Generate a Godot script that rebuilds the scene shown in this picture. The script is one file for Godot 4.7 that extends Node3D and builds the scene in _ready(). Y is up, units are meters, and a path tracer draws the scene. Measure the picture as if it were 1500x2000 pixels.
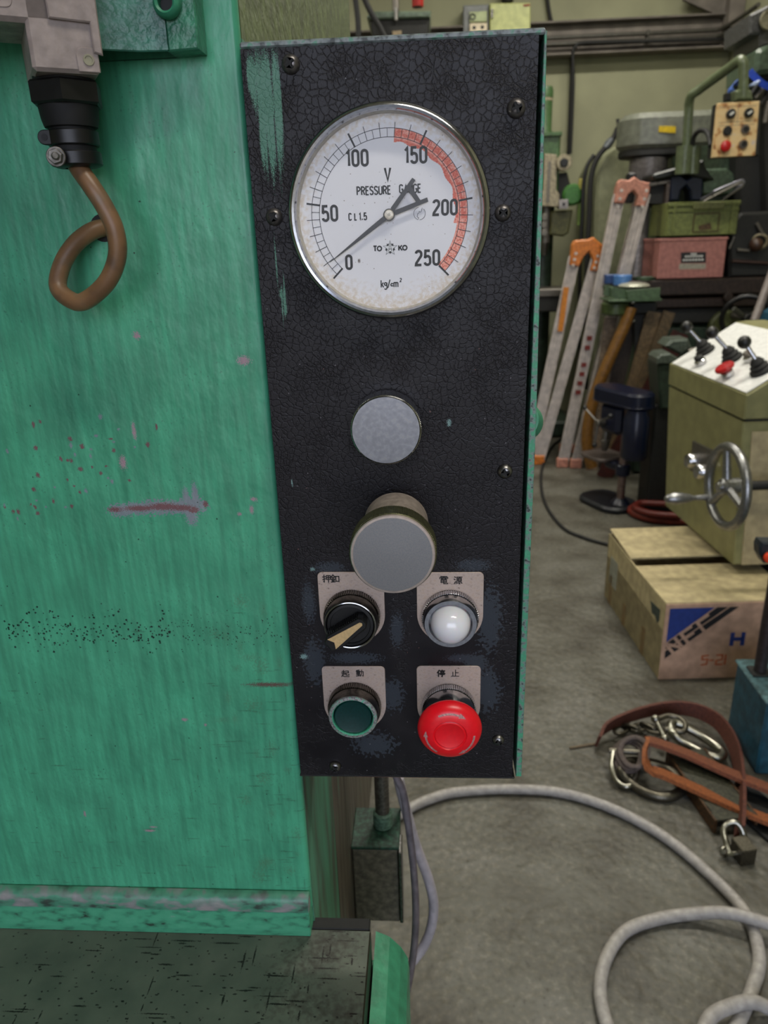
extends Node3D
# A press control panel in a machine workshop. Units are metres, y up; the press column faces +z.

# ---------------------------------------------------------------- mesh builder
class MB:
	var v := PackedVector3Array()
	var n := PackedVector3Array()
	var t := PackedVector2Array()
	var xf := Transform3D()

	func at(p: Vector3, e := Vector3.ZERO) -> MB:  # work in a turned frame (degrees)
		xf = xf * Transform3D(Basis.from_euler(e * PI / 180.0), p)
		return self

	func vert(p: Vector3, m: Vector3, u: Vector2) -> void:
		v.push_back(xf * p)
		n.push_back((xf.basis * m).normalized())
		t.push_back(u)

	func tri(a: Vector3, b: Vector3, c: Vector3, na: Vector3, nb: Vector3, nc: Vector3, ua := Vector2.ZERO, ub := Vector2.ZERO, uc := Vector2.ZERO) -> void:  # counterclockwise from outside
		vert(a, na, ua)
		vert(c, nc, uc)
		vert(b, nb, ub)

	func flat(a: Vector3, b: Vector3, c: Vector3) -> void:
		var m := (b - a).cross(c - a)
		if m.length_squared() < 1e-22:
			return
		tri(a, b, c, m, m, m)

	func quad(a: Vector3, b: Vector3, c: Vector3, d: Vector3, uv := Rect2(0, 0, 1, 1)) -> void:
		var m := (c - a).cross(d - b)
		if m.length_squared() < 1e-24:
			return
		var e := uv.end
		tri(a, b, c, m, m, m, Vector2(uv.position.x, e.y), e, Vector2(e.x, uv.position.y))
		tri(a, c, d, m, m, m, Vector2(uv.position.x, e.y), Vector2(e.x, uv.position.y), uv.position)

	func squad(a: Vector3, b: Vector3, c: Vector3, d: Vector3, na: Vector3, nb: Vector3, nc: Vector3, nd: Vector3) -> void:
		tri(a, b, c, na, nb, nc)
		tri(a, c, d, na, nc, nd)

	func box(c: Vector3, s: Vector3, bev := 0.0) -> MB:
		var h := s / 2.0
		bev = minf(bev, minf(h.x, minf(h.y, h.z)) * 0.95)
		var P := func(i: int, sx: float, sy: float, sz: float) -> Vector3:  # corner, on the face of axis i
			var q := h - Vector3.ONE * bev
			q[i] = h[i]
			return c + q * Vector3(sx, sy, sz)
		for i in 3:
			var j := (i + 1) % 3
			var k := (i + 2) % 3
			for sg in [-1.0, 1.0]:
				var q := []
				for w in [[-1, -1], [1, -1], [1, 1], [-1, 1]]:
					var s3 := Vector3.ZERO
					s3[i] = sg
					s3[j] = w[0]
					s3[k] = w[1]
					q.append(P.call(i, s3.x, s3.y, s3.z))
				if sg > 0:
					quad(q[0], q[1], q[2], q[3])
				else:
					quad(q[0], q[3], q[2], q[1])
		if bev > 0.0:
			for i in 3:  # edges along axis i
				var j := (i + 1) % 3
				var k := (i + 2) % 3
				for a in [-1.0, 1.0]:
					for b in [-1.0, 1.0]:
						var lo := Vector3.ZERO
						lo[i] = -1
						lo[j] = a
						lo[k] = b
						var hi := lo
						hi[i] = 1
						var p0: Vector3 = P.call(j, lo.x, lo.y, lo.z)
						var p1: Vector3 = P.call(j, hi.x, hi.y, hi.z)
						var p2: Vector3 = P.call(k, hi.x, hi.y, hi.z)
						var p3: Vector3 = P.call(k, lo.x, lo.y, lo.z)
						if a * b > 0:
							quad(p0, p3, p2, p1)
						else:
							quad(p0, p1, p2, p3)
			for sx in [-1.0, 1.0]:
				for sy in [-1.0, 1.0]:
					for sz in [-1.0, 1.0]:
						var a: Vector3 = P.call(0, sx, sy, sz)
						var b: Vector3 = P.call(1, sx, sy, sz)
						var d: Vector3 = P.call(2, sx, sy, sz)
						if sx * sy * sz > 0:
							flat(a, b, d)
						else:
							flat(a, d, b)
		return self

	func lathe(prof: Array, segs := 24, a0 := 0.0, a1 := TAU) -> MB:  # prof: Vector2(radius, height), axis y; walk it upwards on the outside
		var k := prof.size()
		var en := []
		for i in k - 1:
			var d: Vector2 = prof[i + 1] - prof[i]
			en.append(Vector2(d.y, -d.x).normalized() if d.length_squared() > 1e-18 else Vector2.ZERO)
		for i in k - 1:
			if en[i] == Vector2.ZERO:
				continue
			var m0: Vector2 = en[i]
			var m1: Vector2 = en[i]
			if i > 0 and en[i - 1].dot(en[i]) > 0.78:
				m0 = (en[i - 1] + en[i]).normalized()
			if i < k - 2 and en[i + 1].dot(en[i]) > 0.78:
				m1 = (en[i + 1] + en[i]).normalized()
			var p0: Vector2 = prof[i]
			var p1: Vector2 = prof[i + 1]
			for s in segs:
				var a := a0 + (a1 - a0) * s / segs
				var b := a0 + (a1 - a0) * (s + 1) / segs
				var ca := Vector3(cos(a), 0, -sin(a))
				var cb := Vector3(cos(b), 0, -sin(b))
				var up := Vector3.UP
				var A := ca * p0.x + up * p0.y
				var B := cb * p0.x + up * p0.y
				var C := cb * p1.x + up * p1.y
				var D := ca * p1.x + up * p1.y
				var nA := ca * m0.x + up * m0.y
				var nB := cb * m0.x + up * m0.y
				var nC := cb * m1.x + up * m1.y
				var nD := ca * m1.x + up * m1.y
				if p0.x > 1e-7:
					tri(A, B, C, nA, nB, nC)
				if p1.x > 1e-7:
					tri(A, C, D, nA, nC, nD)
		return self

	func cyl(r: float, h: float, segs := 20, bev := 0.0, r2 := -1.0) -> MB:  # standing on the origin
		var q := r if r2 < 0.0 else r2
		if bev > 0.0:
			return lathe([Vector2(0, 0), Vector2(r - bev, 0), Vector2(r, bev), Vector2(q, h - bev), Vector2(q - bev, h), Vector2(0, h)], segs)
		return lathe([Vector2(0, 0), Vector2(r, 0), Vector2(q, h), Vector2(0, h)], segs)

	func ball(r: float, segs := 16, k := 1.0) -> MB:
		var p := []
		for i in segs / 2 + 1:
			var a := -PI / 2 + PI * i / (segs / 2)
			p.append(Vector2(maxf(0.0, r * cos(a)), r * k * sin(a)))
		return lathe(p, segs)

	func torus(R: float, r: float, segs := 32, sides := 10, a0 := 0.0, a1 := TAU) -> MB:  # round axis y
		var p := []
		for i in sides + 1:
			var a := TAU * i / sides - PI / 2
			p.append(Vector2(R + r * cos(a), r * sin(a)))
		return lathe(p, segs, a0, a1)

	func prism(poly: PackedVector2Array, z0: float, z1: float, bev := 0.0, smooth := false) -> MB:  # outline in x,y; from z0 to z1
		if Geometry2D.is_polygon_clockwise(poly):
			poly = poly.duplicate()
			poly.reverse()
		var k := poly.size()
		var ins := poly
		var en := []
		for i in k:
			var d := poly[(i + 1) % k] - poly[i]
			en.append(Vector2(d.y, -d.x).normalized())
		if bev > 0.0:
			ins = PackedVector2Array()
			for i in k:
				var a: Vector2 = en[(i + k - 1) % k]
				var b: Vector2 = en[i]
				var m := (a + b).normalized()
				ins.push_back(poly[i] - m * bev / maxf(0.4, m.dot(b)))
		var f := func(p: Vector2, z: float) -> Vector3: return Vector3(p.x, p.y, z)
		var idx := Geometry2D.triangulate_polygon(ins)
		for i in range(0, idx.size(), 3):
			var a := ins[idx[i]]
			var b := ins[idx[i + 1]]
			var c := ins[idx[i + 2]]
			if (b - a).cross(c - a) < 0:
				var q := b
				b = c
				c = q
			tri(f.call(a, z1), f.call(b, z1), f.call(c, z1), Vector3.BACK, Vector3.BACK, Vector3.BACK, a, b, c)
			tri(f.call(a, z0), f.call(c, z0), f.call(b, z0), Vector3.FORWARD, Vector3.FORWARD, Vector3.FORWARD, a, c, b)
		for i in k:
			var j := (i + 1) % k
			var ni: Vector2 = en[i]
			var nj: Vector2 = en[i]
			if smooth:
				if en[(i + k - 1) % k].dot(en[i]) > 0.7:
					ni = (en[(i + k - 1) % k] + en[i]).normalized()
				if en[j].dot(en[i]) > 0.7:
					nj = (en[j] + en[i]).normalized()
			var Ni := Vector3(ni.x, ni.y, 0)
			var Nj := Vector3(nj.x, nj.y, 0)
			squad(f.call(poly[i], z0 + bev), f.call(poly[j], z0 + bev), f.call(poly[j], z1 - bev), f.call(poly[i], z1 - bev), Ni, Nj, Nj, Ni)
			if bev > 0.0:
				quad(f.call(poly[i], z1 - bev), f.call(poly[j], z1 - bev), f.call(ins[j], z1), f.call(ins[i], z1))
				quad(f.call(ins[i], z0), f.call(ins[j], z0), f.call(poly[j], z0 + bev), f.call(poly[i], z0 + bev))
		return self

	func tube(pts: Array, r, sides := 10, closed := false, flatten := 1.0, up0 := Vector3.UP) -> MB:  # r: a number or one per point
		var k := pts.size()
		var u := Vector3.ZERO
		var rings := []
		for i in k:
			var a: Vector3 = pts[(i + k - 1) % k] if closed or i > 0 else pts[i]
			var b: Vector3 = pts[(i + 1) % k] if closed or i < k - 1 else pts[i]
			var d := (b - a).normalized()
			if u == Vector3.ZERO:
				u = up0 if absf(up0.dot(d)) < 0.95 else Vector3.RIGHT
			u = (u - d * u.dot(d)).normalized()
			var w := d.cross(u)
			var ri: float = r[i] if r is Array else r
			var ring := []
			for s in sides:
				var an := TAU * s / sides
				ring.append([pts[i] + (u * cos(an) * flatten + w * sin(an)) * ri, u * cos(an) / flatten + w * sin(an)])
			rings.append(ring)
		for i in (k if closed else k - 1):
			var A = rings[i]
			var B = rings[(i + 1) % k]
			for s in sides:
				var q := (s + 1) % sides
				squad(A[s][0], A[q][0], B[q][0], B[s][0], A[s][1], A[q][1], B[q][1], B[s][1])
		if not closed:
			for s in range(1, sides - 1):
				flat(rings[0][0][0], rings[0][s + 1][0], rings[0][s][0])
				flat(rings[k - 1][0][0], rings[k - 1][s][0], rings[k - 1][s + 1][0])
		return self

	func strip(pts: Array, width: float, thick: float, side: Array) -> MB:  # flat strap; side[i] is the direction of its width
		var rings := []
		var k := pts.size()
		for i in k:
			var d: Vector3 = (pts[mini(i + 1, k - 1)] - pts[maxi(i - 1, 0)]).normalized()
			var s: Vector3 = side[i] if side.size() == k else side[0]
			s = (s - d * s.dot(d)).normalized()
			var m := s.cross(d).normalized()
			rings.append([pts[i] - s * width / 2 - m * thick / 2, pts[i] + s * width / 2 - m * thick / 2, pts[i] + s * width / 2 + m * thick / 2, pts[i] - s * width / 2 + m * thick / 2])
		for i in k - 1:
			for j in 4:
				var q := (j + 1) % 4
				quad(rings[i][q], rings[i][j], rings[i + 1][j], rings[i + 1][q])
		quad(rings[0][0], rings[0][1], rings[0][2], rings[0][3])
		quad(rings[k - 1][3], rings[k - 1][2], rings[k - 1][1], rings[k - 1][0])
		return self

	func lines(ls: Array, w: float, z0: float, z1: float, butt := false) -> MB:  # pen strokes in x,y as thin raised print
		for l: PackedVector2Array in ls:
			var k := l.size()
			if k < 2:
				continue
			var closed := k > 3 and l[0].distance_to(l[k - 1]) < w * 0.2
			var L := []
			var R := []
			for i in k:
				var d0 := (l[i] - l[i - 1]).normalized() if i > 0 else (l[0] - l[k - 2]).normalized() if closed else (l[1] - l[0]).normalized()
				var d1 := (l[i + 1] - l[i]).normalized() if i < k - 1 else (l[1] - l[0]).normalized() if closed else d0
				var m := Vector2(-d0.y - d1.y, d0.x + d1.x).normalized()
				if m == Vector2.ZERO:
					m = Vector2(-d0.y, d0.x)
				var e := w / 2 / maxf(0.5, m.dot(Vector2(-d1.y, d1.x)))
				var p := l[i]
				if not butt and not closed and (i == 0 or i == k - 1):
					p += (d0 if i else -d1) * w * 0.35
				L.append(p + m * e)
				R.append(p - m * e)
			for i in k - 1:
				var f := func(p: Vector2, z: float) -> Vector3: return Vector3(p.x, p.y, z)
				quad(f.call(R[i], z1), f.call(R[i + 1], z1), f.call(L[i + 1], z1), f.call(L[i], z1))
				quad(f.call(R[i], z0), f.call(R[i + 1], z0), f.call(R[i + 1], z1), f.call(R[i], z1))
				quad(f.call(L[i + 1], z0), f.call(L[i], z0), f.call(L[i], z1), f.call(L[i + 1], z1))
		return self

	func commit() -> ArrayMesh:
		var a := []
		a.resize(Mesh.ARRAY_MAX)
		a[Mesh.ARRAY_VERTEX] = v
		a[Mesh.ARRAY_NORMAL] = n
		a[Mesh.ARRAY_TEX_UV] = t
		var m := ArrayMesh.new()
		m.add_surface_from_arrays(Mesh.PRIMITIVE_TRIANGLES, a)
		return m


# ---------------------------------------------------------------- naming
var used := {}

func numbered(called: String) -> String:
	used[called] = used.get(called, -1) + 1
	return called if used[called] == 0 else "%s_%03d" % [called, used[called]]

func tag(o: Node3D, label: String, category: String, group := "", kind := "") -> void:
	if label:
		o.set_meta("label", label)
	if category:
		o.set_meta("category", category)
	if group:
		o.set_meta("group", group)
	if kind:
		o.set_meta("kind", kind)

func thing(called: String, label: String, category: String, at := Vector3.ZERO, turn := 0.0, group := "") -> Node3D:
	var o := Node3D.new()
	o.name = numbered(called)
	add_child(o)
	o.position = at
	o.rotation_degrees.y = turn
	tag(o, label, category, group)
	return o

func copy(o: Node3D, at: Vector3, turn: float, label: String, group := "") -> Node3D:
	var c: Node3D = o.duplicate()
	c.name = numbered(String(o.name).rstrip("0123456789").rstrip("_"))
	add_child(c)
	c.position = at
	c.rotation_degrees.y = turn
	tag(c, label, "", group)
	return c

func of(o: Node3D) -> MB:  # a builder that takes world coordinates for a part of o
	var b := MB.new()
	b.xf = o.transform.affine_inverse()
	return b

func part(o: Node3D, called: String, b: MB, m: Material, label := "") -> MeshInstance3D:
	var i := MeshInstance3D.new()
	i.name = called
	i.mesh = b.commit()
	i.material_override = m
	o.add_child(i, true)
	if String(i.name) != called:
		var k := 1
		while o.has_node("%s_%03d" % [called, k]):
			k += 1
		i.name = "%s_%03d" % [called, k]
	if label:
		i.set_meta("label", label)
	return i

func solo(called: String, b: MB, m: Material, label: String, category: String, group := "", kind := "") -> MeshInstance3D:
	var i := MeshInstance3D.new()
	i.name = numbered(called)
	i.mesh = b.commit()
	i.material_override = m
	add_child(i)
	tag(i, label, category, group, kind)
	return i

func struct(called: String, b: MB, m: Material, label: String) -> MeshInstance3D:
	return solo(called, b, m, label, "", "", "structure")

func curve(ps: Array, closed := false, step := 6) -> Array:  # Catmull-Rom through the points
	var out := []
	var k := ps.size()
	for i in (k if closed else k - 1):
		var a: Vector3 = ps[(i + k - 1) % k] if closed or i > 0 else ps[0] * 2.0 - ps[1]
		var b: Vector3 = ps[i]
		var c: Vector3 = ps[(i + 1) % k]
		var d: Vector3 = ps[(i + 2) % k] if closed or i < k - 2 else ps[k - 1] * 2.0 - ps[k - 2]
		for s in step:
			out.append(b.cubic_interpolate(c, a, d, float(s) / step))
	if not closed:
		out.append(ps[k - 1])
	return out

func rrect(w: float, h: float, r: float, c := Vector2.ZERO, seg := 5) -> PackedVector2Array:
	var p := PackedVector2Array()
	for q in 4:
		var o := c + Vector2((w / 2 - r) * (1 if q == 0 or q == 3 else -1), (h / 2 - r) * (1 if q < 2 else -1))
		for s in seg + 1:
			var a := PI / 2 * (q + float(s) / seg)
			p.push_back(o + Vector2(cos(a), sin(a)) * r)
	return p

func disc(r: float, c := Vector2.ZERO, seg := 24, a0 := 0.0, a1 := TAU) -> PackedVector2Array:
	var p := PackedVector2Array()
	for s in (seg if a1 - a0 > TAU - 0.01 else seg + 1):
		var a := a0 + (a1 - a0) * s / seg
		p.push_back(c + Vector2(cos(a), sin(a)) * r)
	return p

func arc(r: float, a0: float, a1: float, c := Vector2.ZERO, seg := 12) -> PackedVector2Array:
	var p := PackedVector2Array()
	for s in seg + 1:
		var a := deg_to_rad(lerpf(a0, a1, float(s) / seg))
		p.push_back(c + Vector2(cos(a), sin(a)) * r)
	return p

func pl(s: Array) -> PackedVector2Array:  # flat list of x, y
	var p := PackedVector2Array()
	for i in range(0, s.size(), 2):
		p.push_back(Vector2(s[i], s[i + 1]))
	return p

# ---------------------------------------------------------------- lettering drawn with pen strokes
var glyphs := {}

func loop_of(w: float, x0 := 0.0, y0 := 0.0, x1 := -1.0, y1 := 1.0) -> PackedVector2Array:
	if x1 < 0:
		x1 = w
	var p := rrect(x1 - x0, y1 - y0, minf((x1 - x0) / 2, 0.24), Vector2((x0 + x1) / 2, (y0 + y1) / 2))
	p.push_back(p[0])
	return p

func make_glyphs() -> void:
	var w := 0.42
	glyphs = {
		"0": [w, [loop_of(w)]], "O": [0.85, [disc(0.43, Vector2(0.43, 0.5), 24) + disc(0.43, Vector2(0.43, 0.5), 24, 0, 0.02)]],
		"1": [0.2, [pl([0.02, 0.8, 0.18, 1, 0.18, 0])]],
		"2": [w, [arc(0.21, 170, 0, Vector2(0.21, 0.79)) + pl([0.41, 0.66, 0.02, 0.12, 0.0, 0.0, 0.42, 0.0])]],
		"5": [w, [pl([0.4, 1, 0.06, 1, 0.03, 0.56]) + arc(0.2, 140, 0, Vector2(0.21, 0.42)) + arc(0.21, 0, -170, Vector2(0.21, 0.21))]],
		"V": [0.5, [pl([0, 1, 0.25, 0, 0.5, 1])]],
		"P": [w, [pl([0, 0, 0, 1, 0.22, 1]) + arc(0.2, 80, -80, Vector2(0.22, 0.74)) + pl([0.2, 0.48, 0, 0.48])]],
		"R": [w, [pl([0, 0, 0, 1, 0.22, 1]) + arc(0.2, 80, -80, Vector2(0.22, 0.75)) + pl([0.2, 0.5, 0, 0.5]), pl([0.2, 0.5, 0.42, 0])]],
		"E": [0.36, [pl([0.36, 1, 0, 1, 0, 0, 0.36, 0]), pl([0, 0.52, 0.3, 0.52])]],
		"S": [w, [arc(0.2, 10, 180, Vector2(0.21, 0.79)) + pl([0.02, 0.66, 0.4, 0.36]) + arc(0.2, 0, -170, Vector2(0.21, 0.21))]],
		"U": [w, [pl([0, 1, 0, 0.22]) + arc(0.21, 180, 360, Vector2(0.21, 0.21)) + pl([0.42, 1])]],
		"G": [w, [arc(0.21, 10, 180, Vector2(0.21, 0.79)) + arc(0.21, 180, 360, Vector2(0.21, 0.21)) + pl([0.42, 0.45, 0.24, 0.45])]],
		"A": [0.5, [pl([0, 0, 0.25, 1, 0.5, 0]), pl([0.1, 0.32, 0.4, 0.32])]],
		"C": [w, [arc(0.21, 10, 180, Vector2(0.21, 0.79)) + arc(0.21, 180, 350, Vector2(0.21, 0.21))]],
		"L": [0.34, [pl([0, 1, 0, 0, 0.34, 0])]], ".": [0.1, [pl([0.04, 0, 0.06, 0.04])]], " ": [0.3, []],
		"k": [0.36, [pl([0, 0, 0, 1]), pl([0.34, 0.66, 0.02, 0.3]), pl([0.1, 0.4, 0.36, 0])]],
		"g": [0.38, [arc(0.18, 0, 360, Vector2(0.18, 0.46), 16), pl([0.37, 0.66, 0.37, -0.1]) + arc(0.18, 0, -160, Vector2(0.18, -0.1))]],
		"/": [0.34, [pl([0, -0.1, 0.34, 1.05])]], "c": [0.34, [arc(0.17, 30, 330, Vector2(0.17, 0.33), 16)]],
		"m": [0.6, [pl([0, 0, 0, 0.66]), arc(0.14, 180, 0, Vector2(0.15, 0.5)) + pl([0.29, 0]), arc(0.14, 180, 0, Vector2(0.44, 0.5)) + pl([0.58, 0])]],
		"T": [0.7, [pl([0, 1, 0.7, 1]), pl([0.35, 1, 0.35, 0])]], "K": [0.7, [pl([0, 0, 0, 1]), pl([0.66, 1, 0.05, 0.42]), pl([0.22, 0.56, 0.7, 0])]],
		"H": [0.7, [pl([0, 0, 0, 1]), pl([0.7, 0, 0.7, 1]), pl([0, 0.5, 0.7, 0.5])]],
		# the eight characters of the name plates
		"押": [1.0, [pl([0, 0.72, 0.34, 0.76]), pl([0.18, 1, 0.18, 0.05, 0.08, 0.1]), pl([0, 0.36, 0.34, 0.48]), pl([0.46, 0.4, 0.46, 0.9, 0.96, 0.9, 0.96, 0.4, 0.46, 0.4]), pl([0.46, 0.65, 0.96, 0.65]), pl([0.71, 0.9, 0.71, 0])]],
		"釦": [1.0, [pl([0, 0.68, 0.26, 1, 0.52, 0.7]), pl([0.1, 0.66, 0.42, 0.66]), pl([0.04, 0.44, 0.48, 0.44]), pl([0.26, 0.66, 0.26, 0.04]), pl([0, 0.03, 0.5, 0.05]), pl([0.1, 0.32, 0.15, 0.16]), pl([0.42, 0.32, 0.37, 0.16]), pl([0.6, 0.1, 0.6, 0.8, 0.98, 0.8, 0.98, 0.1, 0.6, 0.16])]],
		"電": [1.0, [pl([0.12, 0.98, 0.88, 0.98]), pl([0.02, 0.66, 0.02, 0.84, 0.98, 0.84, 0.96, 0.68]), pl([0.5, 0.98, 0.5, 0.58]), pl([0.18, 0.73, 0.38, 0.73]), pl([0.62, 0.73, 0.82, 0.73]), pl([0.18, 0.62, 0.38, 0.62]), pl([0.62, 0.62, 0.82, 0.62]), pl([0.15, 0.16, 0.15, 0.5, 0.82, 0.5, 0.82, 0.16, 0.15, 0.16]), pl([0.15, 0.33, 0.82, 0.33]), pl([0.48, 0.5, 0.48, 0.0, 0.98, 0.0, 0.98, 0.1])]],
		"源": [1.0, [pl([0.06, 0.96, 0.2, 0.86]), pl([0, 0.66, 0.15, 0.56]), pl([0.02, 0.02, 0.2, 0.34]), pl([0.32, 0.92, 0.98, 0.92]), pl([0.36, 0.92, 0.36, 0.4, 0.24, 0.02]), pl([0.5, 0.4, 0.5, 0.76, 0.88, 0.76, 0.88, 0.4, 0.5, 0.4]), pl([0.5, 0.58, 0.88, 0.58]), pl([0.7, 0.9, 0.66, 0.78]), pl([0.69, 0.4, 0.69, 0.02, 0.6, 0.06]), pl([0.54, 0.28, 0.44, 0.08]), pl([0.84, 0.28, 0.96, 0.08])]],
		"起": [1.0, [pl([0.06, 0.82, 0.48, 0.82]), pl([0.28, 1, 0.28, 0.28]), pl([0, 0.6, 0.52, 0.6]), pl([0.28, 0.42, 0.5, 0.42]), pl([0.12, 0.46, 0.1, 0.2, 0, 0.02]), pl([0.1, 0.2, 0.3, 0.04, 1, 0.02]), pl([0.58, 0.88, 0.92, 0.88, 0.92, 0.6, 0.6, 0.6, 0.6, 0.26, 0.98, 0.26, 0.98, 0.38])]],
		"動": [1.0, [pl([0.44, 0.98, 0.06, 0.92]), pl([0, 0.8, 0.56, 0.8]), pl([0.08, 0.4, 0.08, 0.68, 0.48, 0.68, 0.48, 0.4, 0.08, 0.4]), pl([0.08, 0.54, 0.48, 0.54]), pl([0.28, 0.94, 0.28, 0.08]), pl([0.04, 0.25, 0.52, 0.25]), pl([0, 0.05, 0.56, 0.1]), pl([0.58, 0.74, 0.96, 0.74, 0.93, 0.06, 0.82, 0.1]), pl([0.76, 1, 0.74, 0.5, 0.58, 0.03])]],
		"停": [1.0, [pl([0.26, 1, 0, 0.56]), pl([0.16, 0.72, 0.16, 0]), pl([0.64, 1, 0.64, 0.9]), pl([0.34, 0.88, 0.98, 0.88]), pl([0.46, 0.58, 0.46, 0.77, 0.86, 0.77, 0.86, 0.58, 0.46, 0.58]), pl([0.34, 0.36, 0.34, 0.47, 0.98, 0.47, 0.96, 0.36]), pl([0.44, 0.32, 0.88, 0.32]), pl([0.66, 0.32, 0.66, 0.02, 0.56, 0.05])]],
		"止": [1.0, [pl([0.55, 1, 0.55, 0.04]), pl([0.55, 0.56, 0.92, 0.56]), pl([0.2, 0.66, 0.2, 0.04]), pl([0, 0.03, 1, 0.03])]],
	}

func write(b: MB, s: String, c: Vector2, h: float, pen: float, z0: float, z1: float, sx := 1.0, gap := 0.2, butt := false) -> void:  # millimetres, centred on c
	var total := 0.0
	for ch in s:
		total += glyphs[ch][0] + gap
	var x := -(total - gap) / 2
	for ch in s:
		var ls := []
		for l in glyphs[ch][1]:
			var q := PackedVector2Array()
			for p: Vector2 in l:
				var d := c + Vector2((x + p.x) * h * sx, (p.y - 0.5) * h)
				if q.is_empty() or q[-1].distance_to(d) > 0.02:
					q.push_back(d)
			ls.append(q)
		b.lines(ls, pen, z0, z1, butt)
		x += glyphs[ch][0] + gap

# ---------------------------------------------------------------- materials
var noises := {}

func ntex(sd: int, freq: float, c0: float, c1: float, octaves := 4, size := 512, kind := FastNoiseLite.TYPE_SIMPLEX_SMOOTH, stops := []) -> NoiseTexture2D:  # grey variation
	var key := [sd, freq, c0, c1, octaves, size, stops]
	if not noises.has(key):
		var f := FastNoiseLite.new()
		f.seed = sd
		f.noise_type = kind
		f.frequency = freq
		f.fractal_octaves = octaves
		var x := NoiseTexture2D.new()
		x.width = size
		x.height = size
		x.seamless = true
		x.noise = f
		var g := Gradient.new()
		if stops.is_empty():
			g.offsets = PackedFloat32Array([0.15, 0.85])
			g.colors = PackedColorArray([Color(c0, c0, c0), Color(c1, c1, c1)])
		else:
			var o := PackedFloat32Array()
			var cs := PackedColorArray()
			for s in stops:
				o.push_back(s[0])
				cs.push_back(s[1])
			g.offsets = o
			g.colors = cs
		x.color_ramp = g
		noises[key] = x
	return noises[key]

func nmap(sd: int, freq: float, strength: float, octaves := 4, size := 512, kind := FastNoiseLite.TYPE_SIMPLEX_SMOOTH) -> NoiseTexture2D:
	var key := ["n", sd, freq, strength, octaves, size]
	if not noises.has(key):
		var f := FastNoiseLite.new()
		f.seed = sd
		f.noise_type = kind
		f.frequency = freq
		f.fractal_octaves = octaves
		var x := NoiseTexture2D.new()
		x.width = size
		x.height = size
		x.seamless = true
		x.as_normal_map = true
		x.bump_strength = strength
		x.noise = f
		noises[key] = x
	return noises[key]

func mat(c: Color, rough := 0.6, metal := 0.0, grime := 0.25, scale := 3.0, bump := 0.0) -> StandardMaterial3D:
	var m := StandardMaterial3D.new()
	m.albedo_color = c
	m.roughness = rough
	m.metallic = metal
	if grime > 0.0:
		m.albedo_texture = ntex(7, 0.012, 1.0 - grime, 1.0, 5)
		m.uv1_triplanar = true
		m.uv1_world_triplanar = true
		m.uv1_scale = Vector3.ONE * scale
	if bump > 0.0:
		m.normal_enabled = true
		m.normal_texture = nmap(21, 0.03, 6.0)
		m.normal_scale = bump
	return m

# ---------------------------------------------------------------- the scene
var M := {}

func _ready() -> void:
	var cam := Camera3D.new()
	cam.name = "camera"
	cam.position = Vector3(0, 1.35, 0.4305)
	cam.rotation = Vector3(-0.3513, 0.0649, -0.0318)
	var eye := CameraAttributesPhysical.new()
	eye.frustum_focal_length = 17.4  # 24 mm high frame: 69.2 degrees
	eye.frustum_focus_distance = 0.43
	eye.frustum_near = 0.05
	eye.frustum_far = 60.0
	eye.exposure_aperture = 9.0
	cam.attributes = eye
	add_child(cam)
	cam.current = true
	var sky := ProceduralSkyMaterial.new()
	sky.sky_top_color = Color(0.70, 0.75, 0.86)
	sky.sky_horizon_color = Color(0.88, 0.89, 0.93)
	sky.ground_bottom_color = Color(0.35, 0.34, 0.33)
	sky.ground_horizon_color = Color(0.6, 0.6, 0.6)
	sky.sky_energy_multiplier = 1.0
	var env := Environment.new()
	env.background_mode = Environment.BG_SKY
	env.sky = Sky.new()
	env.sky.sky_material = sky
	env.background_energy_multiplier = 5.0
	env.tonemap_mode = Environment.TONE_MAPPER_LINEAR
	env.tonemap_exposure = 1.12
	env.sdfgi_enabled = true
	env.ssao_enabled = true
	env.ssil_enabled = true
	var we := WorldEnvironment.new()
	we.name = "world_environment"
	we.environment = env
	add_child(we)
	make_glyphs()
	make_materials()
	# the fluorescent fittings under the ceiling, each a glowing mesh and a light of its size
	for p in [[-1.7, -4.0, 3.0, "at the back behind the press"], [1.0, -4.0, 4.2, "over the milling machine"], [-1.7, -1.9, 3.0, "behind the press, nearer the middle"], [1.0, -1.9, 4.4, "over the olive cabinet"], [0.8, 0.9, 2.8, "before the press, over the viewer"]]:
		ceiling_lamp(Vector3(p[0], 3.5, p[1]), p[2], p[3])
	room()
	press()
	panel()
	gauge()
	knobs()
	switches()
	limit_switch()
	foreground_hoses()
	background()

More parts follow.
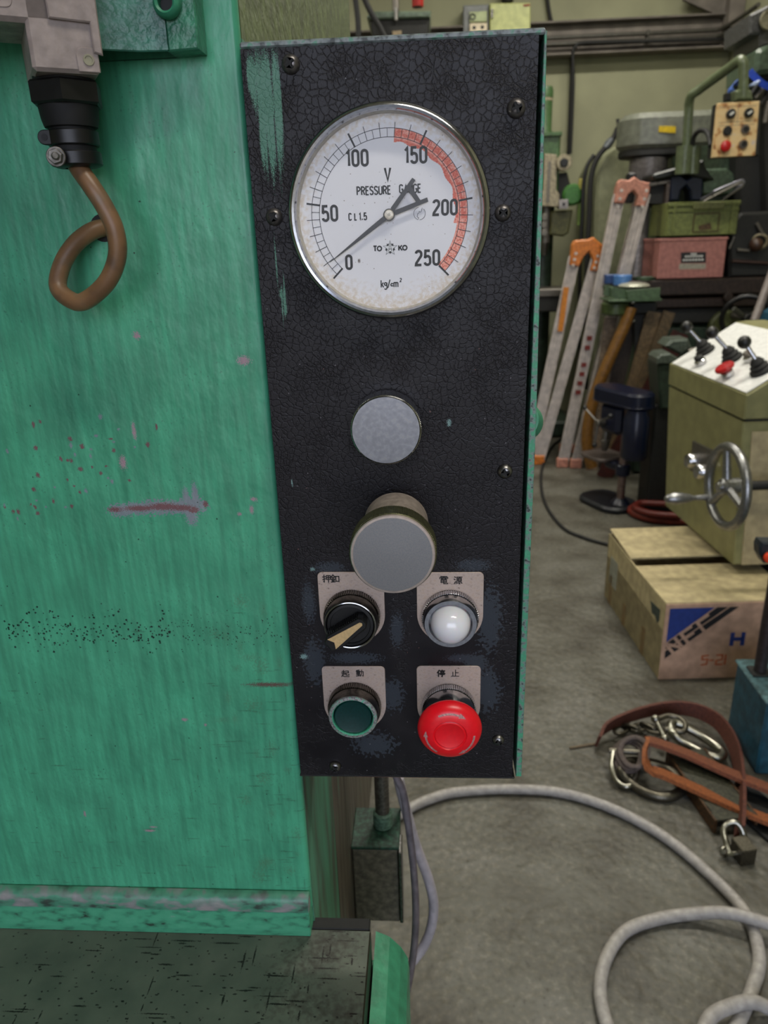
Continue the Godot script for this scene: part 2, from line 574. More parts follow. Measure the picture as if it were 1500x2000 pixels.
func make_materials() -> void:
	M.white = mat(Color(0.82, 0.82, 0.80), 0.6, 0, 0.1)
	M.chrome = mat(Color(0.80, 0.80, 0.81), 0.16, 1.0, 0.12, 40.0)
	M.steel = mat(Color(0.62, 0.61, 0.60), 0.34, 1.0, 0.3, 30.0, 0.2)
	M.dull = mat(Color(0.55, 0.53, 0.50), 0.5, 0.9, 0.35, 25.0, 0.3)
	M.black = mat(Color(0.06, 0.06, 0.065), 0.42, 0, 0.3, 20.0)
	M.rubber = mat(Color(0.05, 0.05, 0.05), 0.7, 0, 0.3, 20.0)
	M.ink = mat(Color(0.05, 0.05, 0.06), 0.6, 0, 0.0)
	M.dark = mat(Color(0.10, 0.10, 0.09), 0.6, 0, 0.4, 6.0)
	M.olive = mat(Color(0.50, 0.51, 0.40), 0.55, 0, 0.15, 2.0)
	M.wall = mat(Color(0.56, 0.56, 0.45), 0.75, 0, 0.09, 0.35)
	M.brown_grey = mat(Color(0.45, 0.42, 0.39), 0.7, 0, 0.2, 1.0)
	M.green = mat(Color(0.24, 0.58, 0.44), 0.42, 0, 0.25, 8.0, 0.25)
	M.machine_green = mat(Color(0.25, 0.36, 0.25), 0.4, 0, 0.3, 4.0)
	M.dark_green = mat(Color(0.17, 0.23, 0.18), 0.45, 0, 0.35, 4.0)
	M.lamp = mat(Color(0.95, 0.95, 0.95), 0.5, 0, 0.0)
	M.lamp.emission_enabled = true
	M.lamp.emission = Color(1.0, 0.99, 0.95)
	M.lamp.emission_energy_multiplier = 3.0

func ceiling_lamp(p: Vector3, energy: float, where: String) -> void:
	var o := thing("fluorescent_lamp", "twin tube fluorescent fitting hanging " + where, "lamp", p, 0, "ceiling lamps")
	part(o, "housing", MB.new().box(Vector3(0, 0.05, 0), Vector3(1.25, 0.06, 0.24), 0.01), M.white)
	for z in [-0.06, 0.06]:
		part(o, "tube", MB.new().at(Vector3(-0.6, 0, z), Vector3(0, 0, -90)).cyl(0.016, 1.2, 12), M.lamp)
	for x in [-0.5, 0.5]:
		part(o, "hanger", MB.new().at(Vector3(x, 0.08, 0)).cyl(0.006, 0.62, 8), M.white)
	var l := AreaLight3D.new()
	l.name = "tube_light"
	l.area_size = Vector2(1.2, 0.16)
	l.light_color = Color(1.0, 0.98, 0.93)
	l.light_energy = energy
	l.area_range = 30.0
	l.shadow_enabled = true
	l.rotation_degrees.x = -90
	l.position.y = -0.03
	o.add_child(l)

func room() -> void:
	var fl := mat(Color(0.445, 0.437, 0.405), 0.55, 0, 0.0)
	fl.albedo_texture = ntex(3, 0.006, 0, 0, 6, 1024, FastNoiseLite.TYPE_SIMPLEX_SMOOTH, [[0.15, Color(0.70, 0.68, 0.64)], [0.4, Color(0.84, 0.83, 0.80)], [0.6, Color(0.92, 0.92, 0.90)], [0.85, Color(1, 1, 1)]])
	fl.uv1_triplanar = true
	fl.uv1_world_triplanar = true
	fl.uv1_scale = Vector3.ONE * 0.55
	fl.detail_enabled = true
	fl.detail_blend_mode = BaseMaterial3D.BLEND_MODE_MUL
	fl.normal_enabled = true
	fl.normal_texture = nmap(44, 0.08, 4.0, 4)
	fl.normal_scale = 0.3
	fl.detail_albedo = ntex(5, 0.09, 0, 0, 5, 1024, FastNoiseLite.TYPE_SIMPLEX_SMOOTH, [[0.1, Color(0.62, 0.6, 0.57)], [0.24, Color(0.80, 0.80, 0.79)], [0.5, Color(0.86, 0.86, 0.85)], [0.62, Color(0.87, 0.86, 0.85)], [0.70, Color(0.93, 0.91, 0.88)], [0.82, Color(1.0, 1.0, 1.0)]])
	fl.uv2_triplanar = true
	fl.uv2_world_triplanar = true
	fl.uv2_scale = Vector3.ONE * 0.9
	struct("floor", MB.new().box(Vector3(-0.5, -0.1, -1), Vector3(5.6, 0.2, 9.6)), fl, "worn grey concrete workshop floor with stains")
	struct("wall_back", MB.new().box(Vector3(-0.5, 2.1, -5.7), Vector3(5.6, 4.2, 0.2)), M.wall, "olive painted back wall of the workshop")
	struct("wall_right", MB.new().box(Vector3(2.2, 2.1, -1), Vector3(0.2, 4.2, 9.6)), M.wall, "olive painted right wall of the workshop")
	struct("wall_left", MB.new().box(Vector3(-3.2, 2.1, -1), Vector3(0.2, 4.2, 9.6)), M.wall, "olive painted left wall of the workshop")
	struct("ceiling", MB.new().box(Vector3(-0.5, 4.3, -1), Vector3(5.6, 0.2, 9.6)), M.white, "pale workshop ceiling")
	# the front wall has a wide loading opening to the daylight
	var f := MB.new()
	f.box(Vector3(-2.25, 2.1, 3.7), Vector3(1.9, 4.2, 0.2))
	f.box(Vector3(2.0, 2.1, 3.7), Vector3(0.4, 4.2, 0.2))
	f.box(Vector3(0.25, 3.6, 3.7), Vector3(3.1, 1.2, 0.2))
	struct("wall_front", f, M.wall, "front wall with a wide loading opening")

# ---------------------------------------------------------------- the green press
func blob(im: Image, c: Vector2, r: Vector2, col: Color, sd: int, ragged := 0.5, soft := 0.0) -> void:  # one ragged mark of another colour
	var f := FastNoiseLite.new()
	f.seed = sd
	f.frequency = 1.0
	f.fractal_octaves = 3
	var k := 2.2 / maxf(1.0, minf(r.x, r.y))
	for y in range(maxi(0, int(c.y - r.y * 1.5)), mini(im.get_height(), int(c.y + r.y * 1.5) + 1)):
		for x in range(maxi(0, int(c.x - r.x * 1.5)), mini(im.get_width(), int(c.x + r.x * 1.5) + 1)):
			var d := Vector2((x - c.x) / r.x, (y - c.y) / r.y).length() + f.get_noise_2d(x * k, y * k) * ragged * 1.6
			if d < 1.0:
				im.set_pixel(x, y, col if soft <= 0.0 else im.get_pixel(x, y).lerp(col, clampf((1.0 - d) / soft, 0, 1) * col.a))

func column_paint() -> ImageTexture:
	# 1024 x 2048 over x -0.4095..-0.0945 and y 0.86..1.49: hand brushed green with chips through to grey and red primer
	var W := 1024
	var H := 2048
	var a := FastNoiseLite.new()
	a.seed = 11
	a.frequency = 0.006
	a.fractal_octaves = 5
	a.domain_warp_enabled = true
	a.domain_warp_amplitude = 40
	var na := a.get_image(W, H, false, false, false).get_data()
	var b := FastNoiseLite.new()
	b.seed = 12
	b.frequency = 0.05
	b.fractal_octaves = 3
	var nb := b.get_image(W, H / 16, false, false, true)  # stretched into vertical brush strokes
	nb.resize(W, H, Image.INTERPOLATE_CUBIC)
	nb.convert(Image.FORMAT_L8)
	var nbd := nb.get_data()
	var d := FastNoiseLite.new()
	d.seed = 13
	d.frequency = 0.11
	d.fractal_octaves = 2
	var nd := d.get_image(W, H, false, false, true).get_data()
	var out := PackedByteArray()
	out.resize(W * H * 3)
	for i in W * H:
		var k := 0.86 + 0.0007 * (na[i] - 128) + 0.0007 * (nbd[i] - 128)
		var dirt := 0.0
		if nd[i] > 205 and na[i] > 150:
			dirt = 0.35
		out[i * 3] = clampi(int((82 - 24 * dirt) * k), 0, 255)
		out[i * 3 + 1] = clampi(int((179 - 70 * dirt) * k), 0, 255)
		out[i * 3 + 2] = clampi(int((139 - 50 * dirt) * k), 0, 255)
	var im := Image.create_from_data(W, H, false, Image.FORMAT_RGB8, out)
	var px := func(x: float, y: float) -> Vector2: return Vector2((x + 409.5) / 315.0 * W, (1490.0 - y) / 630.0 * H)
	var R := RandomNumberGenerator.new()
	R.seed = 5
	var grey := Color(0.50, 0.53, 0.56)
	var red := Color(0.46, 0.32, 0.33)
	# the long scrape, grey filler with red primer inside
	for q in [[-196, 1193.5, 8, 4.2], [-186, 1194.5, 9, 4.0], [-173, 1195.5, 10, 4.8], [-160, 1195, 11, 4.4], [-149, 1196, 8, 5.5], [-147, 1203, 2.0, 8], [-153, 1202, 1.8, 6], [-151, 1188, 3.4, 5]]:
		blob(im, px.call(q[0], q[1]), Vector2(q[2], q[3]) * 3.25, grey, 40 + int(q[3] * 7), 0.6)
	for q in [[-200, 1194, 4, 1.6], [-184, 1194.6, 9, 1.7], [-168, 1195.6, 9, 2.2], [-156, 1194.6, 7, 1.8], [-149, 1193, 3, 1.8], [-141, 1197, 1.5, 2]]:
		blob(im, px.call(q[0], q[1]), Vector2(q[2], q[3]) * 3.25, red, 60 + int(q[2] * 5), 0.6)
	for i in 60:  # small chips round the scrape and above it
		var c := Vector2(R.randfn(-215, 28), R.randfn(1232, 14)) if i < 36 else Vector2(R.randfn(-270, 25), R.randfn(1200, 6))
		blob(im, px.call(c.x, c.y), Vector2(R.randf_range(0.5, 1.3), R.randf_range(0.5, 1.8)) * 3.25, red if R.randf() < 0.7 else grey, i, 0.7)
	for q in [[-174.6, 1035.3, 2, 1.3], [-160, 1031, 1, 1], [-214, 935, 4, 1], [-211, 938.5, 2.5, 0.7], [-262, 950, 0.8, 2.6], [-110, 1200, 2, 1.2], [-112, 1193, 1.2, 2.5], [-120, 1190, 1.3, 1], [-170, 1302, 2, 2], [-108, 1286, 3.5, 2.4], [-190, 1225, 2, 4], [-180, 1245, 1.2, 5]]:
		blob(im, px.call(q[0], q[1]), Vector2(q[2], q[3]) * 3.25, Color(0.62, 0.52, 0.55), int(q[1]), 0.7)
	blob(im, px.call(-111, 1064.5), Vector2(14, 1.5) * 3.25, Color(0.38, 0.30, 0.27), 3, 0.8)
	for i in 420:  # tar specks in a band
		var u := R.randf()
		var c := Vector2(lerpf(-290, -100, u), R.randfn(1106, 7))
		blob(im, px.call(c.x, c.y), Vector2.ONE * R.randf_range(0.18, 0.75 if u < 0.6 else 0.4) * 3.25, Color(0.06, 0.14, 0.11), i, 0.3)
	for i in 150:
		blob(im, px.call(R.randf_range(-400, -97), R.randf_range(870, 1480)), Vector2.ONE * R.randf_range(0.2, 0.5) * 3.25, Color(0.08, 0.22, 0.16), i, 0.3)
	for i in 130:  # scratches and dirty runs, mostly low down
		var c := Vector2(R.randf_range(-330, -100), 1150 - 270 * sqrt(R.randf()))
		if R.randf() < 0.4:
			c.x = R.randf_range(-130, -97)
		var wide := R.randf() < 0.7
		blob(im, px.call(c.x, c.y), Vector2(R.randf_range(1.5, 7), R.randf_range(0.25, 0.6)) * 3.25 if wide else Vector2(R.randf_range(0.25, 0.5), R.randf_range(1.5, 6)) * 3.25, Color(0.20, 0.36, 0.27, 0.75), i, 0.8, 0.8)
	for i in 26:
		var c := Vector2(R.randf_range(-150, -98), R.randf_range(880, 1130))
		blob(im, px.call(c.x, c.y), Vector2(R.randf_range(2, 6), R.randf_range(2, 8)) * 3.25, Color(0.31, 0.47, 0.36, 0.5), i, 1.2, 1.0)
	im.generate_mipmaps()
	return ImageTexture.create_from_image(im)

func press() -> void:
	var paint := mat(Color.WHITE, 0.36, 0, 0.0)
	paint.albedo_texture = column_paint()
	paint.texture_repeat = false
	paint.normal_enabled = true
	paint.normal_texture = nmap(31, 0.02, 5.0, 5, 1024)
	paint.normal_scale = 0.22
	paint.roughness_texture = ntex(15, 0.02, 0.75, 1.0, 4)
	paint.roughness = 0.42
	var o := thing("hydraulic_press", "tall green painted press column and bed carrying the black gauge panel", "press", Vector3(-0.25, 0, -0.3))
	# the front plate with a rounded right edge
	var b := of(o)
	var x0 := -0.4095
	var x1 := -0.0945
	var z := -0.004
	var r := 0.004
	var y0 := 0.86
	var y1 := 1.49
	b.quad(Vector3(x0, y0, z), Vector3(x1 - r, y0, z), Vector3(x1 - r, y1, z), Vector3(x0, y1, z), Rect2(0, 0, (x1 - r - x0) / 0.315, 1))
	for i in 6:
		var a := PI / 2 * i / 6
		var c := PI / 2 * (i + 1) / 6
		var p := Vector3(x1 - r + r * sin(a), y0, z - r + r * cos(a))
		var q := Vector3(x1 - r + r * sin(c), y0, z - r + r * cos(c))
		var up := Vector3(0, y1 - y0, 0)
		var na := Vector3(sin(a), 0, cos(a))
		var nc := Vector3(sin(c), 0, cos(c))
		b.tri(p, q, q + up, na, nc, nc, Vector2(0.987, 1), Vector2(0.995, 1), Vector2(0.995, 0))
		b.tri(p, q + up, p + up, na, nc, na, Vector2(0.987, 1), Vector2(0.995, 0), Vector2(0.987, 0))
	var front := part(o, "front_plate", b, paint)
	# the cable hole
	part(o, "cable_hole", of(o).at(Vector3(-0.1802, 1.3608, z - 0.001), Vector3(90, 0, 0)).lathe([Vector2(0, 0.0014), Vector2(0.0072, 0.0014), Vector2(0.0076, 0.0004)], 24), M.rubber)
	var rest := of(o)
	rest.box(Vector3(-0.7, 1.2, z - 0.02), Vector3(0.58, 1.4, 0.03))
	rest.box(Vector3(-0.25, 1.79, z - 0.02), Vector3(0.311, 0.6, 0.032))
	part(o, "upper_plate", rest, M.green)
	var side_paint := mat(Color.WHITE, 0.6, 0, 0.0)  # green, darker in random streaks stretched downwards
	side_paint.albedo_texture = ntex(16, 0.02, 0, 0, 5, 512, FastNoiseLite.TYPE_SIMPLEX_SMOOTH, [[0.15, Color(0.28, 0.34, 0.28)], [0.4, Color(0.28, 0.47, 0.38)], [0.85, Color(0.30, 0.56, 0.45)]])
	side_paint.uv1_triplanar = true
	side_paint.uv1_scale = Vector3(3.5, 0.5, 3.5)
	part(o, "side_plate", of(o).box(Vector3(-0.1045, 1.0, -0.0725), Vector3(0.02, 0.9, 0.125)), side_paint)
	var rear_brown := mat(Color.WHITE, 0.55, 0.2, 0.0)  # brown-grey with random darker streaks and a little green
	rear_brown.albedo_texture = ntex(24, 0.02, 0, 0, 5, 512, FastNoiseLite.TYPE_SIMPLEX_SMOOTH, [[0.2, Color(0.24, 0.22, 0.19)], [0.5, Color(0.38, 0.35, 0.31)], [0.74, Color(0.40, 0.39, 0.35)], [0.82, Color(0.30, 0.50, 0.41)]])
	rear_brown.uv1_triplanar = true
	rear_brown.uv1_scale = Vector3(5, 0.5, 5)
	part(o, "rear_side_plate", of(o).box(Vector3(-0.1043, 1.0, -0.3975), Vector3(0.02, 0.9, 0.525)), rear_brown, "brown-grey rear side plate")
	part(o, "side_plate", of(o).box(Vector3(-0.1045, 1.8, -0.335), Vector3(0.02, 0.7, 0.65)), mat(Color(0.40, 0.46, 0.26), 0.6, 0, 0.3, 6.0, 0.3), "olive upper side plate")
	# worn ledge at the foot of the column
	var ledge := mat(Color.WHITE, 0.5, 0, 0.0)
	ledge.albedo_texture = ntex(17, 0.02, 0, 0, 5, 512, FastNoiseLite.TYPE_SIMPLEX_SMOOTH, [[0.1, Color(0.16, 0.24, 0.19)], [0.2, Color(0.22, 0.48, 0.37)], [0.45, Color(0.27, 0.60, 0.46)], [0.86, Color(0.31, 0.63, 0.49)], [0.93, Color(0.56, 0.58, 0.57)]])
	ledge.uv1_triplanar = true
	ledge.uv1_scale = Vector3(5, 10, 4)
	part(o, "ledge", of(o).at(Vector3(-0.6, 0, 0), Vector3(0, 90, 0)).prism(pl([0.02, 0.8405, -0.0040, 0.8405, -0.0046, 0.846, -0.0046, 0.866, -0.0036, 0.873, 0.0, 0.8765, 0.003, 0.8775, 0.02, 0.87]), 0, 0.5045, 0.0006), ledge)
	var worn := mat(Color.WHITE, 0.45, 0.2, 0.0)
	worn.albedo_texture = ntex(18, 0.02, 0, 0, 5, 512, FastNoiseLite.TYPE_SIMPLEX_SMOOTH, [[0.14, Color(0.18, 0.20, 0.18)], [0.3, Color(0.26, 0.48, 0.39)], [0.48, Color(0.30, 0.56, 0.45)], [0.56, Color(0.46, 0.50, 0.48)], [0.72, Color(0.54, 0.54, 0.54)], [0.88, Color(0.62, 0.58, 0.58)]])
	worn.uv1_triplanar = true
	worn.uv1_scale = Vector3(3, 7, 2.5)
	part(o, "ledge_edge", of(o).at(Vector3(-0.6, 0, 0), Vector3(0, 90, 0)).prism(pl([0.003, 0.866, -0.0050, 0.8655, -0.0048, 0.869, -0.0040, 0.874, -0.0022, 0.8772, 0.0008, 0.8788, 0.003, 0.879]), 0, 0.5048, 0.0006, true), worn)
	# bed plate, scratched dark steel
	var bed := mat(Color.WHITE, 0.4, 0.2, 0.0)
	var im := Image.create(1024, 1024, false, Image.FORMAT_RGB8)
	var f := FastNoiseLite.new()
	f.seed = 71
	f.frequency = 0.006
	f.fractal_octaves = 5
	var nd := f.get_image(1024, 1024, false, false, true).get_data()
	var raw := PackedByteArray()
	raw.resize(1024 * 1024 * 3)
	for i in 1024 * 1024:
		var k := nd[i] / 255.0
		raw[i * 3] = int(lerpf(76, 98, k))
		raw[i * 3 + 1] = int(lerpf(84, 104, k))
		raw[i * 3 + 2] = int(lerpf(75, 93, k))
	im = Image.create_from_data(1024, 1024, false, Image.FORMAT_RGB8, raw)
	var R := RandomNumberGenerator.new()
	R.seed = 8
	for i in 1300:
		var e := R.randf()
		var rr := Vector2(R.randf_range(1.0, 4.6), R.randf_range(0.9, 2.6))
		if e < 0.16:
			rr = Vector2(R.randf_range(8, 34), R.randf_range(1.2, 2.4))
		elif e < 0.22:
			rr = Vector2(R.randf_range(1.2, 2.4), R.randf_range(8, 26))
		blob(im, Vector2(R.randf_range(0, 1024), R.randf_range(0, 1024)), rr, Color(0.10, 0.09, 0.08), i, 0.6)
	for i in 5:
		blob(im, Vector2(R.randf_range(850, 1010), R.randf_range(20, 250)), Vector2(90, 50), Color(0.17, 0.14, 0.13, 0.5), i, 0.8, 1.6)
	for i in 6:  # yellowish glint of light painted into the right of the bed
		blob(im, Vector2(R.randf_range(780, 1000), R.randf_range(230, 520)), Vector2(80, 60), Color(0.36, 0.36, 0.22, 0.4), i, 1.0, 1.6)
	bed.albedo_texture = ImageTexture.create_from_image(im)
	bed.roughness_texture = ntex(15, 0.02, 0.75, 1.0, 4)
	b = of(o)
	b.quad(Vector3(-0.56, 0.84, 0.28), Vector3(-0.05, 0.84, 0.28), Vector3(-0.05, 0.84, -0.002), Vector3(-0.56, 0.84, -0.002), Rect2(-0.7, 0, 1.7, 1))
	part(o, "bed_top", b, bed)
	var edge := mat(Color(0.20, 0.19, 0.15), 0.45, 0.4, 0.4, 20.0)
	b = of(o)
	b.box(Vector3(-0.305, 0.809, 0.139), Vector3(0.512, 0.0616, 0.284), 0.0012)
	part(o, "bed_plate", b, edge)
	part(o, "gap_shade", of(o).box(Vector3(-0.3, 0.8385, -0.0085), Vector3(0.50, 0.004, 0.011), 0.001), M.rubber)  # dark strip standing in for the shaded gap behind the bed
	# cast frame below the bed
	var cast := of(o).at(Vector3(0, 0, 0))
	cast.prism(PackedVector2Array([Vector2(-0.6, 0.2), Vector2(-0.021, 0.2), Vector2(-0.0205, 0.772), Vector2(-0.0215, 0.783), Vector2(-0.027, 0.795), Vector2(-0.036, 0.806), Vector2(-0.0475, 0.812), Vector2(-0.05, 0.778), Vector2(-0.6, 0.778)]), -0.03, 0.3, 0.004)
	part(o, "bed_casting", cast, M.green)
	part(o, "base", of(o).box(Vector3(-0.32, 0.1, 0.0), Vector3(0.6, 0.2, 0.66), 0.01), M.green)
	part(o, "column_core", of(o).box(Vector3(-0.42, 0.6, -0.33), Vector3(0.6, 1.19, 0.6)), M.dark_green)
	# bracket plate with a hollow screw at the top
	var br := of(o)
	br.prism(pl([-0.127, 1.441, -0.1117, 1.4415, -0.1105, 1.56, -0.127, 1.56]), -0.004, 0.012, 0.0007)
	var bp := part(o, "bracket", br, mat(Color(0.24, 0.52, 0.40), 0.36, 0, 0.2, 10.0, 0.5))
	var sl := of(o).at(Vector3(0, 1.441, 0), Vector3(-90, 0, 0))
	sl.prism(pl([-0.188, 0.028, -0.188, 0.004, -0.127, 0.004, -0.127, -0.0125, -0.14, -0.0135, -0.175, -0.028, -0.188, -0.028]), 0, 0.12, 0.0006)
	part(o, "bracket_arm", sl, mat(Color(0.26, 0.50, 0.42), 0.34, 0, 0.25, 12.0, 0.45))
	var rg := part(o, "ring_bolt", of(o).at(Vector3(-0.1245, 1.4605, 0.013), Vector3(90, 0, 0)).lathe([Vector2(0.0035, 0), Vector2(0.0066, 0), Vector2(0.0068, 0.002), Vector2(0.006, 0.0045), Vector2(0.0048, 0.0055), Vector2(0.0037, 0.0045), Vector2(0.0035, 0)], 24), M.green)
	part(rg, "socket", of(o).at(Vector3(-0.1245, 1.4605, 0.0131), Vector3(90, 0, 0)).cyl(0.0035, 0.0006, 16), M.dark)
	# guide block and rod below the panel
	var gb := thing("guide_block", "grey-brown steel guide block with green top beside the press column", "block", Vector3(-0.066, 0.575, -0.27))
	part(gb, "block", of(gb).box(Vector3(-0.0665, 0.631, -0.272), Vector3(0.055, 0.112, 0.064), 0.002), mat(Color(0.50, 0.47, 0.41), 0.5, 0.15, 0.3, 14.0, 0.2))
	part(gb, "top_plate", of(gb).box(Vector3(-0.0665, 0.6885, -0.272), Vector3(0.056, 0.004, 0.065), 0.001), mat(Color(0.18, 0.34, 0.27), 0.45, 0, 0.5, 20.0))
	part(gb, "side_strip", of(gb).box(Vector3(-0.0375, 0.633, -0.25), Vector3(0.004, 0.108, 0.03), 0.001), M.steel)
	part(gb, "collar", of(gb).at(Vector3(-0.059, 0.69, -0.275)).cyl(0.0115, 0.022, 20, 0.002), mat(Color(0.42, 0.55, 0.47), 0.5, 0, 0.4, 30.0))
	part(gb, "rod", of(gb).at(Vector3(-0.059, 0.712, -0.275)).cyl(0.0085, 0.30, 20), M.dull)

# ---------------------------------------------------------------- the black panel
func panel_paint() -> Array:
	# 680 x 2040 over 150 x 450 mm, top left is x -93.5, y 1442.8: black crackle paint, rubbed smooth round the name plates, brush marks of green
	var W := 680
	var H := 2040
	var k := W / 150.0
	var px := func(x: float, y: float) -> Vector2: return Vector2((x + 93.5) * k, (1442.8 - y) * k)
	var c := FastNoiseLite.new()
	c.seed = 4
	c.noise_type = FastNoiseLite.TYPE_CELLULAR
	c.cellular_return_type = FastNoiseLite.RETURN_DISTANCE2_SUB
	c.cellular_distance_function = FastNoiseLite.DISTANCE_EUCLIDEAN
	c.frequency = 0.06
	c.fractal_type = FastNoiseLite.FRACTAL_NONE
	c.domain_warp_enabled = true
	c.domain_warp_amplitude = 12
	c.domain_warp_frequency = 0.03
	var cells := c.get_image(W, H, false, false, true).get_data()
	c.seed = 9
	c.frequency = 0.1
	var small := c.get_image(W, H, false, false, true).get_data()
	var g := FastNoiseLite.new()
	g.seed = 20
	g.frequency = 0.007
	g.fractal_octaves = 4
	var patch := g.get_image(W, H, false, false, true).get_data()
	g.seed = 21
	g.frequency = 0.2
	var fine := g.get_image(W, H, false, false, true).get_data()
	# where the crackle is worn away
	var worn := Image.create(W, H, false, Image.FORMAT_RGB8)
	for q in [[-51, 1105, 30, 52], [-52, 1072, 32, 40], [14, 1106, 28, 46], [14, 1066, 33, 34], [34, 1120, 11, 22], [36, 1066, 11, 16], [-20, 1040, 40, 30], [-50, 1012, 40, 16], [-84, 1060, 8, 30]]:
		blob(worn, px.call(q[0], q[1]), Vector2(q[2], q[3]) * k, Color.WHITE, int(q[1]), 0.35)
	var wd := worn.get_data()
	var bare := Image.create(W, H, false, Image.FORMAT_RGB8)
	for q in [[38, 1118, 8, 22], [27, 1156, 10, 4], [-64, 1155, 9, 4], [-30, 1157, 16, 3], [-79, 1130, 4, 14], [-78, 1086, 7, 16], [-50, 1089, 16, 4], [38, 1064, 8, 16], [30, 1086, 7, 6], [20, 1089, 9, 3], [-26, 1060, 7, 12], [-22, 1110, 4, 12], [-40, 1020, 14, 9]]:
		blob(bare, px.call(q[0], q[1]), Vector2(q[2], q[3]) * k, Color.WHITE, int(q[1]) + 3, 0.55)
	var bd := bare.get_data()
	var alb := PackedByteArray()
	alb.resize(W * H * 3)
	var hgt := PackedByteArray()
	hgt.resize(W * H)
	var rgh := PackedByteArray()
	rgh.resize(W * H)
	for i in W * H:
		var p := patch[i] / 255.0
		var crack := clampf((30.0 - cells[i]) / 22.0, 0, 1)
		var crack2 := clampf((26.0 - small[i]) / 20.0, 0, 1) * clampf((p - 0.45) * 5.0, 0, 1)
		var smooth := 1.0 if wd[i * 3] > 0 else 0.0
		var e := maxf(crack, crack2 * 0.8) * (1.0 - smooth)
		var v := 24.0 + 10.0 * (p - 0.5) - 11.0 * e * clampf(p * 1.6 - 0.2, 0, 1) + 0.03 * (fine[i] - 128)
		var blue := 2.0
		if bd[i * 3] > 0:
			v = 54.0 + 0.03 * (fine[i] - 128)
			blue = 8.0
		var cool := bd[i * 3] > 0
		alb[i * 3] = clampi(int(v - (4.0 if cool else -2.0)), 0, 255)
		alb[i * 3 + 1] = clampi(int(v + 1.0 if cool else v - 1.0), 0, 255)
		alb[i * 3 + 2] = clampi(int(v + blue), 0, 255)
		hgt[i] = clampi(int(150 - e * 110 * (0.35 + p) + 0.16 * (fine[i] - 128) * (0.35 if smooth > 0 else 1.0)), 0, 255)
		rgh[i] = clampi(int(118 + 40 * (p - 0.5) - 30 * smooth), 0, 255)
	var im := Image.create_from_data(W, H, false, Image.FORMAT_RGB8, alb)
	var R := RandomNumberGenerator.new()
	R.seed = 3
	# dry green brush marks
	var gp := Color(0.33, 0.50, 0.43)
	for i in 44:
		var x := -91.0 + R.randf() * 16.5
		var top := 1440.0 - R.randf() * 4.0
		var low := 1415.0 - R.randf() * 32.0 if x > -86 else 1428.0 - R.randf() * 14.0
		if i > 30:
			top = 1425 - R.randf() * 20
			x = -86 + R.randf() * 8
		blob(im, px.call(x + (1440 - (top + low) / 2) * -0.02, (top + low) / 2), Vector2(R.randf_range(0.4, 1.5), (top - low) / 2) * k, gp, i, 0.55)
	for i in 9:
		var y := 1322.0 + R.randf_range(-7, 9)
		blob(im, px.call(-81 + R.randf_range(-1.6, 1.6), y), Vector2(R.randf_range(0.3, 1.0), R.randf_range(2, 8)) * k, gp, i, 0.6)
	blob(im, px.call(-83.5, 1340), Vector2(0.4, 12) * k, gp, 2, 0.7)
	for q in [[-85, 1090, 2.4, 1.8], [-75, 1154, 1.5, 1.1], [-84, 1212, 0.5, 2.2], [12, 1248, 1.2, 2.2]]:
		blob(im, px.call(q[0], q[1]), Vector2(q[2], q[3]) * k, Color(0.45, 0.56, 0.55), int(q[1]), 0.6)
	for i in 170:
		blob(im, px.call(R.randf_range(-92, 55), R.randf_range(995, 1300)), Vector2.ONE * R.randf_range(0.12, 0.4) * k, Color(0.42, 0.41, 0.43) if R.randf() < 0.8 else Color(0.5, 0.36, 0.34), i, 0.4)
	for i in 34:
		var c2 := Vector2(-83 + R.randfn(0, 1.4), R.randfn(1363, 4)) if i < 12 else Vector2(R.randf_range(-92, 55), R.randf_range(1260, 1440))
		blob(im, px.call(c2.x, c2.y), Vector2.ONE * R.randf_range(0.12, 0.3) * k, Color(0.55, 0.55, 0.57), i, 0.5)
	var nm := Image.create_from_data(W, H, false, Image.FORMAT_L8, hgt)
	nm.convert(Image.FORMAT_RGBA8)
	nm.bump_map_to_normal_map(2.0)
	return [ImageTexture.create_from_image(im), ImageTexture.create_from_image(nm), ImageTexture.create_from_image(Image.create_from_data(W, H, false, Image.FORMAT_L8, rgh))]

func screw_head(o: Node3D, p: Vector2, r: float, m: Material) -> void:
	var s := part(o, "screw", MB.new().at(Vector3(p.x, p.y, 0.0022) - o.position, Vector3(90, 0, 0)).lathe([Vector2(0, -0.001), Vector2(r, -0.001), Vector2(r, 0.0004), Vector2(r * 0.94, r * 0.32), Vector2(r * 0.72, r * 0.62), Vector2(r * 0.4, r * 0.78), Vector2(0, r * 0.82)], 24), m)
	var c := MB.new().at(Vector3(p.x, p.y, 0.0022 + r * 0.74) - o.position, Vector3(0, 0, fmod(p.x * 7000.0, 60.0)))
	c.prism(pl([0.55, 0.14, 0.14, 0.14, 0.14, 0.55, -0.14, 0.55, -0.14, 0.14, -0.55, 0.14, -0.55, -0.14, -0.14, -0.14, -0.14, -0.55, 0.14, -0.55, 0.14, -0.14, 0.55, -0.14].map(func(q): return q * r)), 0, r * 0.14)
	part(s, "cross_slot", c, M.rubber)

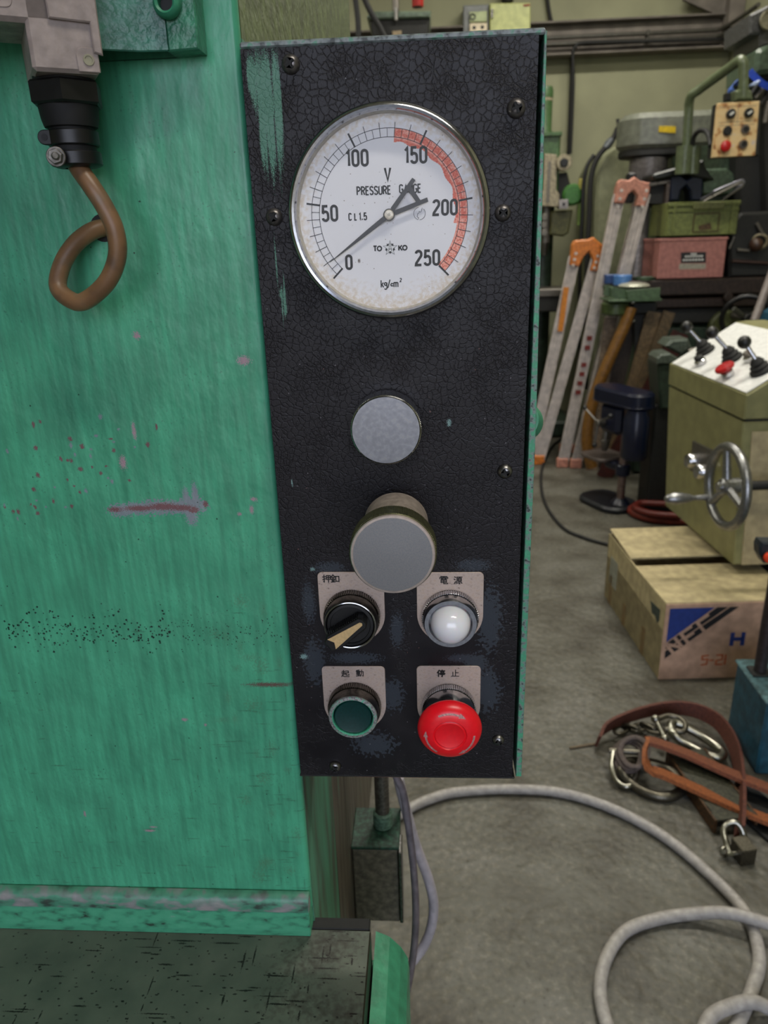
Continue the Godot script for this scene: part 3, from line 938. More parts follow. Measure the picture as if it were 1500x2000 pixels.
func panel() -> void:
	var o := thing("control_console", "narrow black crackle-painted control panel with green rim on the press column", "control panel", Vector3(-0.0185, 0.9932, -0.05))
	var tx := panel_paint()
	var m := mat(Color.WHITE, 1.0, 0, 0.0)
	m.albedo_texture = tx[0]
	m.normal_enabled = true
	m.normal_texture = tx[1]
	m.normal_scale = 1.0
	m.roughness_texture = tx[2]
	m.roughness = 1.0
	m.metallic_specular = 0.4
	m.texture_repeat = false
	var b := of(o)
	b.quad(Vector3(-0.0932, 0.9935, 0.0021), Vector3(0.0563, 0.9935, 0.0021), Vector3(0.0563, 1.4425, 0.0021), Vector3(-0.0932, 1.4425, 0.0021))
	part(o, "face_plate", b, m)
	var e := of(o)
	e.box(Vector3(-0.0185, 1.218, 0.001), Vector3(0.1497, 0.4494, 0.002), 0.0003)
	part(o, "plate_edge", e, M.black)
	# sheet box behind with its rim showing at the top and the right
	var rim := mat(Color.WHITE, 0.45, 0, 0.0)
	rim.albedo_texture = ntex(19, 0.05, 0, 0, 5, 512, FastNoiseLite.TYPE_SIMPLEX_SMOOTH, [[0.25, Color(0.16, 0.2, 0.18)], [0.34, Color(0.40, 0.44, 0.43)], [0.46, Color(0.45, 0.53, 0.50)], [0.56, Color(0.26, 0.56, 0.43)], [0.8, Color(0.30, 0.62, 0.48)]])
	rim.uv1_triplanar = true
	rim.uv1_scale = Vector3.ONE * 7
	var grey := mat(Color.WHITE, 0.45, 0, 0.0)
	grey.albedo_texture = ntex(20, 0.03, 0, 0, 5, 512, FastNoiseLite.TYPE_SIMPLEX_SMOOTH, [[0.2, Color(0.22, 0.24, 0.23)], [0.4, Color(0.44, 0.47, 0.47)], [0.6, Color(0.52, 0.55, 0.55)], [0.75, Color(0.36, 0.54, 0.46)], [0.9, Color(0.30, 0.58, 0.46)]])
	grey.uv1_triplanar = true
	grey.uv1_scale = Vector3.ONE * 9
	part(o, "top_rim", of(o).box(Vector3(-0.0170, 1.4443, -0.038), Vector3(0.1530, 0.0030, 0.080), 0.0008), grey)
	part(o, "side_rim", of(o).at(Vector3(0.0596, 0, 0)).prism(pl([-0.0007, 1.4445, 0.0007, 1.4445, 0.0032, 1.25, 0.0032, 0.9934, -0.0007, 0.9934]), -0.078, 0.0012, 0.0004), rim)
	part(o, "back_box", of(o).box(Vector3(-0.0185, 1.218, -0.04), Vector3(0.151, 0.447, 0.076), 0.001), M.black)
	part(o, "bottom_lip", of(o).box(Vector3(-0.018, 0.9927, -0.038), Vector3(0.152, 0.0014, 0.08), 0.0004), M.dark)
	part(o, "primer_edge", of(o).box(Vector3(-0.0285, 0.9911, -0.004), Vector3(0.054, 0.0016, 0.008), 0.0003), mat(Color(0.75, 0.48, 0.38), 0.6, 0, 0.2, 30.0))
	var sm := mat(Color(0.50, 0.48, 0.47), 0.36, 0.8, 0.3, 60.0)
	for p in [[-0.0679, 1.4348, 0.0047], [0.046, 1.4107, 0.0048], [-0.0822, 1.3633, 0.0046], [0.0405, 1.3615, 0.0044], [0.0453, 1.218, 0.0046], [0.0458, 1.0253, 0.0042], [-0.068, 1.0019, 0.0042]]:
		screw_head(o, Vector2(p[0], p[1]), p[2], sm if p[1] > 1.3 else M.steel)
	# the green capped fitting on the box's right side
	var g := thing("side_fitting", "small round green painted fitting on the right side of the panel box", "fitting", Vector3(0.0628, 1.236, -0.05))
	part(g, "body", MB.new().at(Vector3(-0.002, 0, 0), Vector3(70, -30, 0)).lathe([Vector2(0.006, 0.004), Vector2(0.0085, 0.0045), Vector2(0.0125, 0.002), Vector2(0.013, -0.002), Vector2(0.012, -0.008)], 28), M.green)
	part(g, "cap", MB.new().at(Vector3(-0.002, 0, 0), Vector3(70, -30, 0)).lathe([Vector2(0.0095, 0.004), Vector2(0.008, 0.0055), Vector2(0, 0.006)], 24), M.dull)

# ---------------------------------------------------------------- the gauge
func gauge() -> void:
	var C := Vector3(-0.0199, 1.3624, 0.0022)
	var o := thing("pressure_gauge", "large round white dial pressure gauge with chrome ring at the panel top", "gauge", C)
	var turn := Vector3(90, 0, 0)
	part(o, "case_ring", MB.new().at(Vector3.ZERO, turn).lathe([Vector2(0.0536, 0), Vector2(0.0536, 0.004), Vector2(0.0534, 0.0068), Vector2(0.0525, 0.0086), Vector2(0.0512, 0.0092), Vector2(0.0500, 0.0088), Vector2(0.0494, 0.0076), Vector2(0.0491, 0.0055)], 96), M.chrome)
	part(o, "inner_wall", MB.new().at(Vector3.ZERO, turn).lathe([Vector2(0.0491, 0.0058), Vector2(0.0488, 0.003), Vector2(0.0484, 0.0001)], 96), mat(Color(0.78, 0.75, 0.69), 0.5, 0, 0.2, 40.0))
	# the dial with rusty dust that has crept in round its edge
	var W := 1024
	var f := FastNoiseLite.new()
	f.seed = 50
	f.frequency = 0.03
	f.fractal_octaves = 5
	var n1 := f.get_image(W, W, false, false, true).get_data()
	f.seed = 51
	f.frequency = 0.35
	f.fractal_octaves = 2
	var n2 := f.get_image(W, W, false, false, true).get_data()
	var raw := PackedByteArray()
	raw.resize(W * W * 3)
	for y in W:
		for x in W:
			var i := y * W + x
			var dx := (x - 511.5) / 512.0
			var dy := (y - 511.5) / 512.0
			var r := sqrt(dx * dx + dy * dy)
			var t := clampf((r - 0.86) * 5.0, 0, 1) * clampf(n1[i] / 190.0 - 0.35, 0, 1)
			if r > 0.74 and n2[i] + n1[i] * 0.5 + (r - 0.74) * 300.0 + (34.0 if dy > 0.62 else 0.0) > 306.0:
				t = maxf(t, 0.6)
			raw[i * 3] = int(lerpf(232, 196, t))
			raw[i * 3 + 1] = int(lerpf(230, 172, t))
			raw[i * 3 + 2] = int(lerpf(233, 138, t))
	var im := Image.create_from_data(W, W, false, Image.FORMAT_RGB8, raw)
	var R := RandomNumberGenerator.new()
	R.seed = 77
	for i in 60:
		blob(im, Vector2(512 + R.randfn(0, 190), 512 + R.randfn(0, 190)), Vector2.ONE * R.randf_range(1.0, 2.4), Color(0.45, 0.38, 0.33), i, 0.6)
	blob(im, Vector2(330, 752), Vector2(7, 9), Color(0.35, 0.30, 0.26), 2, 0.9)
	var dm := mat(Color.WHITE, 0.55, 0, 0.0)
	dm.albedo_texture = ImageTexture.create_from_image(im)
	dm.texture_repeat = false
	var d := MB.new()
	for s in 72:
		var a := TAU * s / 72
		var b := TAU * (s + 1) / 72
		var k := 0.0486
		var z := Vector3(0, 0, 0.0004)
		d.tri(z, z + Vector3(cos(a), sin(a), 0) * k, z + Vector3(cos(b), sin(b), 0) * k, Vector3.BACK, Vector3.BACK, Vector3.BACK, Vector2(0.5, 0.5), Vector2(0.5 + cos(a) / 2, 0.5 - sin(a) / 2), Vector2(0.5 + cos(b) / 2, 0.5 - sin(b) / 2))
	var dial := part(o, "dial", d, dm)
	# red marker on the scale from 130 up
	var red := mat(Color(0.96, 0.71, 0.63), 0.6, 0, 0.0)
	red.albedo_texture = ntex(23, 0.03, 0, 0, 5, 512, FastNoiseLite.TYPE_SIMPLEX_SMOOTH, [[0.2, Color(0.86, 0.52, 0.46)], [0.5, Color(1, 0.86, 0.84)], [0.8, Color(1, 1.0, 1.0)]])
	red.uv1_triplanar = true
	red.uv1_scale = Vector3.ONE * 45
	var rz := MB.new()
	var deep := MB.new()
	for s in 60:
		var a := deg_to_rad(lerpf(84.6, -45, s / 60.0))
		var b := deg_to_rad(lerpf(84.6, -45, (s + 1) / 60.0))
		var i0 := 0.0352 + 0.0006 * sin(s * 0.7)
		if s > 42:
			i0 = 0.0365
		for e in [[rz, i0, 0.0418], [deep, i0, 0.0366], [deep, 0.0384, 0.0405 + 0.0011 * sin(s * 1.3)]]:
			if e[0] == deep and s > 40:
				continue
			var z := Vector3(0, 0, 0.00045 if e[0] == rz else 0.00048)
			e[0].quad(z + Vector3(cos(b), sin(b), 0) * e[1], z + Vector3(cos(b), sin(b), 0) * e[2], z + Vector3(cos(a), sin(a), 0) * e[2], z + Vector3(cos(a), sin(a), 0) * e[1])
	part(dial, "red_zone", rz, red, "pale red marker band")
	var red2 := mat(Color(0.92, 0.52, 0.42), 0.6, 0, 0.0)
	red2.albedo_texture = red.albedo_texture
	red2.uv1_triplanar = true
	red2.uv1_scale = Vector3.ONE * 60
	part(dial, "red_line", deep, red2, "darker red marker strokes")
	# printing, in millimetres
	var pr := func() -> MB:
		var q := MB.new()
		q.xf = Transform3D(Basis.from_scale(Vector3.ONE * 0.001), Vector3.ZERO)
		return q
	var z0 := 0.49
	var z1 := 0.54
	var q: MB = pr.call()
	for r in [37.6, 41.8]:
		q.lines([arc(r, 225, -45, Vector2.ZERO, 120)], 0.3, z0, z1, true)
	for i in 51:
		var a := deg_to_rad(225.0 - 5.4 * i)
		var u := Vector2(cos(a), sin(a))
		if i % 10 == 0:
			q.lines([PackedVector2Array([u * 37.4, u * 44.8])], 0.95, z0, z1 + 0.01, true)
		elif i % 2 == 0:
			q.lines([PackedVector2Array([u * 37.6, u * 44.6])], 0.34, z0, z1 + 0.01, true)
		else:
			q.lines([PackedVector2Array([u * 37.6, u * 41.8])], 0.28, z0, z1 + 0.01, true)
	part(dial, "scale", q, M.ink)
	for w in [["0", -22.8, -23.4, 6.8], ["50", -32.0, 1.8, 7.2], ["100", -16.2, 28.2, 7.2], ["150", 14.5, 28.6, 7.2], ["200", 29.8, 2.8, 7.0], ["250", 20.2, -22.3, 7.2]]:
		q = pr.call()
		write(q, w[0], Vector2(w[1], w[2]), w[3], 1.35, z0, z1, 0.98, 0.26, true)
		part(dial, "numeral", q, M.ink)
	q = pr.call()
	write(q, "V", Vector2(-0.3, 20.0), 6.0, 1.15, z0, z1, 0.95, 0.2, true)
	write(q, "PRESSURE", Vector2(-7.9, 12.3), 3.9, 0.72, z0, z1, 0.98, 0.2, true)
	write(q, "GAUGE", Vector2(11.4, 12.6), 3.9, 0.72, z0, z1, 0.98, 0.2, true)
	write(q, "C", Vector2(-21.1, -0.3), 3.3, 0.7, z0, z1, 0.9, 0.2, true)
	write(q, "L", Vector2(-18.1, -0.3), 3.3, 0.7, z0, z1, 0.9, 0.2, true)
	q.box(Vector3(-14.6, -1.7, (z0 + z1) / 2), Vector3(0.6, 0.6, z1 - z0))
	write(q, "1 5", Vector2(-14.2, -0.3), 3.3, 0.7, z0, z1, 0.95, 0.16, true)
	write(q, "kg/cm", Vector2(-0.8, -35.2), 3.8, 0.62, z0, z1, 0.98, 0.12, true)
	write(q, "2", Vector2(5.4, -33.5), 1.8, 0.45, z0, z1, 1.0, 0.1, true)
	part(dial, "lettering", q, M.ink)
	q = pr.call()
	q.lines([arc(3.1, 100, 255, Vector2(16.2, 0.2), 16), arc(3.1, 45, -90, Vector2(16.2, 0.2), 16), pl([17.6, 2.9, 17.2, 1.2, 16.6, 0.8, 16.0, 1.2, 15.9, 0.3, 15.2, 0.2, 15.1, -0.6, 14.9, -1.4, 15.8, -2.0, 15.4, -2.7])], 0.22, z0, z1)
	part(dial, "emblem", q, M.ink)
	# maker's mark: four letters with a star between them
	q = pr.call()
	write(q, "TO", Vector2(-6.9, -16.8), 2.6, 0.75, z0, z1, 1.0, 0.12, true)
	write(q, "KO", Vector2(6.9, -16.8), 2.6, 0.75, z0, z1, 1.0, 0.12, true)
	var star := PackedVector2Array()
	var burst := PackedVector2Array()
	for i in 10:
		star.push_back(Vector2(0, -16.8) + Vector2.from_angle(PI / 2 + i * PI / 5) * (3.9 if i % 2 == 0 else 1.55))
	for i in 40:
		burst.push_back(Vector2(0, -16.8) + Vector2.from_angle(PI / 2 + i * TAU / 40) * (3.0 if i % 4 == 0 else 2.45))
	q.prism(burst, z0, z1)
	var line := star.duplicate()
	line.push_back(star[0])
	q.lines([line], 0.22, z0, z1 + 0.02, true)
	q.lines([pl([-0.95, -18.5, 0, -14.2, 0.95, -18.5]), pl([-0.55, -17.2, 0.55, -17.2])], 0.32, z0, z1 + 0.02, true)
	part(dial, "logo", q, M.ink)
	q = pr.call()
	q.prism(star, z0, z1 + 0.008)
	part(dial, "logo_star", q, mat(Color(0.87, 0.87, 0.87), 0.55, 0, 0.0))
	# the needle
	var nd := MB.new().at(Vector3(0, 0, 0.0026), Vector3(0, 0, 215))
	nd.xf = nd.xf * Transform3D(Basis.from_scale(Vector3.ONE * 0.001), Vector3.ZERO)
	nd.prism(pl([0, 1.35, 0, -1.35, 14, -1.1, 30, -0.5, 40.4, -0.12, 40.4, 0.12, 30, 0.5, 14, 1.1]), 0, 0.35, 0.05)
	for s in [-1.0, 1.0]:
		nd.prism(pl([0, 0.4 * s, -3, 2.3 * s, -20.5, 7.2 * s, -21.2, 5.2 * s, -3, -0.2 * s]), 0, 0.35, 0.05)
	nd.prism(pl([-15.2, -5, -17.6, -5.6, -17.6, 5.6, -15.2, 5]), 0, 0.345, 0.04)
	nd.prism(disc(3.1), -0.1, 0.5, 0.1, true)
	part(o, "needle", nd, M.black)
	var hub := part(o, "hub", MB.new().at(Vector3(0, 0, 0.0030), turn).lathe([Vector2(0, 0), Vector2(0.0026, 0), Vector2(0.0026, 0.0008), Vector2(0.0022, 0.0013), Vector2(0.0008, 0.0015), Vector2(0, 0.0015)], 28), mat(Color(0.84, 0.80, 0.72), 0.4, 0.5, 0.2, 90.0))
	part(hub, "shaft_end", MB.new().at(Vector3(0, 0, 0.0045), turn).lathe([Vector2(0.0004, 0), Vector2(0.0006, 0), Vector2(0.0006, 0.0002), Vector2(0.0004, 0.0002), Vector2(0.0004, 0)], 16), M.dark)
	var glass := StandardMaterial3D.new()
	glass.albedo_color = Color(1, 1, 1, 0.04)
	glass.transparency = BaseMaterial3D.TRANSPARENCY_ALPHA
	glass.roughness = 0.03
	glass.metallic_specular = 0.14
	part(o, "glass", MB.new().at(Vector3(0, 0, 0.0066), turn).lathe([Vector2(0.0492, 0), Vector2(0, 0)], 64), glass)

# ---------------------------------------------------------------- knobs and switches
func knurled(r: float, h: float, teeth: int, bev := 0.0006, depth := 0.0005) -> MB:  # ribbed disc standing on the origin
	var p := PackedVector2Array()
	for i in teeth:
		for e in [[0.0, -depth], [0.3, -depth], [0.5, 0.0], [0.8, 0.0]]:
			p.push_back(Vector2.from_angle(TAU * (i + e[0]) / teeth) * (r + e[1]))
	var b := MB.new()
	b.at(Vector3.ZERO, Vector3(-90, 0, 0))
	return b.prism(p, 0, h, bev)

func turned(r: float, h: float, teeth: int, at: Vector3, bev := 0.0006, depth := 0.0005) -> MB:
	var b := MB.new()
	var k := knurled(r, h, teeth, bev, depth)
	var x := Transform3D(Basis.from_euler(Vector3(PI / 2, 0, 0)), at)
	for i in k.v.size():
		b.v.push_back(x * k.v[i])
		b.n.push_back(x.basis * k.n[i])
		b.t.push_back(k.t[i])
	return b

func knobs() -> void:
	var face := mat(Color(0.60, 0.61, 0.63), 0.3, 1.0, 0.0)
	face.albedo_texture = ntex(29, 0.03, 0, 0, 5, 512, FastNoiseLite.TYPE_SIMPLEX_SMOOTH, [[0.2, Color(0.90, 0.90, 0.91)], [0.55, Color(0.95, 0.95, 0.96)], [0.75, Color(1, 1, 1)], [0.9, Color(1, 0.98, 0.95)]])
	face.uv1_triplanar = true
	face.uv1_scale = Vector3.ONE * 16
	face.roughness_texture = ntex(30, 0.04, 0.85, 1.0, 5)
	face.roughness = 0.34
	var o := thing("valve_control", "flat chrome knob with finely ribbed rim below the gauge", "knob", Vector3(-0.0241, 1.2487, 0.0022))
	var side := part(o, "rim", turned(0.0203, 0.016, 130, Vector3(0, 0, 0.003), 0.0008, 0.0003), M.chrome)
	part(o, "face", MB.new().at(Vector3(0, 0, 0.019), Vector3(90, 0, 0)).lathe([Vector2(0.0193, 0), Vector2(0.0191, 0.0003), Vector2(0, 0.0004)], 64), face)
	part(o, "spindle", MB.new().at(Vector3.ZERO, Vector3(90, 0, 0)).cyl(0.008, 0.004, 20), M.dark)
	var k := thing("valve_control", "long mushroom-shaped steel knob with cross-knurled head above the name plates", "knob", Vector3(-0.0199, 1.1906, 0.0022))
	part(k, "hub", MB.new().at(Vector3.ZERO, Vector3(90, 0, 0)).lathe([Vector2(0.011, 0), Vector2(0.0115, 0.012), Vector2(0.018, 0.0122), Vector2(0.0192, 0.0135), Vector2(0.0192, 0.018), Vector2(0.0188, 0.03), Vector2(0.0150, 0.046), Vector2(0.014, 0.05)], 48), mat(Color(0.72, 0.66, 0.61), 0.42, 0.25, 0.2, 30.0))
	part(k, "head", turned(0.0238, 0.0125, 160, Vector3(0, 0, 0.048), 0.0007, 0.0003), mat(Color(0.40, 0.40, 0.28), 0.45, 0.6, 0.3, 50.0))
	var f2 := mat(Color(0.58, 0.58, 0.58), 0.4, 1.0, 0.0)
	f2.albedo_texture = ntex(33, 0.12, 0, 0, 4, 512, FastNoiseLite.TYPE_SIMPLEX_SMOOTH, [[0.2, Color(0.93, 0.93, 0.95)], [0.5, Color(0.97, 0.97, 0.97)], [0.8, Color(1, 0.99, 0.98)]])
	f2.uv1_triplanar = true
	f2.uv1_scale = Vector3.ONE * 14
	f2.roughness_texture = ntex(30, 0.04, 0.85, 1.0, 5)
	f2.roughness = 0.5
	part(k, "face_rim", MB.new().at(Vector3(0, 0, 0.0609), Vector3(90, 0, 0)).lathe([Vector2(0.0231, 0), Vector2(0.0226, 0.0009), Vector2(0.0214, 0.0010)], 64), mat(Color(0.74, 0.68, 0.64), 0.4, 0.5, 0.1, 30.0))
	part(k, "face", MB.new().at(Vector3(0, 0, 0.0605), Vector3(90, 0, 0)).lathe([Vector2(0.0220, 0.0), Vector2(0.0214, 0.0013), Vector2(0, 0.0015)], 64), f2)

func name_plate(o: Node3D, words: Array, h: float) -> void:  # local frame: button axis at the origin, top edge at y = h
	var w := 0.0212
	var p := PackedVector2Array()
	p.append_array(arc(0.003, 0, 90, Vector2(w - 0.003, h - 0.003), 5))
	p.append_array(arc(0.003, 90, 180, Vector2(-w + 0.003, h - 0.003), 5))
	p.push_back(Vector2(-w, 0.0))
	p.append_array(arc(0.0212, 184, 356, Vector2(0, 0), 24))
	p.push_back(Vector2(w, 0.0))
	var m := mat(Color(0.74, 0.67, 0.63), 0.45, 0.25, 0.0)
	m.albedo_texture = ntex(35, 0.02, 0, 0, 5, 512, FastNoiseLite.TYPE_SIMPLEX_SMOOTH, [[0.05, Color(0.40, 0.36, 0.33)], [0.12, Color(0.92, 0.91, 0.90)], [0.5, Color(1, 1, 1)], [0.85, Color(0.97, 0.95, 0.92)]])
	m.uv1_triplanar = true
	m.uv1_world_triplanar = true
	m.uv1_scale = Vector3(24, 34, 30)
	var pt := part(o, "name_plate", MB.new().prism(p, 0, 0.0009, 0.0002), m)
	var q := MB.new()
	q.xf = Transform3D(Basis.from_scale(Vector3.ONE * 0.001), Vector3.ZERO)
	for e in words:
		write(q, e[0], Vector2(e[1], h * 1000 + e[2]), e[3], e[4], 0.88, 0.96, 1.0, 0.02)
	part(pt, "lettering", q, M.ink)

func bezel(o: Node3D, r0: float, r1: float, r2: float, h: float, m: Material) -> void:
	part(o, "knurled_nut", turned(r0, 0.0062, 76, Vector3(0, 0, 0.0009), 0.0005, 0.0007), m)
	part(o, "bezel", MB.new().at(Vector3(0, 0, 0.007), Vector3(90, 0, 0)).lathe([Vector2(r0 - 0.0008, 0), Vector2(r0 - 0.001, 0.0012), Vector2(r1 + 0.0004, h - 0.001), Vector2(r1, h), Vector2(r2 + 0.0003, h), Vector2(r2, h - 0.0005), Vector2(r2 - 0.0002, 0.001)], 64), m)

func switches() -> void:
	var nut := mat(Color(0.50, 0.48, 0.45), 0.3, 1.0, 0.25, 60.0)
	# selector
	var o := thing("selector_switch", "black rotary selector switch with cream pointer on the upper left name plate", "switch", Vector3(-0.0505, 1.1222, 0.0022))
	name_plate(o, [["押釦", -12.6, -4.4, 5.2, 0.7]], 0.0303)
	bezel(o, 0.0183, 0.0166, 0.0152, 0.0085, nut)
	part(o, "bright_ring", MB.new().at(Vector3(0, 0, 0.0152), Vector3(90, 0, 0)).torus(0.0159, 0.0007, 64, 8), M.chrome)
	part(o, "disc", MB.new().at(Vector3(0, 0, 0.008), Vector3(90, 0, 0)).lathe([Vector2(0.0151, 0), Vector2(0.0151, 0.006), Vector2(0.0146, 0.0068), Vector2(0.0128, 0.0070), Vector2(0.0125, 0.0066), Vector2(0, 0.0066)], 48), M.black)
	var hb := MB.new().at(Vector3(0, 0, 0.0145), Vector3(0, 0, 217))
	hb.prism(pl([-0.0105, 0.0042, -0.0125, 0.002, -0.0125, -0.002, -0.0105, -0.0042, 0.0125, -0.0062, 0.0170, -0.0035, 0.0172, 0.0035, 0.0125, 0.0062]), 0, 0.0095, 0.0006)
	var handle := part(o, "handle", hb, M.black)
	var rib := MB.new().at(Vector3(0, 0, 0.0145), Vector3(0, 0, 217))
	for i in 16:
		for s in [-1.0, 1.0]:
			var x := -0.0095 + i * 0.00142
			rib.box(Vector3(x, s * (0.0043 + (x + 0.0105) * 0.085), 0.0046), Vector3(0.0007, 0.0012, 0.0082), 0.0002)
	part(handle, "grip_ribs", rib, M.black)
	var ar := MB.new().at(Vector3(0, 0, 0.0239), Vector3(0, 0, 217))
	ar.prism(pl([-0.0098, 0.0013, -0.0107, 0.0, -0.0098, -0.0013, 0.0140, -0.0042, 0.0118, 0.0, 0.0140, 0.0042]), 0, 0.0004, 0.0001)
	part(handle, "pointer", ar, mat(Color(0.88, 0.74, 0.52), 0.5, 0, 0.08, 60.0), "cream pointer")
	# lamp
	o = thing("indicator_lamp", "round white domed pilot lamp in a chrome ring at the upper right", "lamp", Vector3(0.0127, 1.1220, 0.0022))
	name_plate(o, [["電", -3.9, -5.2, 5.2, 0.6], ["源", 5.1, -5.4, 5.2, 0.65]], 0.030)
	bezel(o, 0.0183, 0.0163, 0.0136, 0.0065, M.chrome)
	part(o, "dome", MB.new().at(Vector3(0, 0, 0.0055), Vector3(90, 0, 0)).lathe([Vector2(0.0126, 0), Vector2(0.0127, 0.006), Vector2(0.0124, 0.009), Vector2(0.0114, 0.0125), Vector2(0.0096, 0.0154), Vector2(0.0072, 0.0175), Vector2(0.0042, 0.0188), Vector2(0.0018, 0.0192), Vector2(0, 0.0193)], 48), dome_mat())
	# start button
	o = thing("push_button", "round dark green start button with paint-flecked ring at the lower left", "button", Vector3(-0.0518, 1.0535, 0.0022))
	name_plate(o, [["起", -5.4, -5.5, 5.0, 0.7], ["動", 4.4, -5.2, 5.0, 0.62]], 0.030)
	var ring := mat(Color.WHITE, 0.4, 0.4, 0.0)
	ring.albedo_texture = ntex(37, 0.035, 0, 0, 4, 512, FastNoiseLite.TYPE_SIMPLEX_SMOOTH, [[0.3, Color(0.40, 0.40, 0.40)], [0.42, Color(0.64, 0.62, 0.62)], [0.66, Color(0.62, 0.62, 0.61)], [0.70, Color(0.30, 0.68, 0.55)], [0.9, Color(0.32, 0.72, 0.57)]])
	ring.uv1_triplanar = true
	ring.uv1_scale = Vector3.ONE * 22
	part(o, "knurled_nut", turned(0.0180, 0.0062, 76, Vector3(0, 0, 0.0009), 0.0005, 0.0007), nut)
	part(o, "bezel", MB.new().at(Vector3(0, 0, 0.007), Vector3(90, 0, 0)).lathe([Vector2(0.0172, 0), Vector2(0.0170, 0.002), Vector2(0.0163, 0.008)], 64), nut)
	part(o, "ring", MB.new().at(Vector3(0, 0, 0.0150), Vector3(90, 0, 0)).lathe([Vector2(0.0163, 0), Vector2(0.0159, 0.0009), Vector2(0.0139, 0.0012)], 64), ring)
	part(o, "painted_lip", MB.new().at(Vector3(0, 0, 0.0150), Vector3(90, 0, 0)).lathe([Vector2(0.0140, 0.0012), Vector2(0.0133, 0.0006), Vector2(0.0130, -0.004)], 64), mat(Color(0.32, 0.72, 0.57), 0.45, 0, 0.25, 60.0))
	part(o, "cap", MB.new().at(Vector3(0, 0, 0.0066), Vector3(90, 0, 0)).lathe([Vector2(0.0124, 0), Vector2(0.0124, 0.0082), Vector2(0.0119, 0.0088), Vector2(0.0112, 0.0086), Vector2(0, 0.0082)], 48), mat(Color(0.03, 0.22, 0.21), 0.35, 0, 0.15, 50.0))
	# emergency stop
	o = thing("emergency_stop_button", "red mushroom emergency stop button with white turn arrows at the lower right", "button", Vector3(0.0118, 1.0525, 0.0022))
	name_plate(o, [["停", -5.0, -5.6, 5.0, 0.85], ["止", 4.3, -5.4, 5.0, 0.6]], 0.0315)
	bezel(o, 0.0183, 0.0158, 0.0140, 0.0105, M.chrome)
	var red := mat(Color(0.93, 0.07, 0.13), 0.32, 0, 0.05, 30.0)
	part(o, "stem", turned(0.0150, 0.009, 80, Vector3(0, 0, 0.0130), 0.0005, 0.0007), red)
	var cap := part(o, "mushroom_cap", MB.new().at(Vector3(0, 0, 0.021), Vector3(90, 0, 0)).lathe([Vector2(0.01567, 0), Vector2(0.01944, 0.0008), Vector2(0.02059, 0.0024), Vector2(0.0208, 0.004), Vector2(0.02027, 0.006), Vector2(0.01881, 0.0084), Vector2(0.0162, 0.0104), Vector2(0.01306, 0.0114), Vector2(0.01087, 0.0117), Vector2(0.01055, 0.0112), Vector2(0.01014, 0.0110), Vector2(0.00972, 0.0112), Vector2(0.0092, 0.0116), Vector2(0.00627, 0.0108), Vector2(0, 0.0104)], 64), red)
	var am := mat(Color(0.86, 0.62, 0.60), 0.5, 0, 0.4, 120.0)
	for a0 in [118.0, -2.0, 238.0]:
		var ab := MB.new()
		for s in 12:  # a ribbon that follows the crown of the cap
			var a := deg_to_rad(a0 - 68.0 * s / 12)
			var b := deg_to_rad(a0 - 68.0 * (s + 1) / 12)
			var head := s >= 9
			var w0 := (0.0016 * (12 - s) / 3.0) if head else 0.00065
			var w1 := (0.0016 * (11 - s) / 3.0) if head else 0.00065
			var f := func(an: float, r: float) -> Vector3: return Vector3(cos(an) * r, sin(an) * r, 0.021 + 0.01022 - (r - 0.0162) * (0.41 if r > 0.0162 else 0.33) + 0.00025)
			ab.quad(f.call(b, 0.0155 - w1), f.call(b, 0.0155 + w1), f.call(a, 0.0155 + w0), f.call(a, 0.0155 - w0))
		part(cap, "arrow", ab, am, "worn white arrow")

func dome_mat() -> StandardMaterial3D:
	var m := mat(Color(0.90, 0.89, 0.90), 0.18, 0, 0.0)
	m.subsurf_scatter_enabled = true
	m.subsurf_scatter_strength = 0.2
	m.clearcoat_enabled = true
	m.clearcoat = 0.6
	m.clearcoat_roughness = 0.1
	return m

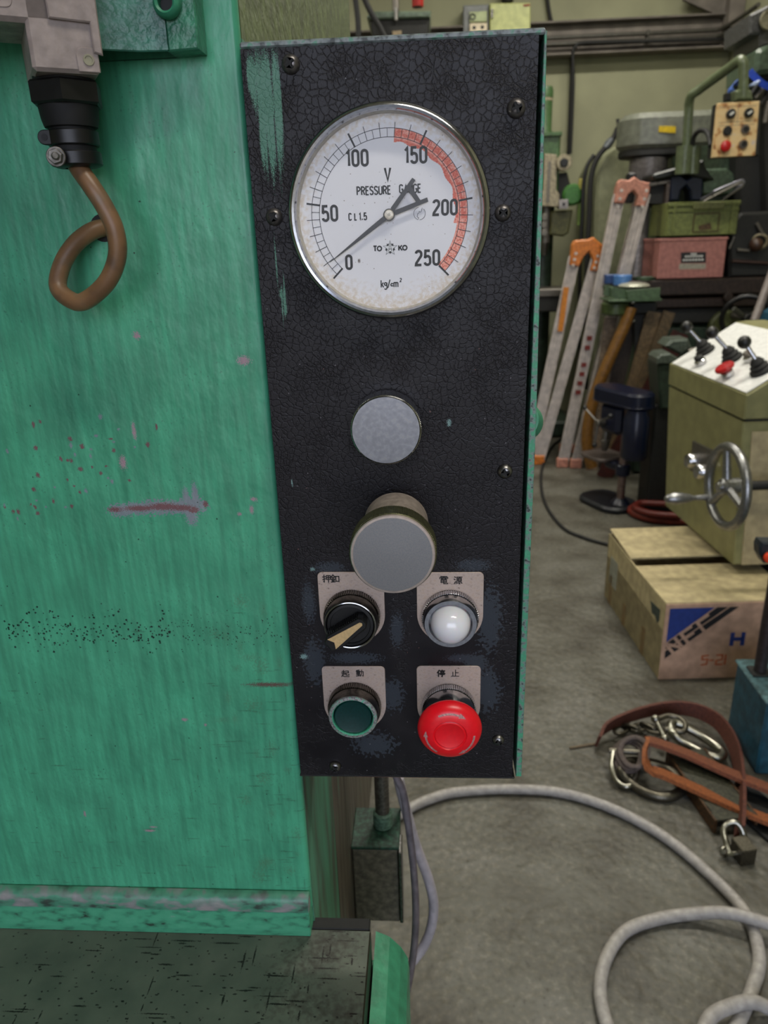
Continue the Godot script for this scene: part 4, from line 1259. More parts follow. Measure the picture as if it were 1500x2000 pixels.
# ---------------------------------------------------------------- limit switch and the brown cable
func limit_switch() -> void:
	var beige := mat(Color(0.66, 0.60, 0.57), 0.5, 0, 0.22, 14.0, 0.25)
	var o := thing("limit_switch", "beige cast limit switch with black cable gland at the top left", "switch", Vector3(-0.1665, 1.4278, 0.0425), 30)
	var b := MB.new()
	b.box(Vector3(0, 0.03, -0.022), Vector3(0.030, 0.06, 0.044), 0.0016)
	b.box(Vector3(-0.03, 0.055, -0.022), Vector3(0.09, 0.072, 0.044), 0.002)
	part(o, "body", b, beige)
	var c := MB.new()
	c.prism(pl([-0.005, 0.021, 0.0125, 0.0205, 0.0125, 0.0085, 0.0165, 0.0075, 0.0168, 0.09, -0.007, 0.09]), 0.0002, 0.0022, 0.0006)
	part(o, "cover", c, beige)
	var boss := part(o, "screw_boss", MB.new().prism(pl([0.0145, 0.0005, 0.0145, 0.0105, 0.0075, 0.0108, 0.0055, 0.0098, 0.0045, 0.0075, 0.0048, 0.0005]), 0, 0.0008, 0.0003), beige)
	part(boss, "screw", MB.new().at(Vector3(0.0098, 0.0055, 0.0006), Vector3(90, 0, 0)).lathe([Vector2(0, 0.0004), Vector2(0.0016, 0.0004), Vector2(0.0017, 0.0008), Vector2(0.0024, 0.0008), Vector2(0.0025, 0)], 20), mat(Color(0.62, 0.60, 0.5), 0.4, 0.4, 0.1, 30.0))
	part(o, "label_recess", MB.new().prism(rrect(0.022, 0.02, 0.003, Vector2(-0.03, 0.034)), -0.0002, 0.0004, 0.0002), beige)
	# gland
	var ax := Vector3(0, 0, -0.020)
	var g := MB.new().at(ax + Vector3(0, -0.0115, 0))
	g.at(Vector3.ZERO, Vector3(-90, 0, 0)).prism(disc(0.0178, Vector2.ZERO, 6, 0.3, 0.3 + TAU), 0, 0.0105, 0.001)
	var gl := part(o, "cable_gland", g, M.black)
	part(gl, "gland_body", MB.new().at(ax + Vector3(0, -0.0212, 0)).lathe([Vector2(0.009, 0), Vector2(0.0126, 0.0004), Vector2(0.0136, 0.004), Vector2(0.0142, 0.0096), Vector2(0.0125, 0.0104)], 32), M.rubber)
	part(gl, "gland_collar", MB.new().at(ax + Vector3(0, -0.002, 0)).cyl(0.0145, 0.004, 32), M.rubber)
	var cl := MB.new().at(ax + Vector3(0, -0.0292, 0))
	cl.lathe([Vector2(0.008, 0), Vector2(0.0118, 0), Vector2(0.0124, 0.0006), Vector2(0.0124, 0.0064), Vector2(0.0118, 0.007), Vector2(0.008, 0.007)], 32)
	var lug := MB.new()
	part(o, "cable_clamp", cl, M.black)
	part(gl, "gland_sleeve", MB.new().at(ax + Vector3(0, -0.036, 0)).cyl(0.0105, 0.016, 24), M.rubber)
	part(o, "cable_clamp", MB.new().at(ax + Vector3(0, -0.0382, 0)).lathe([Vector2(0.006, -0.001), Vector2(0.0095, -0.0008), Vector2(0.0118, 0), Vector2(0.0124, 0.0006), Vector2(0.0124, 0.0058), Vector2(0.0118, 0.0064), Vector2(0.008, 0.0064)], 32), M.black)
	lug.at(ax + Vector3(0, -0.0257, 0.0095), Vector3(0, -28, 0)).prism(PackedVector2Array(Array(arc(0.0034, 90, 270, Vector2(-0.015, 0), 8)) + [Vector2(0, -0.0034), Vector2(0, 0.0034)]), -0.0014, 0.0014, 0.0004)
	part(o, "clamp_lug", lug, M.black)
	part(o, "lug_hole", MB.new().at(ax + Vector3(0, -0.0257, 0.0095), Vector3(0, -28, 0)).at(Vector3(-0.0148, 0, 0.0013), Vector3(90, 0, 0)).cyl(0.0016, 0.0003, 14), M.ink)
	var bolt := MB.new().at(ax + Vector3(-0.0105, -0.0352, 0.0125), Vector3(90, 0, 0)).at(Vector3.ZERO, Vector3(0, 0, 20))
	bolt.cyl(0.0046, 0.0012, 24, 0.0003)
	var bl := part(o, "clamp_bolt", bolt, M.dull)
	part(bl, "nut", MB.new().at(ax + Vector3(-0.0107, -0.0352, 0.0137), Vector3(0, -20, 15)).prism(disc(0.0036, Vector2.ZERO, 6), 0, 0.0024, 0.0003), M.dull)
	part(bl, "stud", MB.new().at(ax + Vector3(-0.0115, -0.0352, 0.0158), Vector3(90, 0, 0)).cyl(0.0017, 0.003, 16, 0.0004), M.dull)
	# the cable
	var m := mat(Color.WHITE, 0.42, 0, 0.0)
	m.albedo_texture = ntex(41, 0.02, 0, 0, 5, 512, FastNoiseLite.TYPE_SIMPLEX_SMOOTH, [[0.1, Color(0.32, 0.24, 0.18)], [0.35, Color(0.46, 0.34, 0.23)], [0.65, Color(0.51, 0.38, 0.26)], [0.9, Color(0.47, 0.40, 0.32)]])
	m.uv1_triplanar = true
	m.uv1_scale = Vector3.ONE * 4
	var ps := [Vector3(-0.1785, 1.409, 0.0235), Vector3(-0.1805, 1.4015, 0.024), Vector3(-0.1762, 1.3905, 0.027), Vector3(-0.1687, 1.3795, 0.03), Vector3(-0.1636, 1.3697, 0.03), Vector3(-0.1600, 1.3587, 0.03), Vector3(-0.1612, 1.3462, 0.029), Vector3(-0.1690, 1.3336, 0.028), Vector3(-0.1825, 1.3246, 0.025), Vector3(-0.1912, 1.3236, 0.023), Vector3(-0.2005, 1.3305, 0.019), Vector3(-0.1990, 1.3418, 0.014), Vector3(-0.1928, 1.3519, 0.009), Vector3(-0.1858, 1.3583, 0.003), Vector3(-0.1802, 1.3608, -0.003), Vector3(-0.176, 1.3608, -0.012)]
	solo("cable", MB.new().tube(curve(ps, false, 6), 0.0047, 16), m, "stiff brown cable looping from the black gland into the column hole", "cable")

# ---------------------------------------------------------------- hoses by the press
func foreground_hoses() -> void:
	var grey := mat(Color(0.66, 0.64, 0.62), 0.5, 0, 0.2, 8.0, 0.2)
	var mauve := mat(Color(0.48, 0.44, 0.46), 0.5, 0, 0.3, 10.0, 0.15)
	solo("power_cable", MB.new().tube(curve([Vector3(-0.0361, 0.8844, -0.14), Vector3(-0.033, 0.8726, -0.14), Vector3(-0.0262, 0.8487, -0.14), Vector3(-0.0185, 0.7707, -0.13), Vector3(-0.0172, 0.7154, -0.12), Vector3(-0.0213, 0.6722, -0.11), Vector3(-0.0296, 0.6279, -0.1), Vector3(-0.0359, 0.6086, -0.09), Vector3(-0.0462, 0.5516, -0.08)], false, 6), 0.0036, 12), mauve, "thin mauve-grey cable hanging straight down below the control panel", "cable")
	solo("hose", MB.new().tube(curve([Vector3(-0.0398, 0.7471, -0.29), Vector3(-0.0337, 0.7004, -0.3), Vector3(-0.0212, 0.6269, -0.31), Vector3(-0.0061, 0.5722, -0.31), Vector3(0.0009, 0.5242, -0.31), Vector3(-0.0057, 0.474, -0.31), Vector3(-0.0238, 0.4435, -0.3), Vector3(-0.0523, 0.4301, -0.28), Vector3(-0.0838, 0.4402, -0.25)], false, 6), 0.0066, 14), mat(Color(0.72, 0.69, 0.72), 0.5, 0, 0.15, 8.0), "pale lilac hose bulging out beside the steel guide block", "hose")
	var a := curve([Vector3(-0.1742, 0.013, -0.9354), Vector3(-0.0624, 0.013, -1.0516), Vector3(0.0082, 0.013, -1.0983), Vector3(0.0741, 0.013, -1.1201), Vector3(0.2058, 0.013, -1.1321), Vector3(0.3339, 0.013, -1.1195), Vector3(0.4492, 0.013, -1.064), Vector3(0.5465, 0.013, -0.9743), Vector3(0.6195, 0.013, -0.8502), Vector3(0.6491, 0.013, -0.7596), Vector3(0.635, 0.013, -0.6669), Vector3(0.5965, 0.013, -0.6023), Vector3(0.5501, 0.013, -0.5424), Vector3(0.4803, 0.013, -0.4603)], false, 8)
	solo("floor_hose", MB.new().tube(a, 0.0125, 14), grey, "long grey hose curving across the floor from the press to the frame bottom", "hose")
	var b := [Vector3(0.327, 0.013, -0.4303), Vector3(0.3101, 0.013, -0.5252), Vector3(0.3131, 0.013, -0.5935), Vector3(0.3399, 0.013, -0.6581), Vector3(0.3889, 0.013, -0.717), Vector3(0.459, 0.013, -0.7481), Vector3(0.5346, 0.013, -0.7576), Vector3(0.6032, 0.013, -0.7472), Vector3(0.6749, 0.013, -0.7228), Vector3(0.7407, 0.013, -0.6924)]
	for i in [7, 8]:
		b[i].y = 0.036
	b[6].y = 0.02
	b[9].y = 0.025
	solo("floor_hose", MB.new().tube(curve(b, false, 8), 0.0125, 14), grey, "grey hose loop lying over the longer hose at the bottom right", "hose")
	var c := [Vector3(0.4458, 0.013, -0.4592), Vector3(0.4844, 0.013, -0.5217), Vector3(0.5294, 0.013, -0.5473), Vector3(0.5785, 0.013, -0.5575), Vector3(0.6293, 0.013, -0.5496), Vector3(0.6817, 0.013, -0.5282)]
	for p in 6:
		c[p].y = 0.036 if p < 4 else 0.014
	solo("floor_hose", MB.new().tube(curve(c, false, 8), 0.0125, 14), grey, "short piece of grey hose entering at the bottom right corner", "hose")
	solo("floor_cable", MB.new().tube(curve([Vector3(1.2586, 0.008, -5.5898), Vector3(1.0039, 0.008, -4.8434), Vector3(0.8406, 0.008, -4.5002), Vector3(0.7029, 0.008, -4.0232), Vector3(0.636, 0.008, -3.6209), Vector3(0.6163, 0.008, -3.278), Vector3(0.6498, 0.008, -2.9755), Vector3(0.7233, 0.008, -2.8487), Vector3(0.8114, 0.008, -2.766), Vector3(0.9565, 0.008, -2.6632)], false, 6), 0.008, 10), M.rubber, "thin black cable on the floor running from the ladders towards the carton", "cable")

# ---------------------------------------------------------------- the workshop behind
func background() -> void:
	walls_fixed()
	rear_machines()
	milling_machine()
	mill_table_load()
	pendant()
	ladders()
	sticks()
	drill_press()
	hydraulic_cabinet()
	carton()
	tank()
	slings()

func bar(b: MB, A: Vector3, B: Vector3, w: float, t: float, side := Vector3.RIGHT) -> MB:
	return b.strip([A, B], w, t, [side])

func walls_fixed() -> void:
	var m: Material = M.brown_grey
	var b := MB.new().box(Vector3(-0.4, 2.6, -5.56), Vector3(5.0, 0.2, 0.07), 0.004)
	b.box(Vector3(-0.4, 2.695, -5.53), Vector3(5.0, 0.012, 0.14), 0.002)
	b.box(Vector3(-0.4, 2.505, -5.53), Vector3(5.0, 0.012, 0.14), 0.002)
	struct("trim_1", b, m, "grey-brown horizontal steel beam along the back wall")
	struct("trim_2", MB.new().box(Vector3(2.05, 3.4, -5.5), Vector3(0.1, 1.6, 0.2), 0.004), m, "grey-brown post over the beam in the corner")
	struct("trim_3", bar(MB.new(), Vector3(1.7376, 2.838, -5.5), Vector3(2.1765, 2.6558, -5.5), 0.10, 0.03, Vector3.UP), m, "slanting steel brace under the roof")
	var pipe := mat(Color(0.28, 0.27, 0.24), 0.5, 0.2, 0.2, 3.0)
	for e in [[2.603, "upper of two grey conduits running along the beam on the back wall"], [2.565, "lower of two grey conduits running along the beam on the back wall"]]:
		var y: float = e[0]
		var o := thing("conduit", e[1], "conduit", Vector3(0.5, y, -5.48), 0, "conduits on the beam")
		part(o, "pipe", of(o).tube(curve([Vector3(-2.0, y, -5.47), Vector3(-0.5, y, -5.47), Vector3(1.0, y, -5.47), Vector3(1.88, y, -5.47), Vector3(1.96, y, -5.45), Vector3(1.99, y + 0.002, -5.37), Vector3(1.995, y, -5.2), Vector3(1.995, y, -4.9)], false, 5), 0.013, 10), pipe)
		for x in [-0.6, 0.55, 1.5]:
			part(o, "clip", of(o).box(Vector3(x, y, -5.475), Vector3(0.02, 0.034, 0.05), 0.003), pipe)
	solo("wall_cable", MB.new().tube(curve([Vector3(0.8181, 2.9647, -5.56), Vector3(0.8378, 2.8316, -5.56), Vector3(0.8711, 2.7105, -5.56), Vector3(0.9344, 2.6261, -5.56), Vector3(0.9971, 2.5623, -5.56), Vector3(1.0187, 2.4905, -5.56), Vector3(1.0231, 2.2863, -5.56), Vector3(1.0267, 2.0272, -5.56), Vector3(1.0268, 1.8944, -5.56), Vector3(0.9934, 1.8351, -5.56)], false, 6), 0.013, 10), M.rubber, "thick black cable coming down the back wall from above", "cable")
	solo("wall_cable", MB.new().tube(curve([Vector3(2.2889, 2.5394, -5.45), Vector3(1.7191, 2.5483, -5.45), Vector3(1.2783, 2.5577, -5.45), Vector3(1.0735, 2.5602, -5.45), Vector3(1.0232, 2.5442, -5.45), Vector3(1.0051, 2.4997, -5.45), Vector3(1.0182, 2.3307, -5.45), Vector3(1.022, 2.0786, -5.45), Vector3(1.0223, 1.8839, -5.45)], false, 6), 0.011, 10), M.rubber, "thin black cable bending off the conduits down the back wall", "cable")
	# outlet and switch boxes
	var o := thing("outlet_box", "grey box with a two-hole cream socket on the back wall above the panel", "outlet", Vector3(0.35, 2.6, -5.5))
	part(o, "box", of(o).prism(pl([0.2606, 2.8142, 0.4316, 2.8126, 0.4431, 2.5682, 0.2623, 2.5756]), -5.6, -5.45, 0.006), mat(Color(0.46, 0.47, 0.47), 0.5, 0, 0.15, 4.0))
	part(o, "breaker", of(o).prism(pl([0.3016, 2.7688, 0.4179, 2.7697, 0.419, 2.7077, 0.3022, 2.7097]), -5.45, -5.43, 0.003), mat(Color(0.66, 0.70, 0.52), 0.5, 0, 0.1, 4.0))
	part(o, "dial", of(o).at(Vector3(0.3219, 2.739, -5.43), Vector3(90, 0, 0)).lathe([Vector2(0.012, 0), Vector2(0.02, 0), Vector2(0.02, 0.006), Vector2(0.012, 0.006), Vector2(0.012, 0)], 18), M.dark)
	var pl8 := part(o, "socket_plate", of(o).prism(pl([0.3023, 2.7008, 0.4192, 2.6988, 0.4202, 2.6451, 0.3028, 2.6501]), -5.45, -5.42, 0.004), mat(Color(0.86, 0.80, 0.68), 0.4, 0, 0.1, 4.0))
	for q in [Vector3(0.3323, 2.6739, -5.419), Vector3(0.3872, 2.6745, -5.419)]:
		part(pl8, "socket_hole", of(o).at(q, Vector3(90, 0, 0)).cyl(0.011, 0.002, 14), M.ink)
	o = thing("switch_box", "pale olive switch box on the back wall right of the socket", "box", Vector3(0.58, 2.6, -5.5))
	part(o, "box", of(o).prism(pl([0.4346, 2.8057, 0.7011, 2.797, 0.7105, 2.5466, 0.4393, 2.5578]), -5.6, -5.4, 0.006), mat(Color(0.70, 0.72, 0.46), 0.45, 0, 0.12, 3.0))
	part(o, "hinge", of(o).at(Vector3(0.449, 2.7181, -5.39)).cyl(0.008, 0.05, 10), M.steel)
	part(o, "red_tag", of(o).prism(pl([0.6544, 2.7874, 0.6981, 2.7884, 0.6985, 2.7768, 0.6548, 2.7758]), -5.4, -5.396, 0.001), mat(Color(0.55, 0.2, 0.12), 0.6, 0, 0.2, 5.0))
	part(o, "conduit_entry", of(o).at(Vector3(0.5569, 2.8265, -5.48)).cyl(0.04, 0.2, 14), M.rubber)

func rear_machines() -> void:
	# dark machine table over the panel
	var o := thing("drilling_table", "dark machine with pale green top seen above the panel's left half", "machine", Vector3(-0.15, 0, -4.6))
	part(o, "top", of(o).prism(pl([-0.33, 2.5418, -0.3114, 2.5709, 0.037, 2.5584, 0.0309, 2.5264, -0.3128, 2.5311]), -4.95, -4.5, 0.008), mat(Color(0.38, 0.44, 0.38), 0.4, 0, 0.25, 4.0))
	part(o, "body", of(o).prism(pl([-0.3141, 2.5359, 0.031, 2.5312, 0.0125, 2.4286, -0.0025, 1.5444, -0.3088, 1.5542, -0.2998, 2.4417]), -4.93, -4.52, 0.01), M.dark)
	part(o, "tool_post", of(o).at(Vector3(-0.1663, 2.5892, -4.6)).cyl(0.02, 0.3, 14), M.dull)
	part(o, "lever", of(o).at(Vector3(-0.1605, 2.5149, -4.48)).cyl(0.012, 0.06, 10), M.steel)
	part(o, "base", of(o).box(Vector3(-0.15, 0.5, -4.72), Vector3(0.34, 1.0, 0.4), 0.02), M.dark_green)
	part(o, "tag", of(o).prism(pl([-0.1858, 2.4705, -0.1331, 2.4708, -0.1348, 2.3923, -0.1878, 2.3945]), -4.52, -4.505, 0.002), mat(Color(0.6, 0.53, 0.42), 0.6, 0, 0.2, 5.0))
	for e in [[[Vector3(-0.395, 2.689, -4.45), Vector3(-0.3802, 2.5666, -4.45), Vector3(-0.3757, 2.4672, -4.45), Vector3(-0.3879, 2.3158, -4.45)], "black hose hanging left of the dark machine, nearer the press"], [[Vector3(-0.3664, 2.6877, -4.45), Vector3(-0.308, 2.5635, -4.45), Vector3(-0.2586, 2.4872, -4.45), Vector3(-0.2034, 2.3846, -4.45)], "black hose slanting down across the dark machine's left side"]]:
		solo("black_hose", MB.new().tube(curve(e[0], false, 6), 0.016, 10), M.rubber, e[1], "hose")
	var rc := thing("red_lamp", "red cylinder hanging above the dark machine at the top", "lamp", Vector3(-0.0388, 2.6039, -4.6))
	part(rc, "shade", MB.new().lathe([Vector2(0.026, 0.002), Vector2(0.032, 0), Vector2(0.033, 0.004), Vector2(0.033, 0.12), Vector2(0.02, 0.13), Vector2(0, 0.13)], 20), mat(Color(0.62, 0.10, 0.07), 0.4, 0, 0.15, 5.0))
	part(rc, "glass", MB.new().at(Vector3(0, 0.004, 0)).cyl(0.025, 0.004, 20), M.dull)
	part(rc, "cord", MB.new().at(Vector3(0, 0.13, 0)).cyl(0.005, 1.44, 8), M.rubber)
	# small green drilling machine by the panel's edge
	o = thing("drilling_machine", "small green drilling machine with cream slide just right of the panel", "machine", Vector3(0.80, 0, -5.0))
	var gm := mat(Color(0.26, 0.38, 0.22), 0.4, 0, 0.25, 5.0)
	var cream := mat(Color(0.62, 0.58, 0.48), 0.45, 0, 0.25, 6.0)
	part(o, "motor", of(o).at(Vector3(0.757, 1.95, -4.95)).lathe([Vector2(0.056, 0), Vector2(0.056, 0.02), Vector2(0.05, 0.03), Vector2(0.05, 0.21), Vector2(0.053, 0.212), Vector2(0.053, 0.25), Vector2(0.045, 0.275), Vector2(0, 0.285)], 24), gm)
	part(o, "motor_band", of(o).at(Vector3(0.757, 2.145, -4.95)).cyl(0.0515, 0.03, 24), cream)
	part(o, "head", of(o).box(Vector3(0.765, 1.76, -4.96), Vector3(0.18, 0.40, 0.2), 0.012), gm)
	part(o, "flange", of(o).box(Vector3(0.765, 1.945, -4.95), Vector3(0.19, 0.025, 0.22), 0.004), gm)
	var sl := part(o, "slide", of(o).prism(pl([0.7519, 1.8343, 0.8296, 1.8257, 0.8364, 1.6218, 0.8576, 1.5907, 0.858, 1.517, 0.7093, 1.528, 0.7198, 1.5952, 0.7516, 1.6185]), -4.9, -4.83, 0.004), cream)
	part(sl, "slot", of(o).prism(pl([0.7783, 1.7881, 0.7944, 1.7875, 0.7928, 1.5434, 0.7763, 1.5439]), -4.832, -4.825, 0.001), M.dull)
	var dl := part(o, "dial", of(o).at(Vector3(0.8756, 1.7758, -4.83), Vector3(90, 0, 0)).lathe([Vector2(0.02, 0.02), Vector2(0.046, 0.02), Vector2(0.05, 0.01), Vector2(0.05, -0.04), Vector2(0, -0.04)], 28), cream)
	part(dl, "dial_hub", of(o).at(Vector3(0.8739, 1.775, -4.82), Vector3(90, 0, 0)).cyl(0.026, 0.02, 20, 0.004), M.black)
	part(o, "gearcase", of(o).at(Vector3(0.946, 1.5872, -4.95), Vector3(90, 0, 0)).cyl(0.066, 0.12, 28, 0.015), mat(Color(0.22, 0.42, 0.17), 0.35, 0, 0.2, 6.0))
	part(o, "feed_box", of(o).prism(pl([0.8445, 1.7211, 0.9096, 1.7249, 0.9333, 1.6514, 0.9189, 1.5537, 0.853, 1.5497]), -5.0, -4.88, 0.008), M.dark)
	part(o, "gear_knob", of(o).at(Vector3(0.9987, 1.611, -4.85), Vector3(0, 0, 0)).cyl(0.02, 0.07, 16, 0.004), mat(Color(0.7, 0.66, 0.35), 0.4, 0, 0.2, 6.0))
	var kp := part(o, "key_plate", of(o).prism(pl([0.8559, 1.5593, 0.9146, 1.5604, 0.9145, 1.5022, 0.8587, 1.504]), -4.9, -4.815, 0.002), mat(Color(0.62, 0.60, 0.60), 0.45, 0.3, 0.2, 6.0))
	part(kp, "key", of(o).at(Vector3(0.8858, 1.5305, -4.814), Vector3(90, 0, 0)).cyl(0.010, 0.004, 14), M.ink)
	part(o, "feed_handle", of(o).at(Vector3(0.9968, 1.4012, -4.86)).cyl(0.012, 0.17, 10), mat(Color(0.45, 0.55, 0.28), 0.4, 0, 0.2, 6.0))
	part(o, "column", of(o).at(Vector3(0.80, 0.0, -5.08)).cyl(0.07, 1.95, 24), M.dark_green)
	part(o, "quill", of(o).at(Vector3(0.79, 1.30, -4.92)).cyl(0.035, 0.28, 20), M.dull)
	part(o, "chuck", of(o).at(Vector3(0.79, 1.22, -4.92)).cyl(0.018, 0.09, 16, 0.004, 0.03), M.steel)
	part(o, "side_cover", of(o).prism(pl([0.8156, 1.4956, 0.9587, 1.4973, 0.9399, 1.3559, 0.9074, 1.3345, 0.8123, 1.3502]), -5.0, -4.88, 0.01), mat(Color(0.36, 0.36, 0.20), 0.5, 0, 0.3, 6.0))
	part(o, "table", of(o).box(Vector3(0.78, 0.985, -4.93), Vector3(0.36, 0.05, 0.34), 0.006), M.dull)
	part(o, "table_apron", of(o).box(Vector3(0.78, 0.91, -4.93), Vector3(0.34, 0.10, 0.32), 0.01), M.dark)
	part(o, "base", of(o).box(Vector3(0.80, 0.06, -4.98), Vector3(0.42, 0.12, 0.5), 0.02), M.dark_green)
	for i in 3:
		part(o, "valve", of(o).at([Vector3(0.7682, 1.4553, -4.86), Vector3(0.7669, 1.4083, -4.86), Vector3(0.7689, 1.3608, -4.86)][i], Vector3(90, 0, 0)).cyl(0.022, 0.05, 16, 0.004), M.dull)
	# tall olive machine body with black hoses along its rounded shoulder
	o = thing("machine_tool", "tall olive machine body with rounded shoulder behind the ladders", "machine", Vector3(1.25, 0, -4.9))
	part(o, "casing", of(o).prism(pl([1.1782, -0.1778, 1.0851, 1.2728, 1.0719, 1.519, 1.0747, 1.6682, 1.095, 1.7409, 1.1288, 1.7979, 1.1761, 1.8366, 1.2369, 1.8574, 1.5721, 1.8597, 1.7878, -0.1864]), -5.3, -4.75, 0.02, true), M.olive)
	part(o, "rear_casing", of(o).prism(pl([1.1707, -0.2506, 1.0709, 1.4011, 1.0603, 1.6235, 1.0707, 1.7225, 1.1145, 1.8128, 1.2091, 1.87, 1.3548, 1.8888, 1.5368, -0.2558]), -5.35, -5.0, 0.02, true), M.olive)
	var hs := [Vector3(1.1758, 1.9498, -4.72), Vector3(1.1549, 1.8997, -4.72), Vector3(1.1237, 1.8611, -4.72), Vector3(1.0862, 1.8195, -4.72), Vector3(1.055, 1.7717, -4.72), Vector3(1.037, 1.7113, -4.72), Vector3(1.0301, 1.6234, -4.72), Vector3(1.0344, 1.4587, -4.72), Vector3(1.0372, 1.212, -4.72), Vector3(1.0509, 0.8906, -4.72), Vector3(1.0818, 0.3447, -4.72)]
	solo("hose_bundle", MB.new().tube(curve(hs, false, 5), 0.017, 12), M.rubber, "thick black hose strapped along the olive machine's rounded shoulder", "hose")
	var h2: Array = hs.map(func(p): return p + Vector3(-0.035, -0.01, -0.05))
	solo("hose_bundle", MB.new().tube(curve(h2.slice(3), false, 5), 0.012, 12), M.black, "thinner black hose just left of the thick one on the olive machine", "hose")
	var wrap := thing("hose_wrap", "torn silvery tape wound round the black hose near the grey belt cover", "tape", Vector3(1.1004, 1.8391, -4.72))
	part(wrap, "tape", of(wrap).tube([Vector3(1.1465, 1.8887, -4.72), Vector3(1.1237, 1.8611, -4.72), Vector3(1.1064, 1.8417, -4.72)], [0.021, 0.026, 0.020], 12), mat(Color(0.42, 0.44, 0.46), 0.35, 0.3, 0.4, 12.0, 0.6))
	part(wrap, "loose_end", of(wrap).strip([Vector3(1.1654, 1.9128, -4.69), Vector3(1.171, 1.9601, -4.69), Vector3(1.162, 1.9966, -4.69)], 0.02, 0.004, [Vector3.RIGHT]), M.rubber)

func milling_machine() -> void:
	var grey := mat(Color(0.42, 0.43, 0.38), 0.35, 0, 0.2, 3.0)
	var dg := mat(Color(0.29, 0.36, 0.29), 0.34, 0, 0.3, 4.0)
	var o := thing("milling_machine", "big dark green milling machine with grey belt cover behind the loaded table", "machine", Vector3(1.5, 0, -4.3))
	var hc := part(o, "belt_cover", of(o).at(Vector3(1.10, 1.775, -4.35), Vector3(-90, 0, 0)).prism(PackedVector2Array(Array(arc(0.15, 110, 250, Vector2(0.14, 0.0), 14)) + [Vector2(0.56, -0.15), Vector2(0.56, 0.15)]), 0, 0.19, 0.03, true), grey)
	part(hc, "warning_label", of(o).prism(pl([1.2779, 1.8899, 1.3663, 1.8841, 1.367, 1.8514, 1.2781, 1.8597]), -4.2, -4.186, 0.0005), mat(Color(0.85, 0.72, 0.06), 0.5, 0, 0.15, 8.0))
	part(hc, "skirt", of(o).at(Vector3(1.10, 1.745, -4.35), Vector3(-90, 0, 0)).prism(PackedVector2Array(Array(arc(0.145, 110, 250, Vector2(0.15, 0.0), 14)) + [Vector2(0.42, -0.145), Vector2(0.42, 0.145)]), 0, 0.04, 0.008, true), M.dark)
	part(o, "spindle_head", of(o).at(Vector3(1.27, 1.60, -4.32)).lathe([Vector2(0.10, 0), Vector2(0.105, 0.01), Vector2(0.105, 0.14), Vector2(0, 0.145)], 28), mat(Color(0.46, 0.44, 0.44), 0.4, 0.2, 0.25, 6.0))
	part(o, "quill", of(o).at(Vector3(1.235, 1.10, -4.27)).cyl(0.05, 0.52, 24), mat(Color(0.56, 0.54, 0.53), 0.38, 0.3, 0.2, 6.0))
	part(o, "side_head", of(o).box(Vector3(1.33, 1.58, -4.32), Vector3(0.13, 0.2, 0.2), 0.02), M.dark)
	part(o, "feed_lever", of(o).at(Vector3(1.1469, 1.6413, -4.2)).box(Vector3(0, -0.06, 0), Vector3(0.05, 0.16, 0.05), 0.01), M.black)
	part(o, "ram", of(o).prism(pl([1.3965, 1.8779, 1.4387, 1.8992, 1.5945, 1.9363, 1.7067, 1.9597, 1.9514, 1.9629, 2.0258, 1.4688, 1.4314, 1.4879]), -4.75, -4.25, 0.012), dg)
	part(o, "ram_ring", of(o).at(Vector3(1.558, 1.7478, -4.24), Vector3(90, 0, 0)).lathe([Vector2(0, 0.02), Vector2(0.16, 0.02), Vector2(0.18, 0), Vector2(0.18, -0.02)], 40), dg)
	part(o, "knuckle", of(o).prism(pl([1.5286, 1.6635, 1.6522, 1.6644, 1.713, 1.6186, 1.7249, 1.5272, 1.5297, 1.5336]), -4.25, -4.15, 0.01), dg)
	part(o, "side_casing", of(o).prism(pl([1.6794, 1.73, 1.9185, 1.7465, 2.0262, 1.0309, 1.7696, 1.0378]), -4.5, -4.1, 0.02), M.dark)
	var tb := mat(Color(0.21, 0.16, 0.14), 0.5, 0.3, 0.35, 5.0)
	part(o, "table", of(o).box(Vector3(1.56, 1.055, -4.1), Vector3(0.92, 0.085, 0.42), 0.008), tb)
	part(o, "table_lip", of(o).box(Vector3(1.56, 0.972, -4.1), Vector3(0.92, 0.055, 0.38), 0.008), tb)
	part(o, "table_stop", of(o).at(Vector3(1.6436, 0.9989, -3.9), Vector3(90, 0, 0)).cyl(0.025, 0.03, 18, 0.004), tb)
	part(o, "saddle", of(o).box(Vector3(1.5, 0.9, -4.12), Vector3(0.62, 0.09, 0.36), 0.01), M.dark)
	part(o, "knee", of(o).box(Vector3(1.52, 0.62, -4.16), Vector3(0.4, 0.47, 0.4), 0.03), M.dark_green)
	part(o, "knee_boss", of(o).at(Vector3(1.6695, 0.828, -3.95), Vector3(90, 0, 0)).cyl(0.10, 0.05, 24, 0.01), mat(Color(0.30, 0.32, 0.18), 0.45, 0, 0.3, 6.0))
	part(o, "column", of(o).box(Vector3(1.62, 0.75, -4.56), Vector3(0.5, 1.5, 0.42), 0.03), dg)
	part(o, "base", of(o).box(Vector3(1.55, 0.08, -4.3), Vector3(0.7, 0.16, 0.9), 0.02), M.dark_green)
	var hw := part(o, "handwheel", of(o).at(Vector3(1.6875, 0.9006, -3.72), Vector3(90, 0, 0)).at(Vector3.ZERO, Vector3(14, 0, 20)).torus(0.118, 0.014, 40, 10), M.black)
	for i in 3:
		part(hw, "spoke", of(o).at(Vector3(1.6875, 0.9006, -3.72), Vector3(14, 20, 0)).at(Vector3.ZERO, Vector3(0, 0, 30 + 120 * i)).box(Vector3(0.06, 0, 0), Vector3(0.12, 0.026, 0.014), 0.005), mat(Color(0.30, 0.30, 0.26), 0.5, 0, 0.3, 10.0))
